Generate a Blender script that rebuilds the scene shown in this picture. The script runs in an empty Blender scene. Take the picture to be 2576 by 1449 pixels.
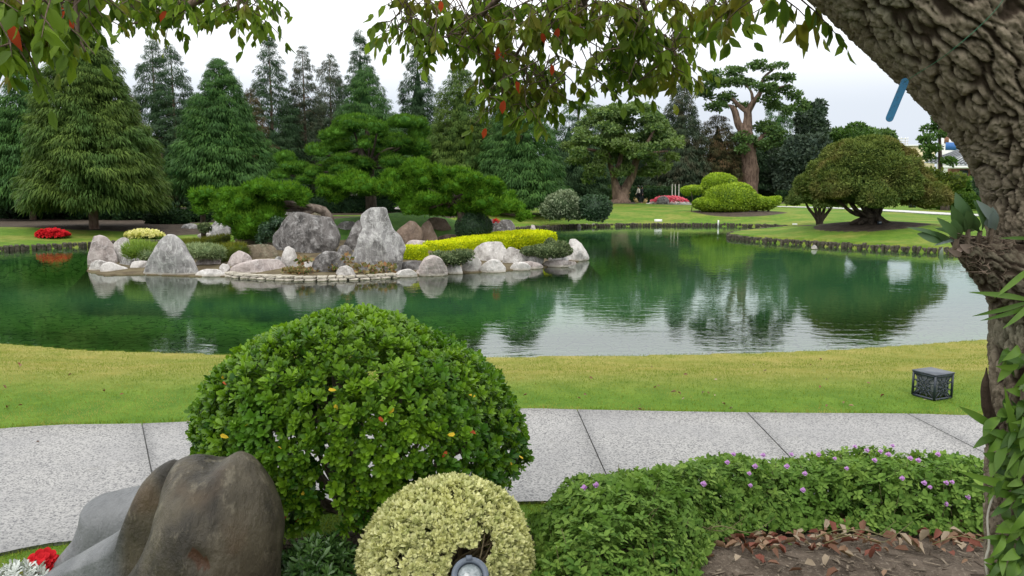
import bpy, bmesh, math, random
import numpy as np
from mathutils import Vector, Matrix

random.seed(7)
RS = np.random.RandomState(7)
scene = bpy.context.scene
col = scene.collection

# ---------------------------------------------------------------- camera
CAM_H = 2.3
PITCH = math.atan(249.5 / 2000.0)
cam_data = bpy.data.cameras.new("camera")
cam_data.sensor_width = 36.0
cam_data.lens = 27.95
cam_data.clip_start = 0.05
cam_data.clip_end = 2000.0
cam = bpy.data.objects.new("camera", cam_data)
col.objects.link(cam)
cam.location = (0, 0, CAM_H)
cam.rotation_euler = (math.radians(90) - PITCH, 0, 0)
scene.camera = cam

# ---------------------------------------------------------------- world + sun
SUN_EL, SUN_AZ = 58.0, 205.0       # azimuth from +Y clockwise: behind the camera, a little left
world = bpy.data.worlds.new("World")
scene.world = world
world.use_nodes = True
wn, wl = world.node_tree.nodes, world.node_tree.links
wn.clear()
w_out = wn.new("ShaderNodeOutputWorld")
w_bg = wn.new("ShaderNodeBackground")
w_sky = wn.new("ShaderNodeTexSky")
w_sky.sky_type = 'NISHITA'
w_sky.sun_disc = False
w_sky.sun_elevation = math.radians(SUN_EL)
w_sky.sun_rotation = math.radians(SUN_AZ)
w_sky.air_density = 1.5
w_sky.dust_density = 4.0
w_tc = wn.new("ShaderNodeTexCoord")
w_sep = wn.new("ShaderNodeSeparateXYZ")
wl.new(w_tc.outputs['Generated'], w_sep.inputs[0])
# overcast layer: a little darker and bluer towards the horizon, brighter overhead
w_ramp = wn.new("ShaderNodeValToRGB")
cr = w_ramp.color_ramp
cr.interpolation = 'EASE'
cr.elements[0].position = 0.0
cr.elements[0].color = (0.36, 0.40, 0.455, 1)
cr.elements[1].position = 1.0
cr.elements[1].color = (1.0, 1.0, 0.99, 1)
for pos, c in ((0.09, (0.375, 0.405, 0.45)), (0.17, (0.55, 0.565, 0.58)), (0.26, (0.84, 0.85, 0.86)), (0.45, (0.93, 0.94, 0.94))):
    e = cr.elements.new(pos)
    e.color = (*c, 1)
wl.new(w_sep.outputs['Z'], w_ramp.inputs[0])
w_noise = wn.new("ShaderNodeTexNoise")
w_map = wn.new("ShaderNodeMapping")
w_map.inputs['Scale'].default_value = (1, 1, 3.0)
w_noise.inputs['Scale'].default_value = 1.7
w_noise.inputs['Detail'].default_value = 4
w_noise.inputs['Roughness'].default_value = 0.45
wl.new(w_tc.outputs['Generated'], w_map.inputs[0])
wl.new(w_map.outputs[0], w_noise.inputs['Vector'])
w_mr = wn.new("ShaderNodeMapRange")
w_mr.inputs['From Min'].default_value = 0.3
w_mr.inputs['From Max'].default_value = 0.7
w_mr.inputs['To Min'].default_value = 20.5
w_mr.inputs['To Max'].default_value = 23.0
wl.new(w_noise.outputs['Fac'], w_mr.inputs['Value'])
w_mul = wn.new("ShaderNodeVectorMath")
w_mul.operation = 'SCALE'
wl.new(w_ramp.outputs['Color'], w_mul.inputs[0])
wl.new(w_mr.outputs[0], w_mul.inputs['Scale'])
w_mix = wn.new("ShaderNodeMix")
w_mix.data_type = 'RGBA'
w_mix.inputs['Factor'].default_value = 0.93       # cloud cover
wl.new(w_sky.outputs[0], w_mix.inputs['A'])
wl.new(w_mul.outputs[0], w_mix.inputs['B'])
wl.new(w_mix.outputs['Result'], w_bg.inputs['Color'])
w_bg.inputs['Strength'].default_value = 0.1
wl.new(w_bg.outputs[0], w_out.inputs[0])

sun_data = bpy.data.lights.new("sun", 'SUN')
sun_data.energy = 1.3
sun_data.angle = math.radians(25)
sun_data.color = (1.0, 0.96, 0.90)
sun = bpy.data.objects.new("sun", sun_data)
col.objects.link(sun)
a_, e_ = math.radians(SUN_AZ), math.radians(SUN_EL)
sdir = Vector((math.sin(a_) * math.cos(e_), math.cos(a_) * math.cos(e_), math.sin(e_)))
sun.rotation_euler = sdir.to_track_quat('Z', 'Y').to_euler()

scene.view_settings.view_transform = 'Standard'
scene.view_settings.look = 'None'
scene.view_settings.gamma = 1.0
scene.view_settings.use_curve_mapping = False
scene.view_settings.exposure = 0.0
scene.render.engine = 'CYCLES'
scene.cycles.use_denoising = True
scene.cycles.max_bounces = 6
scene.cycles.diffuse_bounces = 3
scene.cycles.glossy_bounces = 3
scene.cycles.transmission_bounces = 4
scene.cycles.transparent_max_bounces = 8
scene.cycles.caustics_reflective = False
scene.cycles.caustics_refractive = False

# ---------------------------------------------------------------- measuring helpers
# photo pixels are measured on a 2576 x 1449 view of the photograph
_c, _s = math.cos(PITCH), math.sin(PITCH)


def ray(x, y):
    u, w = (x - 1288.0) / 2000.0, (724.5 - y) / 2000.0
    return np.array([u, _c + w * _s, -_s + w * _c])


def P(x, y, Y):
    """world point seen at x, y that stands Y metres away"""
    v = ray(x, y)
    return np.array([0, 0, CAM_H]) + v * (Y / v[1])


def G(x, y, z=0.0):
    """world point seen at x, y on the level z"""
    v = ray(x, y)
    return np.array([0, 0, CAM_H]) + v * ((z - CAM_H) / v[2])


def nrm(a):
    return a / np.maximum(np.linalg.norm(a, axis=-1, keepdims=True), 1e-9)


def sm(t):
    t = np.clip(t, 0, 1)
    return t * t * (3 - 2 * t)


def perlin(p, seed=0):
    """gradient noise, about -1..1"""
    i = np.floor(p).astype(np.int64); f = p - i
    w = f * f * f * (f * (f * 6 - 15) + 10)
    out = np.zeros(len(p))
    for a in (0, 1):
        for b in (0, 1):
            for c in (0, 1):
                h = (i[:, 0] + a) * 374761393 + (i[:, 1] + b) * 668265263 + (i[:, 2] + c) * 2147483647 % 1000003 + (i[:, 2] + c) * 97531 + seed * 1013
                h = (h ^ (h >> 13)) * 1274126177 & 0xFFFFFFFF
                h = (h ^ (h >> 16)) & 0xFFFFFFFF
                t1 = (h & 0xFFFF) / 65536.0 * 2 * math.pi; cz = ((h >> 16) & 0xFFFF) / 65536.0 * 2 - 1
                s = np.sqrt(np.maximum(0, 1 - cz * cz))
                g = (f[:, 0] - a) * s * np.cos(t1) + (f[:, 1] - b) * s * np.sin(t1) + (f[:, 2] - c) * cz
                ww = (w[:, 0] if a else 1 - w[:, 0]) * (w[:, 1] if b else 1 - w[:, 1]) * (w[:, 2] if c else 1 - w[:, 2])
                out += ww * g
    return out * 1.6


class SinNoise:
    def __init__(self, seed, freq, n=10, octaves=3):
        r = np.random.RandomState(seed)
        self.o = []
        a = 1.0
        for k in range(octaves):
            w = nrm(r.normal(size=(n, 3))) * freq * (2.03 ** k) * r.uniform(.7, 1.3, (n, 1))
            self.o.append((w, r.uniform(0, 6.28, n), a))
            a *= .5

    def __call__(self, p):
        out = 0
        for w, ph, a in self.o:
            out = out + a * np.sin(p @ w.T + ph).sum(1) / math.sqrt(len(ph))
        return out


# ---------------------------------------------------------------- object helpers
def tag(o, label=None, cat=None, group=None, kind=None):
    if label: o['label'] = label
    if cat: o['category'] = cat
    if group: o['group'] = group
    if kind: o['kind'] = kind
    return o


def thing(name, label, cat, loc=(0, 0, 0), group=None, rz=0):
    o = bpy.data.objects.new(name, None)
    o.empty_display_size = .2
    col.objects.link(o)
    o.location = [float(v) for v in loc]
    o.rotation_euler = (0, 0, rz)
    return tag(o, label, cat, group)


def link(name, me, parent=None, world=True):
    """link mesh data; vertices are in world space when the parent is an unrotated Empty"""
    o = bpy.data.objects.new(name, me)
    col.objects.link(o)
    if parent is not None:
        o.parent = parent
        if world:
            o.location = [-v for v in world_loc(parent)]
    return o


def world_loc(o):
    v = Vector(o.location)
    while o.parent:
        o = o.parent
        v += Vector(o.location)
    return v


class Acc:
    def __init__(self):
        self.v, self.f, self.t, self.m, self.n = [], [], [], [], 0

    def add(self, v, f, tint=0.5, mi=0):
        v = np.asarray(v, float).reshape(-1, 3)
        f = np.asarray(f, int)
        if len(f) == 0: return self
        self.v.append(v)
        self.f.append(f + self.n)
        self.t.append(np.broadcast_to(np.asarray(tint, float), (len(v),)))
        self.m.append(np.full(len(f), mi))
        self.n += len(v)
        return self

    def mesh(self, name, mats, smooth=False):
        me = bpy.data.meshes.new(name)
        V = np.concatenate(self.v)
        me.vertices.add(len(V))
        me.vertices.foreach_set('co', V.astype(np.float32).ravel())
        li = np.concatenate([f.ravel() for f in self.f])
        tot = np.concatenate([np.full(len(f), f.shape[1]) for f in self.f])
        st = np.concatenate([[0], np.cumsum(tot)[:-1]])
        me.loops.add(len(li))
        me.loops.foreach_set('vertex_index', li.astype(np.int32))
        me.polygons.add(len(tot))
        me.polygons.foreach_set('loop_start', st.astype(np.int32))
        me.polygons.foreach_set('loop_total', tot.astype(np.int32))
        me.polygons.foreach_set('material_index', np.concatenate(self.m).astype(np.int32))
        if smooth is not False:
            me.polygons.foreach_set('use_smooth', np.full(len(tot), True))
        at = me.attributes.new('tint', 'FLOAT', 'POINT')
        at.data.foreach_set('value', np.concatenate(self.t).astype(np.float32))
        for m in (mats if isinstance(mats, (list, tuple)) else [mats]):
            me.materials.append(m)
        me.update(calc_edges=True)
        return me

    def build(self, name, mats, parent=None, smooth=False):
        return link(name, self.mesh(name, mats, smooth), parent)


def box_vf(c, h, R=None):
    s = np.array([[-1, -1, -1], [1, -1, -1], [1, 1, -1], [-1, 1, -1], [-1, -1, 1], [1, -1, 1], [1, 1, 1], [-1, 1, 1]], float) * h
    if R is not None: s = s @ np.asarray(R).T
    return s + np.asarray(c), np.array([[0, 3, 2, 1], [4, 5, 6, 7], [0, 1, 5, 4], [1, 2, 6, 5], [2, 3, 7, 6], [3, 0, 4, 7]])


def rotz(a):
    c, s = math.cos(a), math.sin(a)
    return np.array([[c, -s, 0], [s, c, 0], [0, 0, 1]])


def catmull(pts, n):
    p = np.asarray(pts, float)
    p = np.vstack([2 * p[0] - p[1], p, 2 * p[-1] - p[-2]])
    m = len(p) - 3
    ts = np.linspace(0, m - 1e-6, n)
    i = ts.astype(int)
    t = (ts - i)[:, None]
    a, b, c, d = p[i], p[i + 1], p[i + 2], p[i + 3]
    return .5 * (2 * b + (c - a) * t + (2 * a - 5 * b + 4 * c - d) * t ** 2 + (3 * b - a - 3 * c + d) * t ** 3)


def tube_vf(pts, rad, n=14, segs=8, disp=None, smoothpath=True):
    """pts (k,3), rad (k,): a tapering tube; disp(P, normal, u, v) gives an outward offset"""
    pr = np.hstack([np.asarray(pts, float), np.asarray(rad, float)[:, None]])
    q = catmull(pr, n) if smoothpath else pr
    n = len(q)
    C, r = q[:, :3], np.maximum(q[:, 3], 1e-4)
    T = nrm(np.gradient(C, axis=0))
    up = np.array([0.0, 1.0, 0.0]) if abs(T[0][1]) < .9 else np.array([1.0, 0, 0])
    N = np.zeros_like(T)
    N[0] = nrm(np.cross(T[0], up))
    for i in range(1, n):
        v = N[i - 1] - T[i] * np.dot(N[i - 1], T[i])
        N[i] = nrm(v)
    B = np.cross(T, N)
    a = np.linspace(0, 2 * math.pi, segs, endpoint=False)
    nn = N[:, None] * np.cos(a)[None, :, None] + B[:, None] * np.sin(a)[None, :, None]
    V = C[:, None] + nn * r[:, None, None]
    if disp is not None:
        L = np.concatenate([[0], np.cumsum(np.linalg.norm(np.diff(C, axis=0), axis=1))])
        uu = np.broadcast_to(a[None, :], (n, segs)).ravel()
        vv = np.broadcast_to(L[:, None], (n, segs)).ravel()
        d = disp(V.reshape(-1, 3), nn.reshape(-1, 3), uu, vv, np.repeat(r, segs))
        V = V + nn * d.reshape(n, segs)[..., None]
    V = V.reshape(-1, 3)
    i = np.arange(n - 1)[:, None] * segs
    j = np.arange(segs)[None]
    j2 = (j + 1) % segs
    F = np.stack([i + j, i + j2, i + segs + j2, i + segs + j], -1).reshape(-1, 4)
    return V, F


def place(tmpl, pos, d, nrml, sc):
    """put a triangle template (V,3),(T,3) [x side, y length, z normal] at many frames"""
    V, F = tmpl[0], tmpl[1]
    d = nrm(d)
    side = nrm(np.cross(d, nrml))
    up = np.cross(side, d)
    sc = np.broadcast_to(np.asarray(sc, float), (len(pos),))
    W = pos[:, None] + sc[:, None, None] * (V[None, :, 0:1] * side[:, None] + V[None, :, 1:2] * d[:, None] + V[None, :, 2:3] * up[:, None])
    k = len(V)
    FF = (np.arange(len(pos))[:, None, None] * k + F[None]).reshape(-1, F.shape[1])
    return W.reshape(-1, 3), FF, k


def addleaves(acc, tmpl, pos, d, nrml, sc, tint, mi=0):
    if len(pos) == 0: return
    v, f, k = place(tmpl, pos, d, nrml, sc)
    t = np.repeat(np.asarray(tint, float), k)
    if len(tmpl) > 2:
        t = t + np.tile(tmpl[2], len(pos))
    acc.add(v, f, t, mi)


def leaf_tmpl(w=.4, fold=.08, droop=.15, ob=.5, tri=False):
    """leaf of length 1; ob = where it is widest"""
    if tri:
        return np.array([[-w / 2, 0, 0], [w / 2, 0, 0], [0, 1, -droop]]), np.array([[0, 1, 2]])
    b, c = ob * .55, min(.92, ob + .22)
    V = np.array([[0, 0, 0], [-w * .38, b, fold * .8 - droop * b * b], [0, b, -droop * b * b], [w * .38, b, fold * .8 - droop * b * b],
                  [-w * .5, c, fold - droop * c * c], [0, c, -droop * c * c], [w * .5, c, fold - droop * c * c], [0, 1, -droop]])
    F = np.array([[0, 2, 1], [0, 3, 2], [1, 2, 5], [1, 5, 4], [2, 3, 6], [2, 6, 5], [4, 5, 7], [5, 6, 7]])
    return V, F


def diamond(w=.5, droop=.1, ob=.5):
    return np.array([[0, 0, 0], [-w / 2, ob, 0.02], [0, 1, -droop], [w / 2, ob, 0.02]]), np.array([[0, 2, 1], [0, 3, 2]])


def rosette(leaf, n, ang, seed, spread=.25, twist=.3, inner=True):
    """leaves fanned round +Y axis, axis length about 1"""
    r = np.random.RandomState(seed)
    Vs, Fs, Ts, k = [], [], [], 0
    V, F = leaf[0], leaf[1]
    for i in range(n):
        az = 2 * math.pi * (i * .382) + r.uniform(-.3, .3)
        an = ang * (0.35 + .65 * (i / max(1, n - 1)) if inner else 1) + r.uniform(-.12, .12)
        d = np.array([math.cos(az) * math.sin(an), math.cos(an), math.sin(az) * math.sin(an)])
        u = np.array([-math.cos(az) * math.cos(an), math.sin(an), -math.sin(az) * math.cos(an)])
        s = np.cross(d, u)
        sc = r.uniform(.75, 1.1)
        off = np.array([0, -spread * i / n, 0])
        Vs.append((V[:, 0:1] * s + V[:, 1:2] * d + V[:, 2:3] * u) * sc + off)
        Fs.append(F + k)
        Ts.append(np.full(len(V), r.uniform(-.12, .12) + .12 * (1 - i / n)))
        k += len(V)
    return np.concatenate(Vs), np.concatenate(Fs), np.concatenate(Ts)


def frame_matrix(pos, d, n, sc):
    d = nrm(np.asarray(d, float)); s = nrm(np.cross(d, n)); u = np.cross(s, d)
    M = Matrix.Identity(4)
    for i in range(3):
        M[i][0], M[i][1], M[i][2], M[i][3] = s[i] * sc, d[i] * sc, u[i] * sc, pos[i]
    return M


def sprout(parent, partname, stuffname, tmpls, mat, pos, d, n, sc, tint, score, limit=290):
    """the pieces with the best score become parts of their own, the rest one stuff part"""
    order = np.argsort(-score)
    own = order[:limit]
    rest = order[limit:]
    base = world_loc(parent)
    meshes = []
    for k, t in enumerate(tmpls):
        row = []
        for q in (.3, .5, .7):
            a = Acc()
            tt = t[2] if len(t) > 2 else 0
            a.add(t[0], t[1], q + tt)
            row.append(a.mesh(partname, mat, True))
        meshes.append(row)
    for i in own:
        me = meshes[int(i) % len(tmpls)][int(np.clip((tint[i] - .2) / .2, 0, 2))]
        o = bpy.data.objects.new(partname, me)
        col.objects.link(o)
        o.parent = parent
        o.matrix_local = Matrix.Translation(-base) @ frame_matrix(pos[i], d[i], n[i], sc[i])
    if len(rest):
        a = Acc()
        for k, t in enumerate(tmpls):
            s = rest[(rest % len(tmpls)) == k]
            addleaves(a, t, pos[s], d[s], n[s], sc[s], tint[s])
        o = a.build(stuffname, mat, parent, True)
        o['kind'] = 'stuff'


# ---------------------------------------------------------------- materials
def newmat(name):
    m = bpy.data.materials.new(name)
    m.use_nodes = True
    nt = m.node_tree
    nt.nodes.clear()
    out = nt.nodes.new("ShaderNodeOutputMaterial")
    return m, nt, out


def nd(nt, t, **kw):
    n = nt.nodes.new("ShaderNode" + t)
    for k, v in kw.items():
        if k in n.inputs: n.inputs[k].default_value = v
        else: setattr(n, k, v)
    return n


def mixc(nt, fac, a, b, blend='MIX'):
    m = nt.nodes.new("ShaderNodeMix")
    m.data_type = 'RGBA'
    m.blend_type = blend
    for sock, val in (('Factor', fac), ('A', a), ('B', b)):
        s = m.inputs[sock] if sock == 'Factor' else [i for i in m.inputs if i.name == sock and i.type == 'RGBA'][0]
        if hasattr(val, 'links') or hasattr(val, 'is_linked'): nt.links.new(val, s)
        elif sock == 'Factor': s.default_value = val
        else: s.default_value = (*val, 1)
    return [o for o in m.outputs if o.type == 'RGBA'][0]


def noise(nt, scale, detail=3, rough=.5, coord='Object', vec=None, mapscale=None, dist=0.0):
    n = nd(nt, 'TexNoise', Scale=scale, Detail=detail, Roughness=rough, Distortion=dist)
    if vec is None:
        tc = nd(nt, 'TexCoord')
        vec = tc.outputs[coord] if coord != 'Position' else nd(nt, 'NewGeometry').outputs['Position']
    if mapscale:
        mp = nd(nt, 'Mapping')
        mp.inputs['Scale'].default_value = mapscale
        nt.links.new(vec, mp.inputs[0]); vec = mp.outputs[0]
    nt.links.new(vec, n.inputs['Vector'])
    return n.outputs['Fac']


def ramp(nt, val, lo, hi, a=0.0, b=1.0, smooth=True):
    m = nd(nt, 'MapRange')
    m.interpolation_type = 'SMOOTHSTEP' if smooth else 'LINEAR'
    m.inputs['From Min'].default_value = lo; m.inputs['From Max'].default_value = hi
    m.inputs['To Min'].default_value = a; m.inputs['To Max'].default_value = b
    nt.links.new(val, m.inputs['Value'])
    return m.outputs[0]


def bump(nt, h, strength=.5, dist=.02, normal=None):
    b = nd(nt, 'Bump')
    b.inputs['Strength'].default_value = strength
    b.inputs['Distance'].default_value = dist
    nt.links.new(h, b.inputs['Height'])
    if normal is not None: nt.links.new(normal, b.inputs['Normal'])
    return b.outputs[0]


def principled(nt, out, color, rough=.7, spec=.3, normal=None, metal=0):
    p = nd(nt, 'BsdfPrincipled')
    if hasattr(color, 'is_linked'): nt.links.new(color, p.inputs['Base Color'])
    else: p.inputs['Base Color'].default_value = (*color, 1)
    if hasattr(rough, 'is_linked'): nt.links.new(rough, p.inputs['Roughness'])
    else: p.inputs['Roughness'].default_value = rough
    p.inputs['Specular IOR Level'].default_value = spec
    p.inputs['Metallic'].default_value = metal
    if normal is not None: nt.links.new(normal, p.inputs['Normal'])
    nt.links.new(p.outputs[0], out.inputs[0])
    return p


def leafmat(name, c0, c1, c2=None, trans=.3, rough=.6, spec=.08, patch=0.8, bright=None):
    """c0 -> c1 by the piece's own tint, c2 in patches over the plant"""
    m, nt, out = newmat(name)
    at = nd(nt, 'Attribute', attribute_name='tint')
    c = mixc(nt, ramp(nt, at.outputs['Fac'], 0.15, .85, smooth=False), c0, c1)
    if c2 is not None:
        n = noise(nt, patch, 3, .6, 'Position')
        c = mixc(nt, ramp(nt, n, .45, .68), c, c2)
    p = nd(nt, 'BsdfPrincipled')
    nt.links.new(c, p.inputs['Base Color'])
    p.inputs['Roughness'].default_value = rough
    p.inputs['Specular IOR Level'].default_value = spec
    if trans > 0:
        t = nd(nt, 'BsdfTranslucent')
        g = mixc(nt, .6, c, (1.25, 1.3, .55), 'MULTIPLY')
        nt.links.new(g, t.inputs['Color'])
        mx = nd(nt, 'MixShader')
        mx.inputs[0].default_value = trans
        nt.links.new(p.outputs[0], mx.inputs[1]); nt.links.new(t.outputs[0], mx.inputs[2])
        nt.links.new(mx.outputs[0], out.inputs[0])
    else:
        nt.links.new(p.outputs[0], out.inputs[0])
    return m


def plainmat(name, c, rough=.6, spec=.3, metal=0, var=.15, scale=8, bs=0.0):
    m, nt, out = newmat(name)
    n = noise(nt, scale, 4, .6, 'Position')
    cc = mixc(nt, ramp(nt, n, .3, .7), tuple(v * (1 - var) for v in c), tuple(min(1, v * (1 + var)) for v in c))
    nrmo = bump(nt, n, bs, .01) if bs else None
    principled(nt, out, cc, rough, spec, nrmo, metal)
    return m


def rockmat(name, base, light, dark, sc=3.0, vein=0.0, band=True):
    m, nt, out = newmat(name)
    g = nd(nt, 'NewGeometry')
    pos = g.outputs['Position']
    n1 = noise(nt, sc, 6, .62, vec=pos)
    n2 = noise(nt, sc * 2.3, 7, .68, vec=pos, dist=.4)
    n3 = noise(nt, sc * 12, 4, .6, vec=pos)
    c = mixc(nt, ramp(nt, n1, .34, .56), dark, base)
    c = mixc(nt, ramp(nt, n2, .46, .72, 0, .75), c, light)
    c = mixc(nt, ramp(nt, n3, .52, .75, 0, .3), c, dark)
    if vein:
        w = nd(nt, 'TexWave', Scale=2.2, Distortion=9.0, Detail=4)
        w.inputs['Detail Scale'].default_value = 1.6
        nt.links.new(pos, w.inputs['Vector'])
        c = mixc(nt, ramp(nt, w.outputs['Fac'], .93, 1.0, 0, vein), c, light)
    if band:   # mineral band left by the water
        sp = nd(nt, 'SeparateXYZ')
        nt.links.new(pos, sp.inputs[0])
        bnd = ramp(nt, sp.outputs['Z'], .05, .085, .75, 0)
        c = mixc(nt, bnd, c, (.46, .42, .36))
        alg = ramp(nt, sp.outputs['Z'], .005, .03, .8, 0)
        c = mixc(nt, alg, c, (.16, .15, .09))
    h = nd(nt, 'Math', operation='ADD')
    nt.links.new(n2, h.inputs[0]); nt.links.new(n1, h.inputs[1])
    nb = bump(nt, h.outputs[0], .9, .12 / sc * 1.3)
    nb = bump(nt, n3, .35, .02, nb)
    principled(nt, out, c, .85, .2, nb)
    return m


def barkmat(name, c0, c1, sc=6.0, stretch=(1, 1, .25)):
    m, nt, out = newmat(name)
    pos = nd(nt, 'NewGeometry').outputs['Position']
    n1 = noise(nt, sc, 5, .65, vec=pos, mapscale=stretch)
    n2 = noise(nt, sc * .3, 3, .5, vec=pos)
    c = mixc(nt, ramp(nt, n1, .35, .65), c0, c1)
    c = mixc(nt, ramp(nt, n2, .5, .7, 0, .4), c, tuple(min(1, v * 1.5) for v in c1))
    principled(nt, out, c, .9, .15, bump(nt, n1, .8, .3 / sc))
    return m
# ================================================================ terrain, water, path, island
POND = [(-300, 850), (0, 868), (200, 885), (500, 895), (700, 898), (950, 901), (1240, 903), (1600, 899), (1900, 893), (2100, 885), (2300, 872),
        (2480, 858), (2700, 835), (3000, 790), (3000, 700), (2700, 655), (2500, 642), (2360, 636), (2200, 628), (2050, 618), (1950, 611),
        (1880, 605), (1838, 600), (1832, 597), (1845, 592), (1870, 587), (1930, 581), (1985, 575), (1900, 571), (1800, 569), (1600, 569),
        (1450, 572), (1330, 577), (1200, 585), (1000, 592), (800, 600), (500, 610), (220, 621), (0, 631), (-300, 645), (-600, 700), (-700, 780)]
POND = np.array([G(x, y)[:2] for x, y in POND])
ISLE = [(216, 684), (260, 694), (360, 692), (500, 697), (575, 697), (660, 703), (800, 706), (900, 704), (1000, 698), (1100, 692), (1230, 685), (1360, 676),
        (1440, 662), (1474, 655), (1470, 645), (1420, 628), (1390, 614), (1370, 605), (1250, 602), (1000, 605), (800, 611), (550, 622), (400, 635), (300, 650), (225, 668)]
ISLE = np.array([G(x, y)[:2] for x, y in ISLE])


def sdf(px, py, poly):
    """signed distance, positive inside"""
    px = np.asarray(px, float); py = np.asarray(py, float)
    d = np.full(px.shape, 1e9)
    ins = np.zeros(px.shape, bool)
    n = len(poly)
    for i in range(n):
        ax, ay = poly[i]; bx, by = poly[(i + 1) % n]
        ex, ey = bx - ax, by - ay
        t = np.clip(((px - ax) * ex + (py - ay) * ey) / (ex * ex + ey * ey + 1e-12), 0, 1)
        d = np.minimum(d, (px - ax - t * ex) ** 2 + (py - ay - t * ey) ** 2)
        c = ((ay > py) != (by > py)) & (px < (bx - ax) * (py - ay) / (by - ay + 1e-12) + ax)
        ins ^= c
    d = np.sqrt(d)
    return np.where(ins, d, -d)


DOME = P(2195, 557, 35.0)
TOPI = P(1835, 530, 55.0)
CAMPH = P(1560, 517, 70.0)
gn = SinNoise(3, .5, 8, 3)
gn2 = SinNoise(5, .09, 8, 2)


PBE = np.array([(-5.6, 1.7), (-4.0, 3.1)] + [tuple(G(a, b, .36)[:2]) for a, b in ((0, 1398), (180, 1367), (500, 1325), (900, 1285), (1290, 1268), (1700, 1266), (2100, 1272), (2400, 1280))] + [(4.8, 4.5), (7.5, 4.0)])


def ground(x, y):
    x = np.asarray(x, float); y = np.asarray(y, float)
    s = -sdf(x, y, POND)
    p = np.stack([x, y, 0 * x], -1)
    near = .035 + .31 * sm(s / 3.2)
    near = near + .25 * sm((np.interp(x, PBE[:, 0], PBE[:, 1]) - .06 - y) / 1.25)
    far = .19 + .42 * sm(s / 6.0) + .011 * np.maximum(0, y - 50) + .05 * gn2(p)
    far = far + .28 * np.exp(-((x - DOME[0]) ** 2 + (y - DOME[1]) ** 2) / 9.0)
    far = far + .12 * np.exp(-((x - TOPI[0]) ** 2 + (y - TOPI[1]) ** 2) / 14.0)
    far = far + .35 * np.exp(-((x - CAMPH[0]) ** 2 + (y - CAMPH[1]) ** 2) / 10.0)
    w = sm((y - 14.5) / 6.0)
    land = near * (1 - w) + far * w + .012 * gn(p) * sm(s / .8)
    lip = np.where(w > .5, -.12, -.02)
    bed = lip - .75 * sm(-s / 2.2) - .15 * sm(-s / 8.0)
    return np.where(s > 0, land, bed)


def gz(x, y): return float(ground(np.array([x]), np.array([y]))[0])


def GP(x, Y):
    """ground point below/at image column x, Y metres away"""
    p = P(x, 500, Y)
    return np.array([p[0], Y, gz(p[0], Y)])


# --- ground sheet
ys = [-9.0]
while ys[-1] < 13: ys.append(ys[-1] + (.25 if ys[-1] < 2.5 else .085))
while ys[-1] < 60: ys.append(ys[-1] * 1.0085)
while ys[-1] < 900: ys.append(ys[-1] * 1.05)
ys = np.array(ys)
NX = 380
us = np.linspace(-1, 1, NX)
us = us * (.55 + .45 * us ** 2)
hw = np.maximum(12.0, 12 + 1.15 * (ys - 8))
X = us[None] * hw[:, None]
Y = np.broadcast_to(ys[:, None], X.shape)
Z = ground(X.ravel(), Y.ravel()).reshape(X.shape)
far_fade = np.clip((Y - 130) / 100, 0, 1)
Z = Z * (1 - far_fade) + 1.4 * far_fade
gv = np.stack([X, Y, Z], -1).reshape(-1, 3)
i = np.arange(len(ys) - 1)[:, None] * NX
j = np.arange(NX - 1)[None]
gf = np.stack([i + j, i + j + 1, i + NX + j + 1, i + NX + j], -1).reshape(-1, 4)


def ring(cx, cy, r0, r1, x, y): return 1 - sm((np.hypot((x - cx), (y - cy)) - r0) / (r1 - r0))


# soil mask: bare beds under the trees
gx, gy = gv[:, 0], gv[:, 1]
wob = gn(gv * np.array([1, 1, 0]) * 1.6) * .25
soil = ring(DOME[0], DOME[1] + .2, 2.25, 2.5, gx, gy)
soil = np.maximum(soil, ring(TOPI[0] + .6, TOPI[1], 2.6, 4.0, gx, gy) * .85)
c_ = GP(2065, 45.0)
soil = np.maximum(soil, ring(c_[0], c_[1], 1.25, 1.4, gx, gy))
belt = sm((gy + wob * 2 - 35.2) / .9) * sm((-3.0 - gx + wob) / 1.2) * (1 - sm((gy + wob - 50) / 3)) * (1 - .9 * np.exp(-((gx + 13.2) ** 2 + (gy - 41) ** 2) / 14))
soil = np.maximum(soil, belt)
soil = np.maximum(soil, ring(CAMPH[0], CAMPH[1], 1.2, 2.0, gx, gy))
woods = sm((gy - 78 + wob * 3) / 3) * sm((34 - gx) / 6)
soil = np.maximum(soil, woods * .9)
soil = np.maximum(soil, sm((gy + wob - 52) / 2) * sm((-3 - gx) / 3) * (1 - sm((gy - 66) / 4)) * .75)

m_ground, nt, out = newmat("lawn_and_soil")
pos = nd(nt, 'NewGeometry').outputs['Position']
sp = nd(nt, 'SeparateXYZ'); nt.links.new(pos, sp.inputs[0])
at = nd(nt, 'Attribute', attribute_name='tint')
n_big = noise(nt, .45, 4, .6, vec=pos)
n_mid = noise(nt, 3.0, 5, .65, vec=pos)
n_fine = noise(nt, 38.0, 4, .7, vec=pos)
n_str = noise(nt, 1.1, 4, .65, vec=pos, mapscale=(.6, 1.3, 1))
green = mixc(nt, ramp(nt, n_mid, .3, .7), (.070, .150, .014), (.120, .210, .022))
dry = mixc(nt, ramp(nt, n_mid, .3, .7), (.22, .22, .040), (.33, .28, .085))
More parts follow.
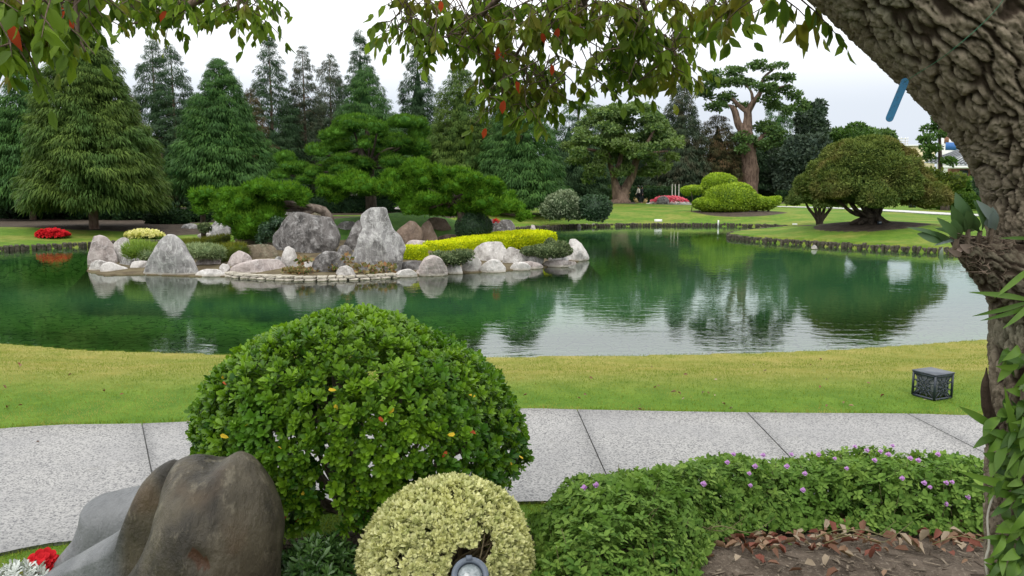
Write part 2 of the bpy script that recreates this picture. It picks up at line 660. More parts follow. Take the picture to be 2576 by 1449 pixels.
# the lawn is yellower on the open near bank above the water
dn = nd(nt, 'Math', operation='MULTIPLY'); nt.links.new(ramp(nt, sp.outputs['Y'], 7.0, 9.2), dn.inputs[0])
nt.links.new(ramp(nt, sp.outputs['Y'], 20, 16, 0, 1), dn.inputs[1])
dm = nd(nt, 'Math', operation='MULTIPLY'); nt.links.new(dn.outputs[0], dm.inputs[0])
nt.links.new(ramp(nt, n_str, .25, .65, .6, 1.0), dm.inputs[1])
farmix = nd(nt, 'Math', operation='MULTIPLY'); nt.links.new(ramp(nt, n_big, .42, .66, 0, .55), farmix.inputs[0]); nt.links.new(ramp(nt, sp.outputs['Y'], 18, 26), farmix.inputs[1])
dmx = nd(nt, 'Math', operation='MAXIMUM'); nt.links.new(dm.outputs[0], dmx.inputs[0]); nt.links.new(farmix.outputs[0], dmx.inputs[1])
grass = mixc(nt, dmx.outputs[0], green, dry)
grass = mixc(nt, ramp(nt, n_fine, .35, .7, 0, .35), grass, (.05, .085, .012))
soilc = mixc(nt, ramp(nt, n_mid, .3, .7), (.040, .031, .024), (.085, .066, .050))
soilc = mixc(nt, ramp(nt, n_fine, .5, .75, 0, .5), soilc, (.13, .105, .075))
landc = mixc(nt, ramp(nt, at.outputs['Fac'], .35, .65), grass, soilc)
# pond floor: pale slabs grown over with algae
vor = nd(nt, 'TexVoronoi', Scale=3.2); vor.feature = 'DISTANCE_TO_EDGE'
wv = nd(nt, 'VectorMath', operation='ADD'); nz = nd(nt, 'TexNoise', Scale=2.5); nt.links.new(pos, nz.inputs['Vector'])
nt.links.new(pos, wv.inputs[0])
ns_ = nd(nt, 'VectorMath', operation='SCALE'); ns_.inputs['Scale'].default_value = .25
nt.links.new(nz.outputs['Color'], ns_.inputs[0]); nt.links.new(ns_.outputs[0], wv.inputs[1])
nt.links.new(wv.outputs[0], vor.inputs['Vector'])
bedc = mixc(nt, ramp(nt, n_mid, .3, .7), (.20, .27, .09), (.36, .42, .17))
bedc = mixc(nt, ramp(nt, vor.outputs['Distance'], .02, .07, .9, 0), bedc, (.015, .025, .008))
allc = mixc(nt, ramp(nt, sp.outputs['Z'], -.005, .008), bedc, landc)
nb = bump(nt, n_fine, .8, .03)
nb = bump(nt, n_mid, .5, .06, nb)
principled(nt, out, allc, .9, .12, nb)
acc = Acc().add(gv, gf, soil)
o = acc.build("ground", m_ground, smooth=True); tag(o, kind='structure')

# --- water: rippled surface over the tinted depth
m_water, nt, out = newmat("pond_water")
pos = nd(nt, 'NewGeometry').outputs['Position']
r1 = noise(nt, 3.2, 3, .55, vec=pos, mapscale=(.55, 1.25, 1), dist=.6)
r2 = noise(nt, 11.0, 2, .5, vec=pos, mapscale=(.6, 1.2, 1))
r3 = noise(nt, .35, 2, .5, vec=pos)
calm = ramp(nt, r3, .35, .65, .35, 1.0)
b1 = nd(nt, 'Bump'); b1.inputs['Distance'].default_value = .0038
nt.links.new(calm, b1.inputs['Strength']); nt.links.new(r1, b1.inputs['Height'])
b2 = nd(nt, 'Bump'); b2.inputs['Distance'].default_value = .0009
nt.links.new(calm, b2.inputs['Strength']); nt.links.new(r2, b2.inputs['Height']); nt.links.new(b1.outputs[0], b2.inputs['Normal'])
gl = nd(nt, 'BsdfGlossy'); gl.inputs['Roughness'].default_value = .015
gl.inputs['Color'].default_value = (.97, 1, .99, 1)
nt.links.new(b2.outputs[0], gl.inputs['Normal'])
tr = nd(nt, 'BsdfTransparent'); tr.inputs['Color'].default_value = (.42, .70, .40, 1)
body = nd(nt, 'BsdfDiffuse'); body.inputs['Color'].default_value = (.026, .084, .034, 1)
sepw = nd(nt, 'SeparateXYZ'); nt.links.new(pos, sepw.inputs[0])
deep = nd(nt, 'Attribute', attribute_name='tint')
mb = nd(nt, 'MixShader'); nt.links.new(ramp(nt, deep.outputs['Fac'], 0.0, 1.0, .04, .85), mb.inputs[0])
nt.links.new(tr.outputs[0], mb.inputs[1]); nt.links.new(body.outputs[0], mb.inputs[2])
fr = nd(nt, 'Fresnel', IOR=1.47); nt.links.new(b1.outputs[0], fr.inputs['Normal'])
mw = nd(nt, 'MixShader'); nt.links.new(fr.outputs[0], mw.inputs[0])
nt.links.new(mb.outputs[0], mw.inputs[1]); nt.links.new(gl.outputs[0], mw.inputs[2])
nt.links.new(mw.outputs[0], out.inputs[0])
# surface as a grid over the pond, a little wider than its outline
wy = np.concatenate([np.arange(9.5, 20, .35), np.arange(20, 52, .6)])
wx = np.arange(-36, 34, .5)
WX, WY = np.meshgrid(wx, wy)
sd = sdf(WX.ravel(), WY.ravel(), POND)
sd = np.minimum(sd, -sdf(WX.ravel(), WY.ravel(), ISLE))
depth = sm(sd / 6.5)
n0, n1 = WX.shape
i = np.arange(n0 - 1)[:, None] * n1; j = np.arange(n1 - 1)[None]
wf = np.stack([i + j, i + j + 1, i + n1 + j + 1, i + n1 + j], -1).reshape(-1, 4)
sdo = sdf(WX.ravel(), WY.ravel(), POND)
wf = wf[(sdo[wf] > -.7).any(1)]
o = Acc().add(np.stack([WX.ravel(), WY.ravel(), np.zeros(WX.size)], -1), wf, depth).build("water", m_water, smooth=True)
tag(o, kind='structure')

# --- the footpath: separate cast slabs with open joints
PT = catmull([(-8.5, 3.6), (-6.3, 5.2), G(0, 1083, .36)[:2], G(357, 1070, .36)[:2], G(700, 1055, .36)[:2], G(1000, 1042, .36)[:2], G(1310, 1032, .36)[:2], G(1452, 1034, .36)[:2],
              G(1880, 1041, .36)[:2], G(2285, 1044, .36)[:2], G(2500, 1048, .36)[:2], (6.2, 6.75), (9, 6.3)], 260)
PB = catmull([(-5.6, 1.7), (-4.0, 3.1), G(0, 1398, .36)[:2], G(180, 1367, .36)[:2], G(500, 1325, .36)[:2], G(900, 1285, .36)[:2], G(1290, 1268, .36)[:2], G(1420, 1266, .36)[:2],
              G(1700, 1266, .36)[:2], G(2100, 1272, .36)[:2], G(2400, 1280, .36)[:2], (4.8, 4.5), (7.5, 4.0)], 260)


def hit(curve, a, b):
    """parameter where the line a-b meets the curve"""
    best = None
    d = b - a
    n = np.array([-d[1], d[0]])
    s = (curve - a) @ n
    k = np.where(s[:-1] * s[1:] <= 0)[0]
    t = ((curve[k] - a) @ d) / (d @ d)
    k = k[np.argmin(np.abs(t - .5))]
    return k + s[k] / (s[k] - s[k + 1])


joints = []
for (x0, y0, x1, y1) in ((357, 1070, 382, 1195), (1452, 1035, 1510, 1165), (1880, 1042, 1955, 1120), (2285, 1045, 2470, 1140)):
    a, b = G(x0, y0, .36)[:2], G(x1, y1, .36)[:2]
    joints.append((hit(PT, a, b), hit(PB, a, b)))
for (tx, bx) in ((-2.0, -1.55), (-.75, -.55)):
    joints.append((np.interp(tx, PT[:, 0], np.arange(260)), np.interp(bx, PB[:, 0], np.arange(260))))
joints += [(4, 4), (240, 236), (255, 254)]
joints.sort()
m_slab, nt, out = newmat("washed_aggregate")
pos = nd(nt, 'NewGeometry').outputs['Position']
v1 = nd(nt, 'TexVoronoi', Scale=95.0); nt.links.new(pos, v1.inputs['Vector'])
v2 = noise(nt, 75.0, 3, .7, vec=pos)
big = noise(nt, 1.1, 4, .6, vec=pos)
sepc = nd(nt, 'SeparateColor'); nt.links.new(v1.outputs['Color'], sepc.inputs[0])
c = mixc(nt, ramp(nt, sepc.outputs[0], .25, .6), (.085, .085, .09), (.30, .295, .285))
c = mixc(nt, ramp(nt, v2, .42, .6, 0, .7), c, (.35, .345, .335))
c = mixc(nt, ramp(nt, big, .35, .7, 0, .45), c, (.19, .19, .195))
stain = noise(nt, 4.5, 5, .7, vec=pos, dist=1.0)
c = mixc(nt, ramp(nt, stain, .58, .74, 0, .4), c, (.15, .145, .13))
principled(nt, out, c, .8, .25, bump(nt, v1.outputs['Distance'], .5, .004))
path = thing("footpath", "pale washed aggregate slab path crossing between the lawn and the shrubs", None, (0, 5.8, .3))
path['kind'] = 'structure'
PV = np.vstack([np.column_stack([PB, np.full(260, .360)]), np.column_stack([PT, np.full(260, .360)])])
Acc().add(PV, np.array([[k, k + 1, 260 + k + 1, 260 + k] for k in range(4, 254)])).build("bedding", plainmat("joint_filler", (.22, .22, .215), .9, .1, scale=30), path)
for (ta, ba), (tb, bb) in zip(joints[:-1], joints[1:]):
    n = 10
    T_ = np.stack([np.interp(np.linspace(ta, tb, n), np.arange(260), PT[:, k]) for k in (0, 1)], -1)
    B_ = np.stack([np.interp(np.linspace(ba, bb, n), np.arange(260), PB[:, k]) for k in (0, 1)], -1)
    g = .0045
    for A in (T_, B_):
        e0 = nrm(A[1] - A[0]); A[0] += e0 * g; e1 = nrm(A[-1] - A[-2]); A[-1] -= e1 * g
    m = 6
    t = np.linspace(0, 1, m)[:, None, None]
    Q = B_[None] * (1 - t) + T_[None] * t
    Q = Q.reshape(-1, 2)
    zt = .372 + .004 * gn(np.hstack([Q, np.zeros((len(Q), 1))]))
    top = np.column_stack([Q, zt]); bot = np.column_stack([Q, zt - .12])
    i = np.arange(m - 1)[:, None] * n; j = np.arange(n - 1)[None]
    F = np.stack([i + j, i + j + 1, i + n + j + 1, i + n + j], -1).reshape(-1, 4)
    rim = list(range(n)) + [n * k + n - 1 for k in range(1, m)] + [n * (m - 1) + k for k in range(n - 2, -1, -1)] + [n * k for k in range(m - 2, 0, -1)]
    S = np.array([[rim[k], rim[k] + m * n, rim[(k + 1) % len(rim)] + m * n, rim[(k + 1) % len(rim)]] for k in range(len(rim))])
    S = S[:, ::-1]
    Acc().add(np.vstack([top, bot]), np.vstack([F, S])).build("slab", m_slab, path)

# --- far footpath
fp = [(1560, 518, 78), (1640, 517, 77), (1750, 518, 74.5), (1900, 520, 70), (2050, 524, 66), (2180, 529, 61), (2300, 535, 56), (2400, 540, 52.5), (2560, 546, 49), (2800, 552, 46)]
C = catmull([P(x, y, d)[:2] for x, y, d in fp], 60)
Tn = nrm(np.gradient(C, axis=0)); Nn = np.stack([-Tn[:, 1], Tn[:, 0]], -1)
wd = np.interp(np.arange(60), [0, 25, 59], [1.3, 1.0, 1.4])[:, None]
Va, Vb = C + Nn * wd, C - Nn * wd
m_far = plainmat("pale_concrete", (.50, .50, .49), .8, .2, scale=3)
V = []
for k in range(60):
    for q in (Va[k], Vb[k]):
        V.append((q[0], q[1], gz(*q) + .05))
V = np.array(V)
F = np.array([[2 * k, 2 * k + 1, 2 * k + 3, 2 * k + 2] for k in range(59)])
o = Acc().add(np.vstack([V, V - [0, 0, .3]]), np.vstack([F[:, ::-1], [[2 * k + 1, 2 * k + 121, 2 * k + 123, 2 * k + 3] for k in range(59)], [[2 * k, 2 * k + 2, 2 * k + 122, 2 * k + 120] for k in range(59)]])).build("far_path", m_far)
tag(o, kind='structure')

# --- island
MOUND = [(P(1000, 560, 31.5), .75, 2.6), (P(800, 570, 31.0), .60, 2.4), (P(1130, 575, 31), .45, 2.0), (P(640, 600, 28.5), .25, 2.0)]


def isle_z(x, y):
    s = sdf(x, y, ISLE)
    p = np.stack([x, y, 0 * x], -1)
    z = .03 + .06 * sm(s / 1.0) + .24 * sm((s - 1.5) / 3.0)
    for c, h, r in MOUND:
        z = z + h * np.exp(-((x - c[0]) ** 2 + ((y - c[1]) * 1.2) ** 2) / (r * r))* sm(s / 2.5)
    z = z + .03 * gn(p * 4) * sm(s / .5)
    return np.where(s > 0, z, -.15 - .5 * sm(-s / .6))


ix = np.linspace(ISLE[:, 0].min() - .8, ISLE[:, 0].max() + .8, 190)
iy = np.linspace(ISLE[:, 1].min() - .8, ISLE[:, 1].max() + .8, 150)
IX, IY = np.meshgrid(ix, iy)
IZ = isle_z(IX.ravel(), IY.ravel())
iv = np.stack([IX.ravel(), IY.ravel(), IZ], -1)
n1 = 190
i = np.arange(149)[:, None] * n1; j = np.arange(n1 - 1)[None]
f = np.stack([i + j, i + j + 1, i + n1 + j + 1, i + n1 + j], -1).reshape(-1, 4)
f = f[(IZ[f] > -.6).any(1)]
m_isle, nt, out = newmat("island_soil_and_moss")
pos = nd(nt, 'NewGeometry').outputs['Position']
at = nd(nt, 'Attribute', attribute_name='tint')
a = noise(nt, 2.5, 5, .65, vec=pos); b = noise(nt, 30, 4, .7, vec=pos)
sc_ = mixc(nt, ramp(nt, a, .3, .7), (.075, .055, .035), (.15, .125, .075))
gc_ = mixc(nt, ramp(nt, a, .3, .7), (.030, .085, .012), (.060, .135, .020))
c = mixc(nt, ramp(nt, at.outputs['Fac'], .4, .6), sc_, gc_)
c = mixc(nt, ramp(nt, b, .5, .75, 0, .5), c, (.11, .12, .05))
principled(nt, out, c, .9, .12, bump(nt, b, .8, .03))
ig = sm((iv[:, 2] - .42) / .12 + .5 * gn(iv * 1.5))
o = Acc().add(iv, f, ig).build("island_ground", m_isle, smooth=True); tag(o, kind='structure')


def isz(x, y): return float(isle_z(np.array([x]), np.array([y]))[0])


# --- near bed soil on the right, with clods
m_bed, nt, out = newmat("garden_soil")
pos = nd(nt, 'NewGeometry').outputs['Position']
a = noise(nt, 7, 6, .7, vec=pos); b = noise(nt, 60, 4, .7, vec=pos)
c = mixc(nt, ramp(nt, a, .3, .7), (.070, .054, .041), (.155, .122, .094))
c = mixc(nt, ramp(nt, b, .52, .7, 0, .8), c, (.27, .23, .18))
c = mixc(nt, ramp(nt, b, .42, .3, 0, .7), c, (.05, .04, .032))
principled(nt, out, c, .9, .12, bump(nt, b, .9, .02, bump(nt, a, .6, .05)))
BED = np.array([(-1.35, 3.0), (-1.25, 3.9), (-.75, 4.45), (.05, 4.55), (.25, 4.2), (.5, 4.2), (1.3, 4.55), (3.2, 4.6), (5, 4.2), (6.5, 3.0), (6, -1), (-1.5, -1)])
bx, by = np.meshgrid(np.arange(-1.7, 6.8, .04), np.arange(-1.2, 4.8, .04))
bs = sdf(bx.ravel(), by.ravel(), BED)
cl = SinNoise(11, 22, 12, 3)
bz = ground(bx.ravel(), by.ravel()) + .05 * sm(bs / .15) - .03 + .009 * cl(np.stack([bx.ravel(), by.ravel(), 0 * bx.ravel()], -1))
bv = np.stack([bx.ravel(), by.ravel(), bz], -1)
n1 = bx.shape[1]
i = np.arange(bx.shape[0] - 1)[:, None] * n1; j = np.arange(n1 - 1)[None]
f = np.stack([i + j, i + j + 1, i + n1 + j + 1, i + n1 + j], -1).reshape(-1, 4)
f = f[(bs[f] > -.04).any(1)]
o = Acc().add(bv, f).build("garden_soil", m_bed, smooth=True); tag(o, kind='structure')


def bedz(x, y): return gz(x, y) + .022


# --- edging stones along the far shores
m_edge = rockmat("edging_stone", (.065, .058, .042), (.18, .16, .12), (.022, .025, .015), 6, band=False)
stone_meshes = []
for k in range(5):
    bm = bmesh.new()
    bmesh.ops.create_cube(bm, size=1)
    bmesh.ops.bevel(bm, geom=bm.edges[:], offset=.16, segments=1, affect='EDGES')
    for v in bm.verts: v.co += Vector(RS.uniform(-.05, .05, 3))
    me = bpy.data.meshes.new("edging_stone"); bm.to_mesh(me); bm.free()
    me.materials.append(m_edge); stone_meshes.append(me)


def edging(pts, label, step=.18):
    pts = np.array([G(x, y)[:2] for x, y in pts])
    L = np.concatenate([[0], np.cumsum(np.hypot(*np.diff(pts, axis=0).T))])
    n = int(L[-1] / step)
    root = thing("pond_edging", label, "edging", (*pts[0], 0), "stone edging along the far shores of the pond")
    for k in range(n):
        s = (k + .5) * step
        p = [np.interp(s, L, pts[:, q]) for q in (0, 1)]
        p2 = [np.interp(min(L[-1], s + .1), L, pts[:, q]) for q in (0, 1)]
        p1 = [np.interp(s - .1, L, pts[:, q]) for q in (0, 1)]
        o = bpy.data.objects.new("edging_stone", stone_meshes[k % 5]); col.objects.link(o)
        o.parent = root
        o.location = (p[0] - pts[0][0] + random.uniform(-.02, .02), p[1] - pts[0][1] + random.uniform(-.03, .03), .055 + random.uniform(-.03, .02))
        o.rotation_euler = (random.uniform(-.08, .08), random.uniform(-.08, .08), math.atan2(p2[1] - p1[1], p2[0] - p1[0]))
        o.scale = (step * random.uniform(.75, .93), random.uniform(.16, .24), random.uniform(.24, .32))


edging([(1300, 579), (1330, 577), (1450, 572), (1600, 569), (1800, 569), (1900, 571), (1985, 575)], "stone edging of the far lawn beyond the open water")
edging([(1985, 575), (1930, 581), (1870, 587), (1845, 592), (1832, 597), (1838, 600), (1880, 605), (1950, 611), (2050, 618), (2200, 628), (2360, 636), (2500, 642), (2640, 650)], "dark stone edging round the peninsula under the dome shaped tree")
edging([(500, 610), (220, 621), (0, 631), (-200, 640)], "dark edging of the left lawn below the red flower bed")

# --- coping stones on the island front: flat pieces in two courses
m_cop = rockmat("coping_stone", (.36, .33, .27), (.55, .52, .46), (.17, .15, .11), 5)
cop = thing("stone_coping", "low coping of flat pale stones along the front of the island", "coping", (*G(800, 704)[:2], 0))
pts = np.array([G(x, y)[:2] for x, y in ((562, 693), (610, 699), (660, 702), (740, 706), (800, 706), (900, 704), (995, 698))])
L = np.concatenate([[0], np.cumsum(np.hypot(*np.diff(pts, axis=0).T))])
cop_meshes = [m.copy() for m in stone_meshes]
for m in cop_meshes: m.name = "coping_stone"; m.materials[0] = m_cop
for course in (0, 1):
    s = 0.05 + .1 * course
    while s < L[-1] - .1:
        ln = random.uniform(.16, .34)
        p = [np.interp(s + ln / 2, L, pts[:, q]) for q in (0, 1)]
        p2 = [np.interp(s + ln, L, pts[:, q]) for q in (0, 1)]
        p1 = [np.interp(s, L, pts[:, q]) for q in (0, 1)]
        o = bpy.data.objects.new("coping_stone", random.choice(cop_meshes))
        col.objects.link(o); o.parent = cop
        o.location = Vector((p[0], p[1] + course * .06 + random.uniform(-.02, .02), .012 + .068 * course)) - world_loc(cop)
        o.rotation_euler = (random.uniform(-.05, .05), random.uniform(-.04, .04), math.atan2(p2[1] - p1[1], p2[0] - p1[0]) + random.uniform(-.08, .08))
        o.scale = (ln * .96, random.uniform(.28, .4), .066)
        s += ln + random.uniform(0.005, .03)
# ================================================================ rocks
M_PALE = rockmat("pale_limestone", (.50, .475, .45), (.72, .70, .68), (.27, .25, .235), 2.2, .35)
M_GREY = rockmat("grey_limestone", (.31, .30, .295), (.62, .61, .59), (.13, .125, .12), 2.4, .4)
M_LILAC = rockmat("lilac_grey_stone", (.40, .345, .325), (.60, .55, .53), (.21, .18, .17), 2.0, .4)
M_DARK = rockmat("dark_weathered_stone", (.135, .125, .12), (.42, .41, .40), (.045, .042, .04), 2.6, .15)
M_BROWN = rockmat("brown_sandstone", (.20, .145, .11), (.33, .26, .21), (.10, .075, .06), 2.2, .2)
M_MOSSY = rockmat("mossy_brown_stone", (.15, .12, .085), (.30, .28, .20), (.06, .06, .035), 3.0)
M_STRIPE = rockmat("black_and_white_veined_stone", (.16, .155, .15), (.55, .54, .52), (.05, .05, .05), 4.0, .8)
R5 = (169.9, 490.7, .2637)
R6 = (802.1, 471.8, .2930)


def rock_mesh(name, out2d, Yc, T, mat, seed, K=44, M=18, rough=1.0, pw=.75, facets=11, grow=1.09):
    """closed stone whose outline seen from the path is out2d (photo pixels)"""
    o = np.array(out2d, float)
    W = np.array([P(x, y, Yc) for x, y in o])
    q = np.vstack([W, W[:1]])
    n = len(W)
    pp = np.vstack([W[-1], W, W[0], W[1]])
    ts = np.linspace(0, n, K, endpoint=False)
    i = ts.astype(int); t = (ts - i)[:, None]
    a, b, c, d = pp[i], pp[i + 1], pp[i + 2], pp[(i + 3) % len(pp)]
    cm = .5 * (2 * b + (c - a) * t + (2 * a - 5 * b + 4 * c - d) * t ** 2 + (3 * b - a - 3 * c + d) * t ** 3)
    lin = b * (1 - t) + c * t
    O = .45 * cm + .55 * lin
    cen = O.mean(0)
    O = cen + (O - cen) * grow
    size = np.linalg.norm(O.max(0) - O.min(0))
    r = np.random.RandomState(seed)
    skew = r.uniform(-.25, .25, 2)
    phi = np.linspace(-math.pi / 2, math.pi / 2, M + 1)[1:-1]
    rings = []
    for ph in phi:
        s = math.cos(ph) ** pw
        dz = math.sin(ph) * T
        ring_ = cen + (O - cen) * s
        # the front leans back towards the top, as stones do
        ring_ = ring_ + np.array([0, 1, 0]) * dz
        ring_[:, 0] += skew[0] * dz * (1 - s)
        rings.append(ring_)
    V = np.vstack([np.vstack(rings), cen + [0, -T, 0], cen + [0, T, 0]])
    hgt = (V[:, 2] - O[:, 2].min()) / (np.ptp(O[:, 2]) + 1e-6)
    V[:, 1] = cen[1] + (V[:, 1] - cen[1]) * (1.15 - .45 * np.clip(hgt, 0, 1))
    for _ in range(facets):
        nn = nrm(np.array([r.uniform(-.6, .6), -r.uniform(.6, 1), r.uniform(-.25, .45)]))
        pr = (V - cen) @ nn
        h = np.max(pr) * r.uniform(.50, .84)
        over = np.maximum(pr - h, 0)
        V = V - nn * (over * .85)[:, None]
    sn = SinNoise(seed, 5.5 / size, 8, 4)
    sn2 = SinNoise(seed + 9, 5.5 / size, 8, 4)
    N = nrm(V - cen)
    V = V + N * (sn(V) * .022 * size * rough)[:, None]
    V[:, 0] += sn2(V) * .012 * size * rough
    m = len(phi)
    F = [[a_ * K + b_, (a_ + 1) * K + b_, (a_ + 1) * K + (b_ + 1) % K, a_ * K + (b_ + 1) % K] for a_ in range(m - 1) for b_ in range(K)]
    A = Acc()
    A.v.append(V); A.t.append(np.full(len(V), .5)); A.n = len(V)
    A.f.append(np.array(F)); A.m.append(np.zeros(len(F)))
    caps = np.array([[m * K, b_, (b_ + 1) % K] for b_ in range(K)] + [[m * K + 1, (m - 1) * K + (b_ + 1) % K, (m - 1) * K + b_] for b_ in range(K)])
    A.f.append(caps); A.m.append(np.zeros(len(caps)))
    return A.mesh(name, mat, True), cen


ROCKS = []


def rock(label, fr, pts, mat, z=0.0, back=0.0, thick=.42, rough=1.0, seed=None, name="boulder", hero=False, pw=.75, sink=.12):
    pts = [(fr[0] + x * fr[2], fr[1] + y * fr[2]) for x, y in pts]
    yb = max(p[1] for p in pts)
    xs = [p[0] for p in pts]; x0, x1 = min(xs), max(xs)
    Yf = G((x0 + x1) / 2, yb, z)[1] + back
    w = (x1 - x0) / 2000 * Yf
    T = w * thick
    Yc = Yf + T * .7
    cx = (x0 + x1) / 2
    ymid = (min(p[1] for p in pts) + yb) / 2
    # push the foot into the ground
    k = sink * 2000 / Yc
    o2 = [(x, y + (k if y > yb - (yb - ymid) * .34 else 0)) for x, y in pts]
    seed = seed or (len(ROCKS) * 13 + 5)
    me, cen = rock_mesh(name, o2, Yc, T, mat, seed, *((84, 40) if hero else (44, 18)), rough=rough, pw=pw)
    o = link(name, me)
    o.data.transform(Matrix.Translation((-cen[0], -cen[1], -cen[2])))
    o.location = cen
    ROCKS.append(o)
    return tag(o, label, "rock")


E1 = (0, 0, 1)
rock("tall rounded lilac grey stone at the far left end of the island", R5, [(195, 690), (200, 560), (205, 470), (235, 400), (300, 393), (375, 415), (430, 465), (450, 600), (440, 690)], M_LILAC, .0, .25, .35, hero=True, pw=.55)
rock("whitish standing stone leaning right beside the tall lilac grey stone", R5, [(408, 680), (415, 560), (450, 460), (510, 410), (560, 425), (575, 500), (550, 600), (500, 680)], M_PALE, 0, .3, .4)
rock("low pale stone in the water, leftmost of the island shore", R5, [(175, 720), (215, 655), (300, 618), (370, 640), (385, 690), (330, 722), (250, 732)], M_PALE)
rock("low flat whitish stone in the water before the two left standing stones", R5, [(320, 738), (345, 680), (400, 645), (470, 670), (560, 700), (570, 730), (450, 747)], M_PALE)
rock("low grey stone below the bright grass tussock", R5, [(460, 670), (520, 600), (600, 585), (670, 610), (700, 650), (660, 705), (520, 700)], M_GREY, .0, .35)
rock("blocky pale stone touching the left foot of the pointed triangular stone", R5, [(605, 722), (610, 645), (700, 635), (775, 640), (760, 700), (690, 735)], M_PALE, 0, .1)
rock("large pointed triangular grey stone rising from the water", R5, [(695, 745), (760, 665), (830, 570), (890, 475), (960, 420), (1010, 430), (1080, 490), (1150, 600), (1200, 680), (1232, 735), (1180, 772), (900, 775)], M_GREY, 0, 0, .3, hero=True, seed=41, pw=.6)
rock("grey square topped stone right of the pointed triangular stone", R5, [(1210, 660), (1260, 603), (1360, 598), (1440, 588), (1448, 620), (1435, 715), (1340, 722), (1240, 725)], M_LILAC, 0, .35)
rock("flat white stone lying in the water right of the triangular stone", R5, [(1215, 770), (1250, 730), (1330, 707), (1420, 712), (1500, 745), (1540, 775), (1380, 786)], M_PALE, sink=.05)
rock("tan stone with a slanting top behind the lilac slab", R5, [(1510, 670), (1560, 580), (1630, 545), (1700, 570), (1745, 620), (1730, 670), (1600, 695)], M_LILAC, .12, .25)
rock("small cream stone left of the lilac slab", R5, [(1440, 690), (1470, 658), (1530, 668), (1545, 700), (1480, 727)], M_PALE, .08)
rock("long lilac slab lying on the coping at the island front", R5, [(1500, 745), (1600, 680), (1750, 630), (1900, 610), (2010, 622), (2060, 690), (2000, 738), (1750, 752)], M_LILAC, .04, .05, .3, sink=.05)
rock("brown blocky stone left below the great dark boulder", R5, [(1680, 545), (1695, 492), (1800, 478), (1930, 485), (1980, 560), (1960, 610), (1800, 625), (1710, 605)], M_MOSSY, .2, .5)
rock("small upright white stone before the great dark boulder", R5, [(2030, 690), (2035, 590), (2060, 510), (2100, 495), (2150, 520), (2190, 620), (2208, 695), (2120, 705)], M_PALE, .12, 0, .4, 1.3)
rock("pebble sized grey stone left of the small upright white stone", R5, [(1965, 620), (2000, 587), (2040, 600), (2030, 655), (1985, 650)], M_GREY, .15)
rock("great dark weathered boulder in the middle of the island", R5, [(1905, 480), (1920, 390), (2010, 330), (2060, 260), (2130, 200), (2230, 185), (2380, 200), (2480, 230), (2510, 290), (2560, 400), (2545, 490), (2450, 545), (2250, 580), (2050, 570)], M_DARK, .3, .6, .45, 1.1, hero=True, seed=77, pw=.6)
rock("dark brown stone left of the tall grey standing stone on the coping", R5, [(2320, 700), (2350, 610), (2420, 565), (2520, 555), (2620, 600), (2645, 700), (2500, 728), (2340, 720)], M_DARK, .12, .05)
rock("little pale stone between the upright white stone and the dark brown stone", R5, [(2220, 700), (2250, 650), (2330, 635), (2320, 705)], M_PALE, .12)
rock("round lichen spotted stone above the olive heather, beside the juniper", R5, [(1370, 350), (1390, 280), (1450, 215), (1500, 215), (1550, 270), (1555, 340), (1500, 390), (1400, 390)], M_GREY, .45, 0, .45, 1.2)
rock("small whitish stone left of the lichen spotted stone", R5, [(1240, 388), (1290, 362), (1360, 370), (1365, 400), (1290, 404)], M_PALE, .45, 0)
rock("mossy two humped stone under the low juniper", R5, [(1600, 420), (1640, 315), (1690, 298), (1740, 345), (1820, 340), (1860, 380), (1880, 470), (1700, 480)], M_MOSSY, .35, 0, .4)
rock("broad dark stone under the juniper behind the great dark boulder", R5, [(1920, 150), (1980, 100), (2100, 95), (2240, 120), (2320, 170), (2300, 240), (1990, 250)], M_DARK, .6, 1.0)
rock("brownish stone right behind the top of the great dark boulder", R5, [(2290, 220), (2330, 160), (2430, 145), (2500, 180), (2520, 260), (2400, 280)], M_MOSSY, .6, .8)
rock("pinkish far stone glimpsed through the pine branches", R5, [(2380, 128), (2395, 108), (2430, 104), (2470, 122), (2475, 142), (2400, 146)], M_BROWN, 1.0, 1)
rock("low grey slab at the far lawn edge beside the dark shrub", R5, [(1080, 312), (1110, 285), (1200, 279), (1245, 300), (1240, 318)], M_GREY, .45, 0)
rock("tall pale grey standing stone in the middle of the island", R6, [(300, 610), (310, 540), (350, 460), (393, 365), (366, 300), (358, 240), (395, 207), (450, 188), (510, 176), (580, 186), (597, 240), (622, 290), (650, 370), (700, 440), (727, 515), (700, 570), (682, 650), (650, 705), (400, 708), (318, 650)], M_GREY, .15, .05, .36, 1.25, hero=True, seed=201, pw=.6)
rock("dark round stone high behind the tall standing stone", R6, [(158, 400), (165, 330), (210, 297), (290, 297), (335, 340), (310, 420), (200, 440)], M_DARK, .5, .5)
rock("big dark stone leaning on the left side of the tall standing stone", R6, [(215, 500), (250, 420), (310, 310), (370, 280), (390, 400), (340, 540), (280, 570)], M_DARK, .25, .7)
rock("dark rubble stone between the great boulder and the tall standing stone", R6, [(145, 570), (165, 500), (230, 490), (295, 560), (290, 640), (180, 640)], M_DARK, .2, .3, rough=1.5)
rock("reddish brown rounded boulder right of the tall standing stone", R6, [(655, 400), (690, 345), (760, 300), (830, 308), (885, 370), (888, 440), (870, 485), (740, 490), (680, 450)], M_BROWN, .45, .5)
rock("upright brown stone in front of the broad brown boulder", R6, [(883, 420), (890, 330), (930, 285), (965, 310), (1000, 390), (1018, 440), (1000, 480), (920, 475)], M_BROWN, .42, .3)
rock("broad brown boulder with a notched top behind the yellow hedge", R6, [(930, 300), (960, 268), (1030, 257), (1090, 278), (1120, 350), (1115, 410), (1040, 440), (980, 420)], M_BROWN, .5, .7)
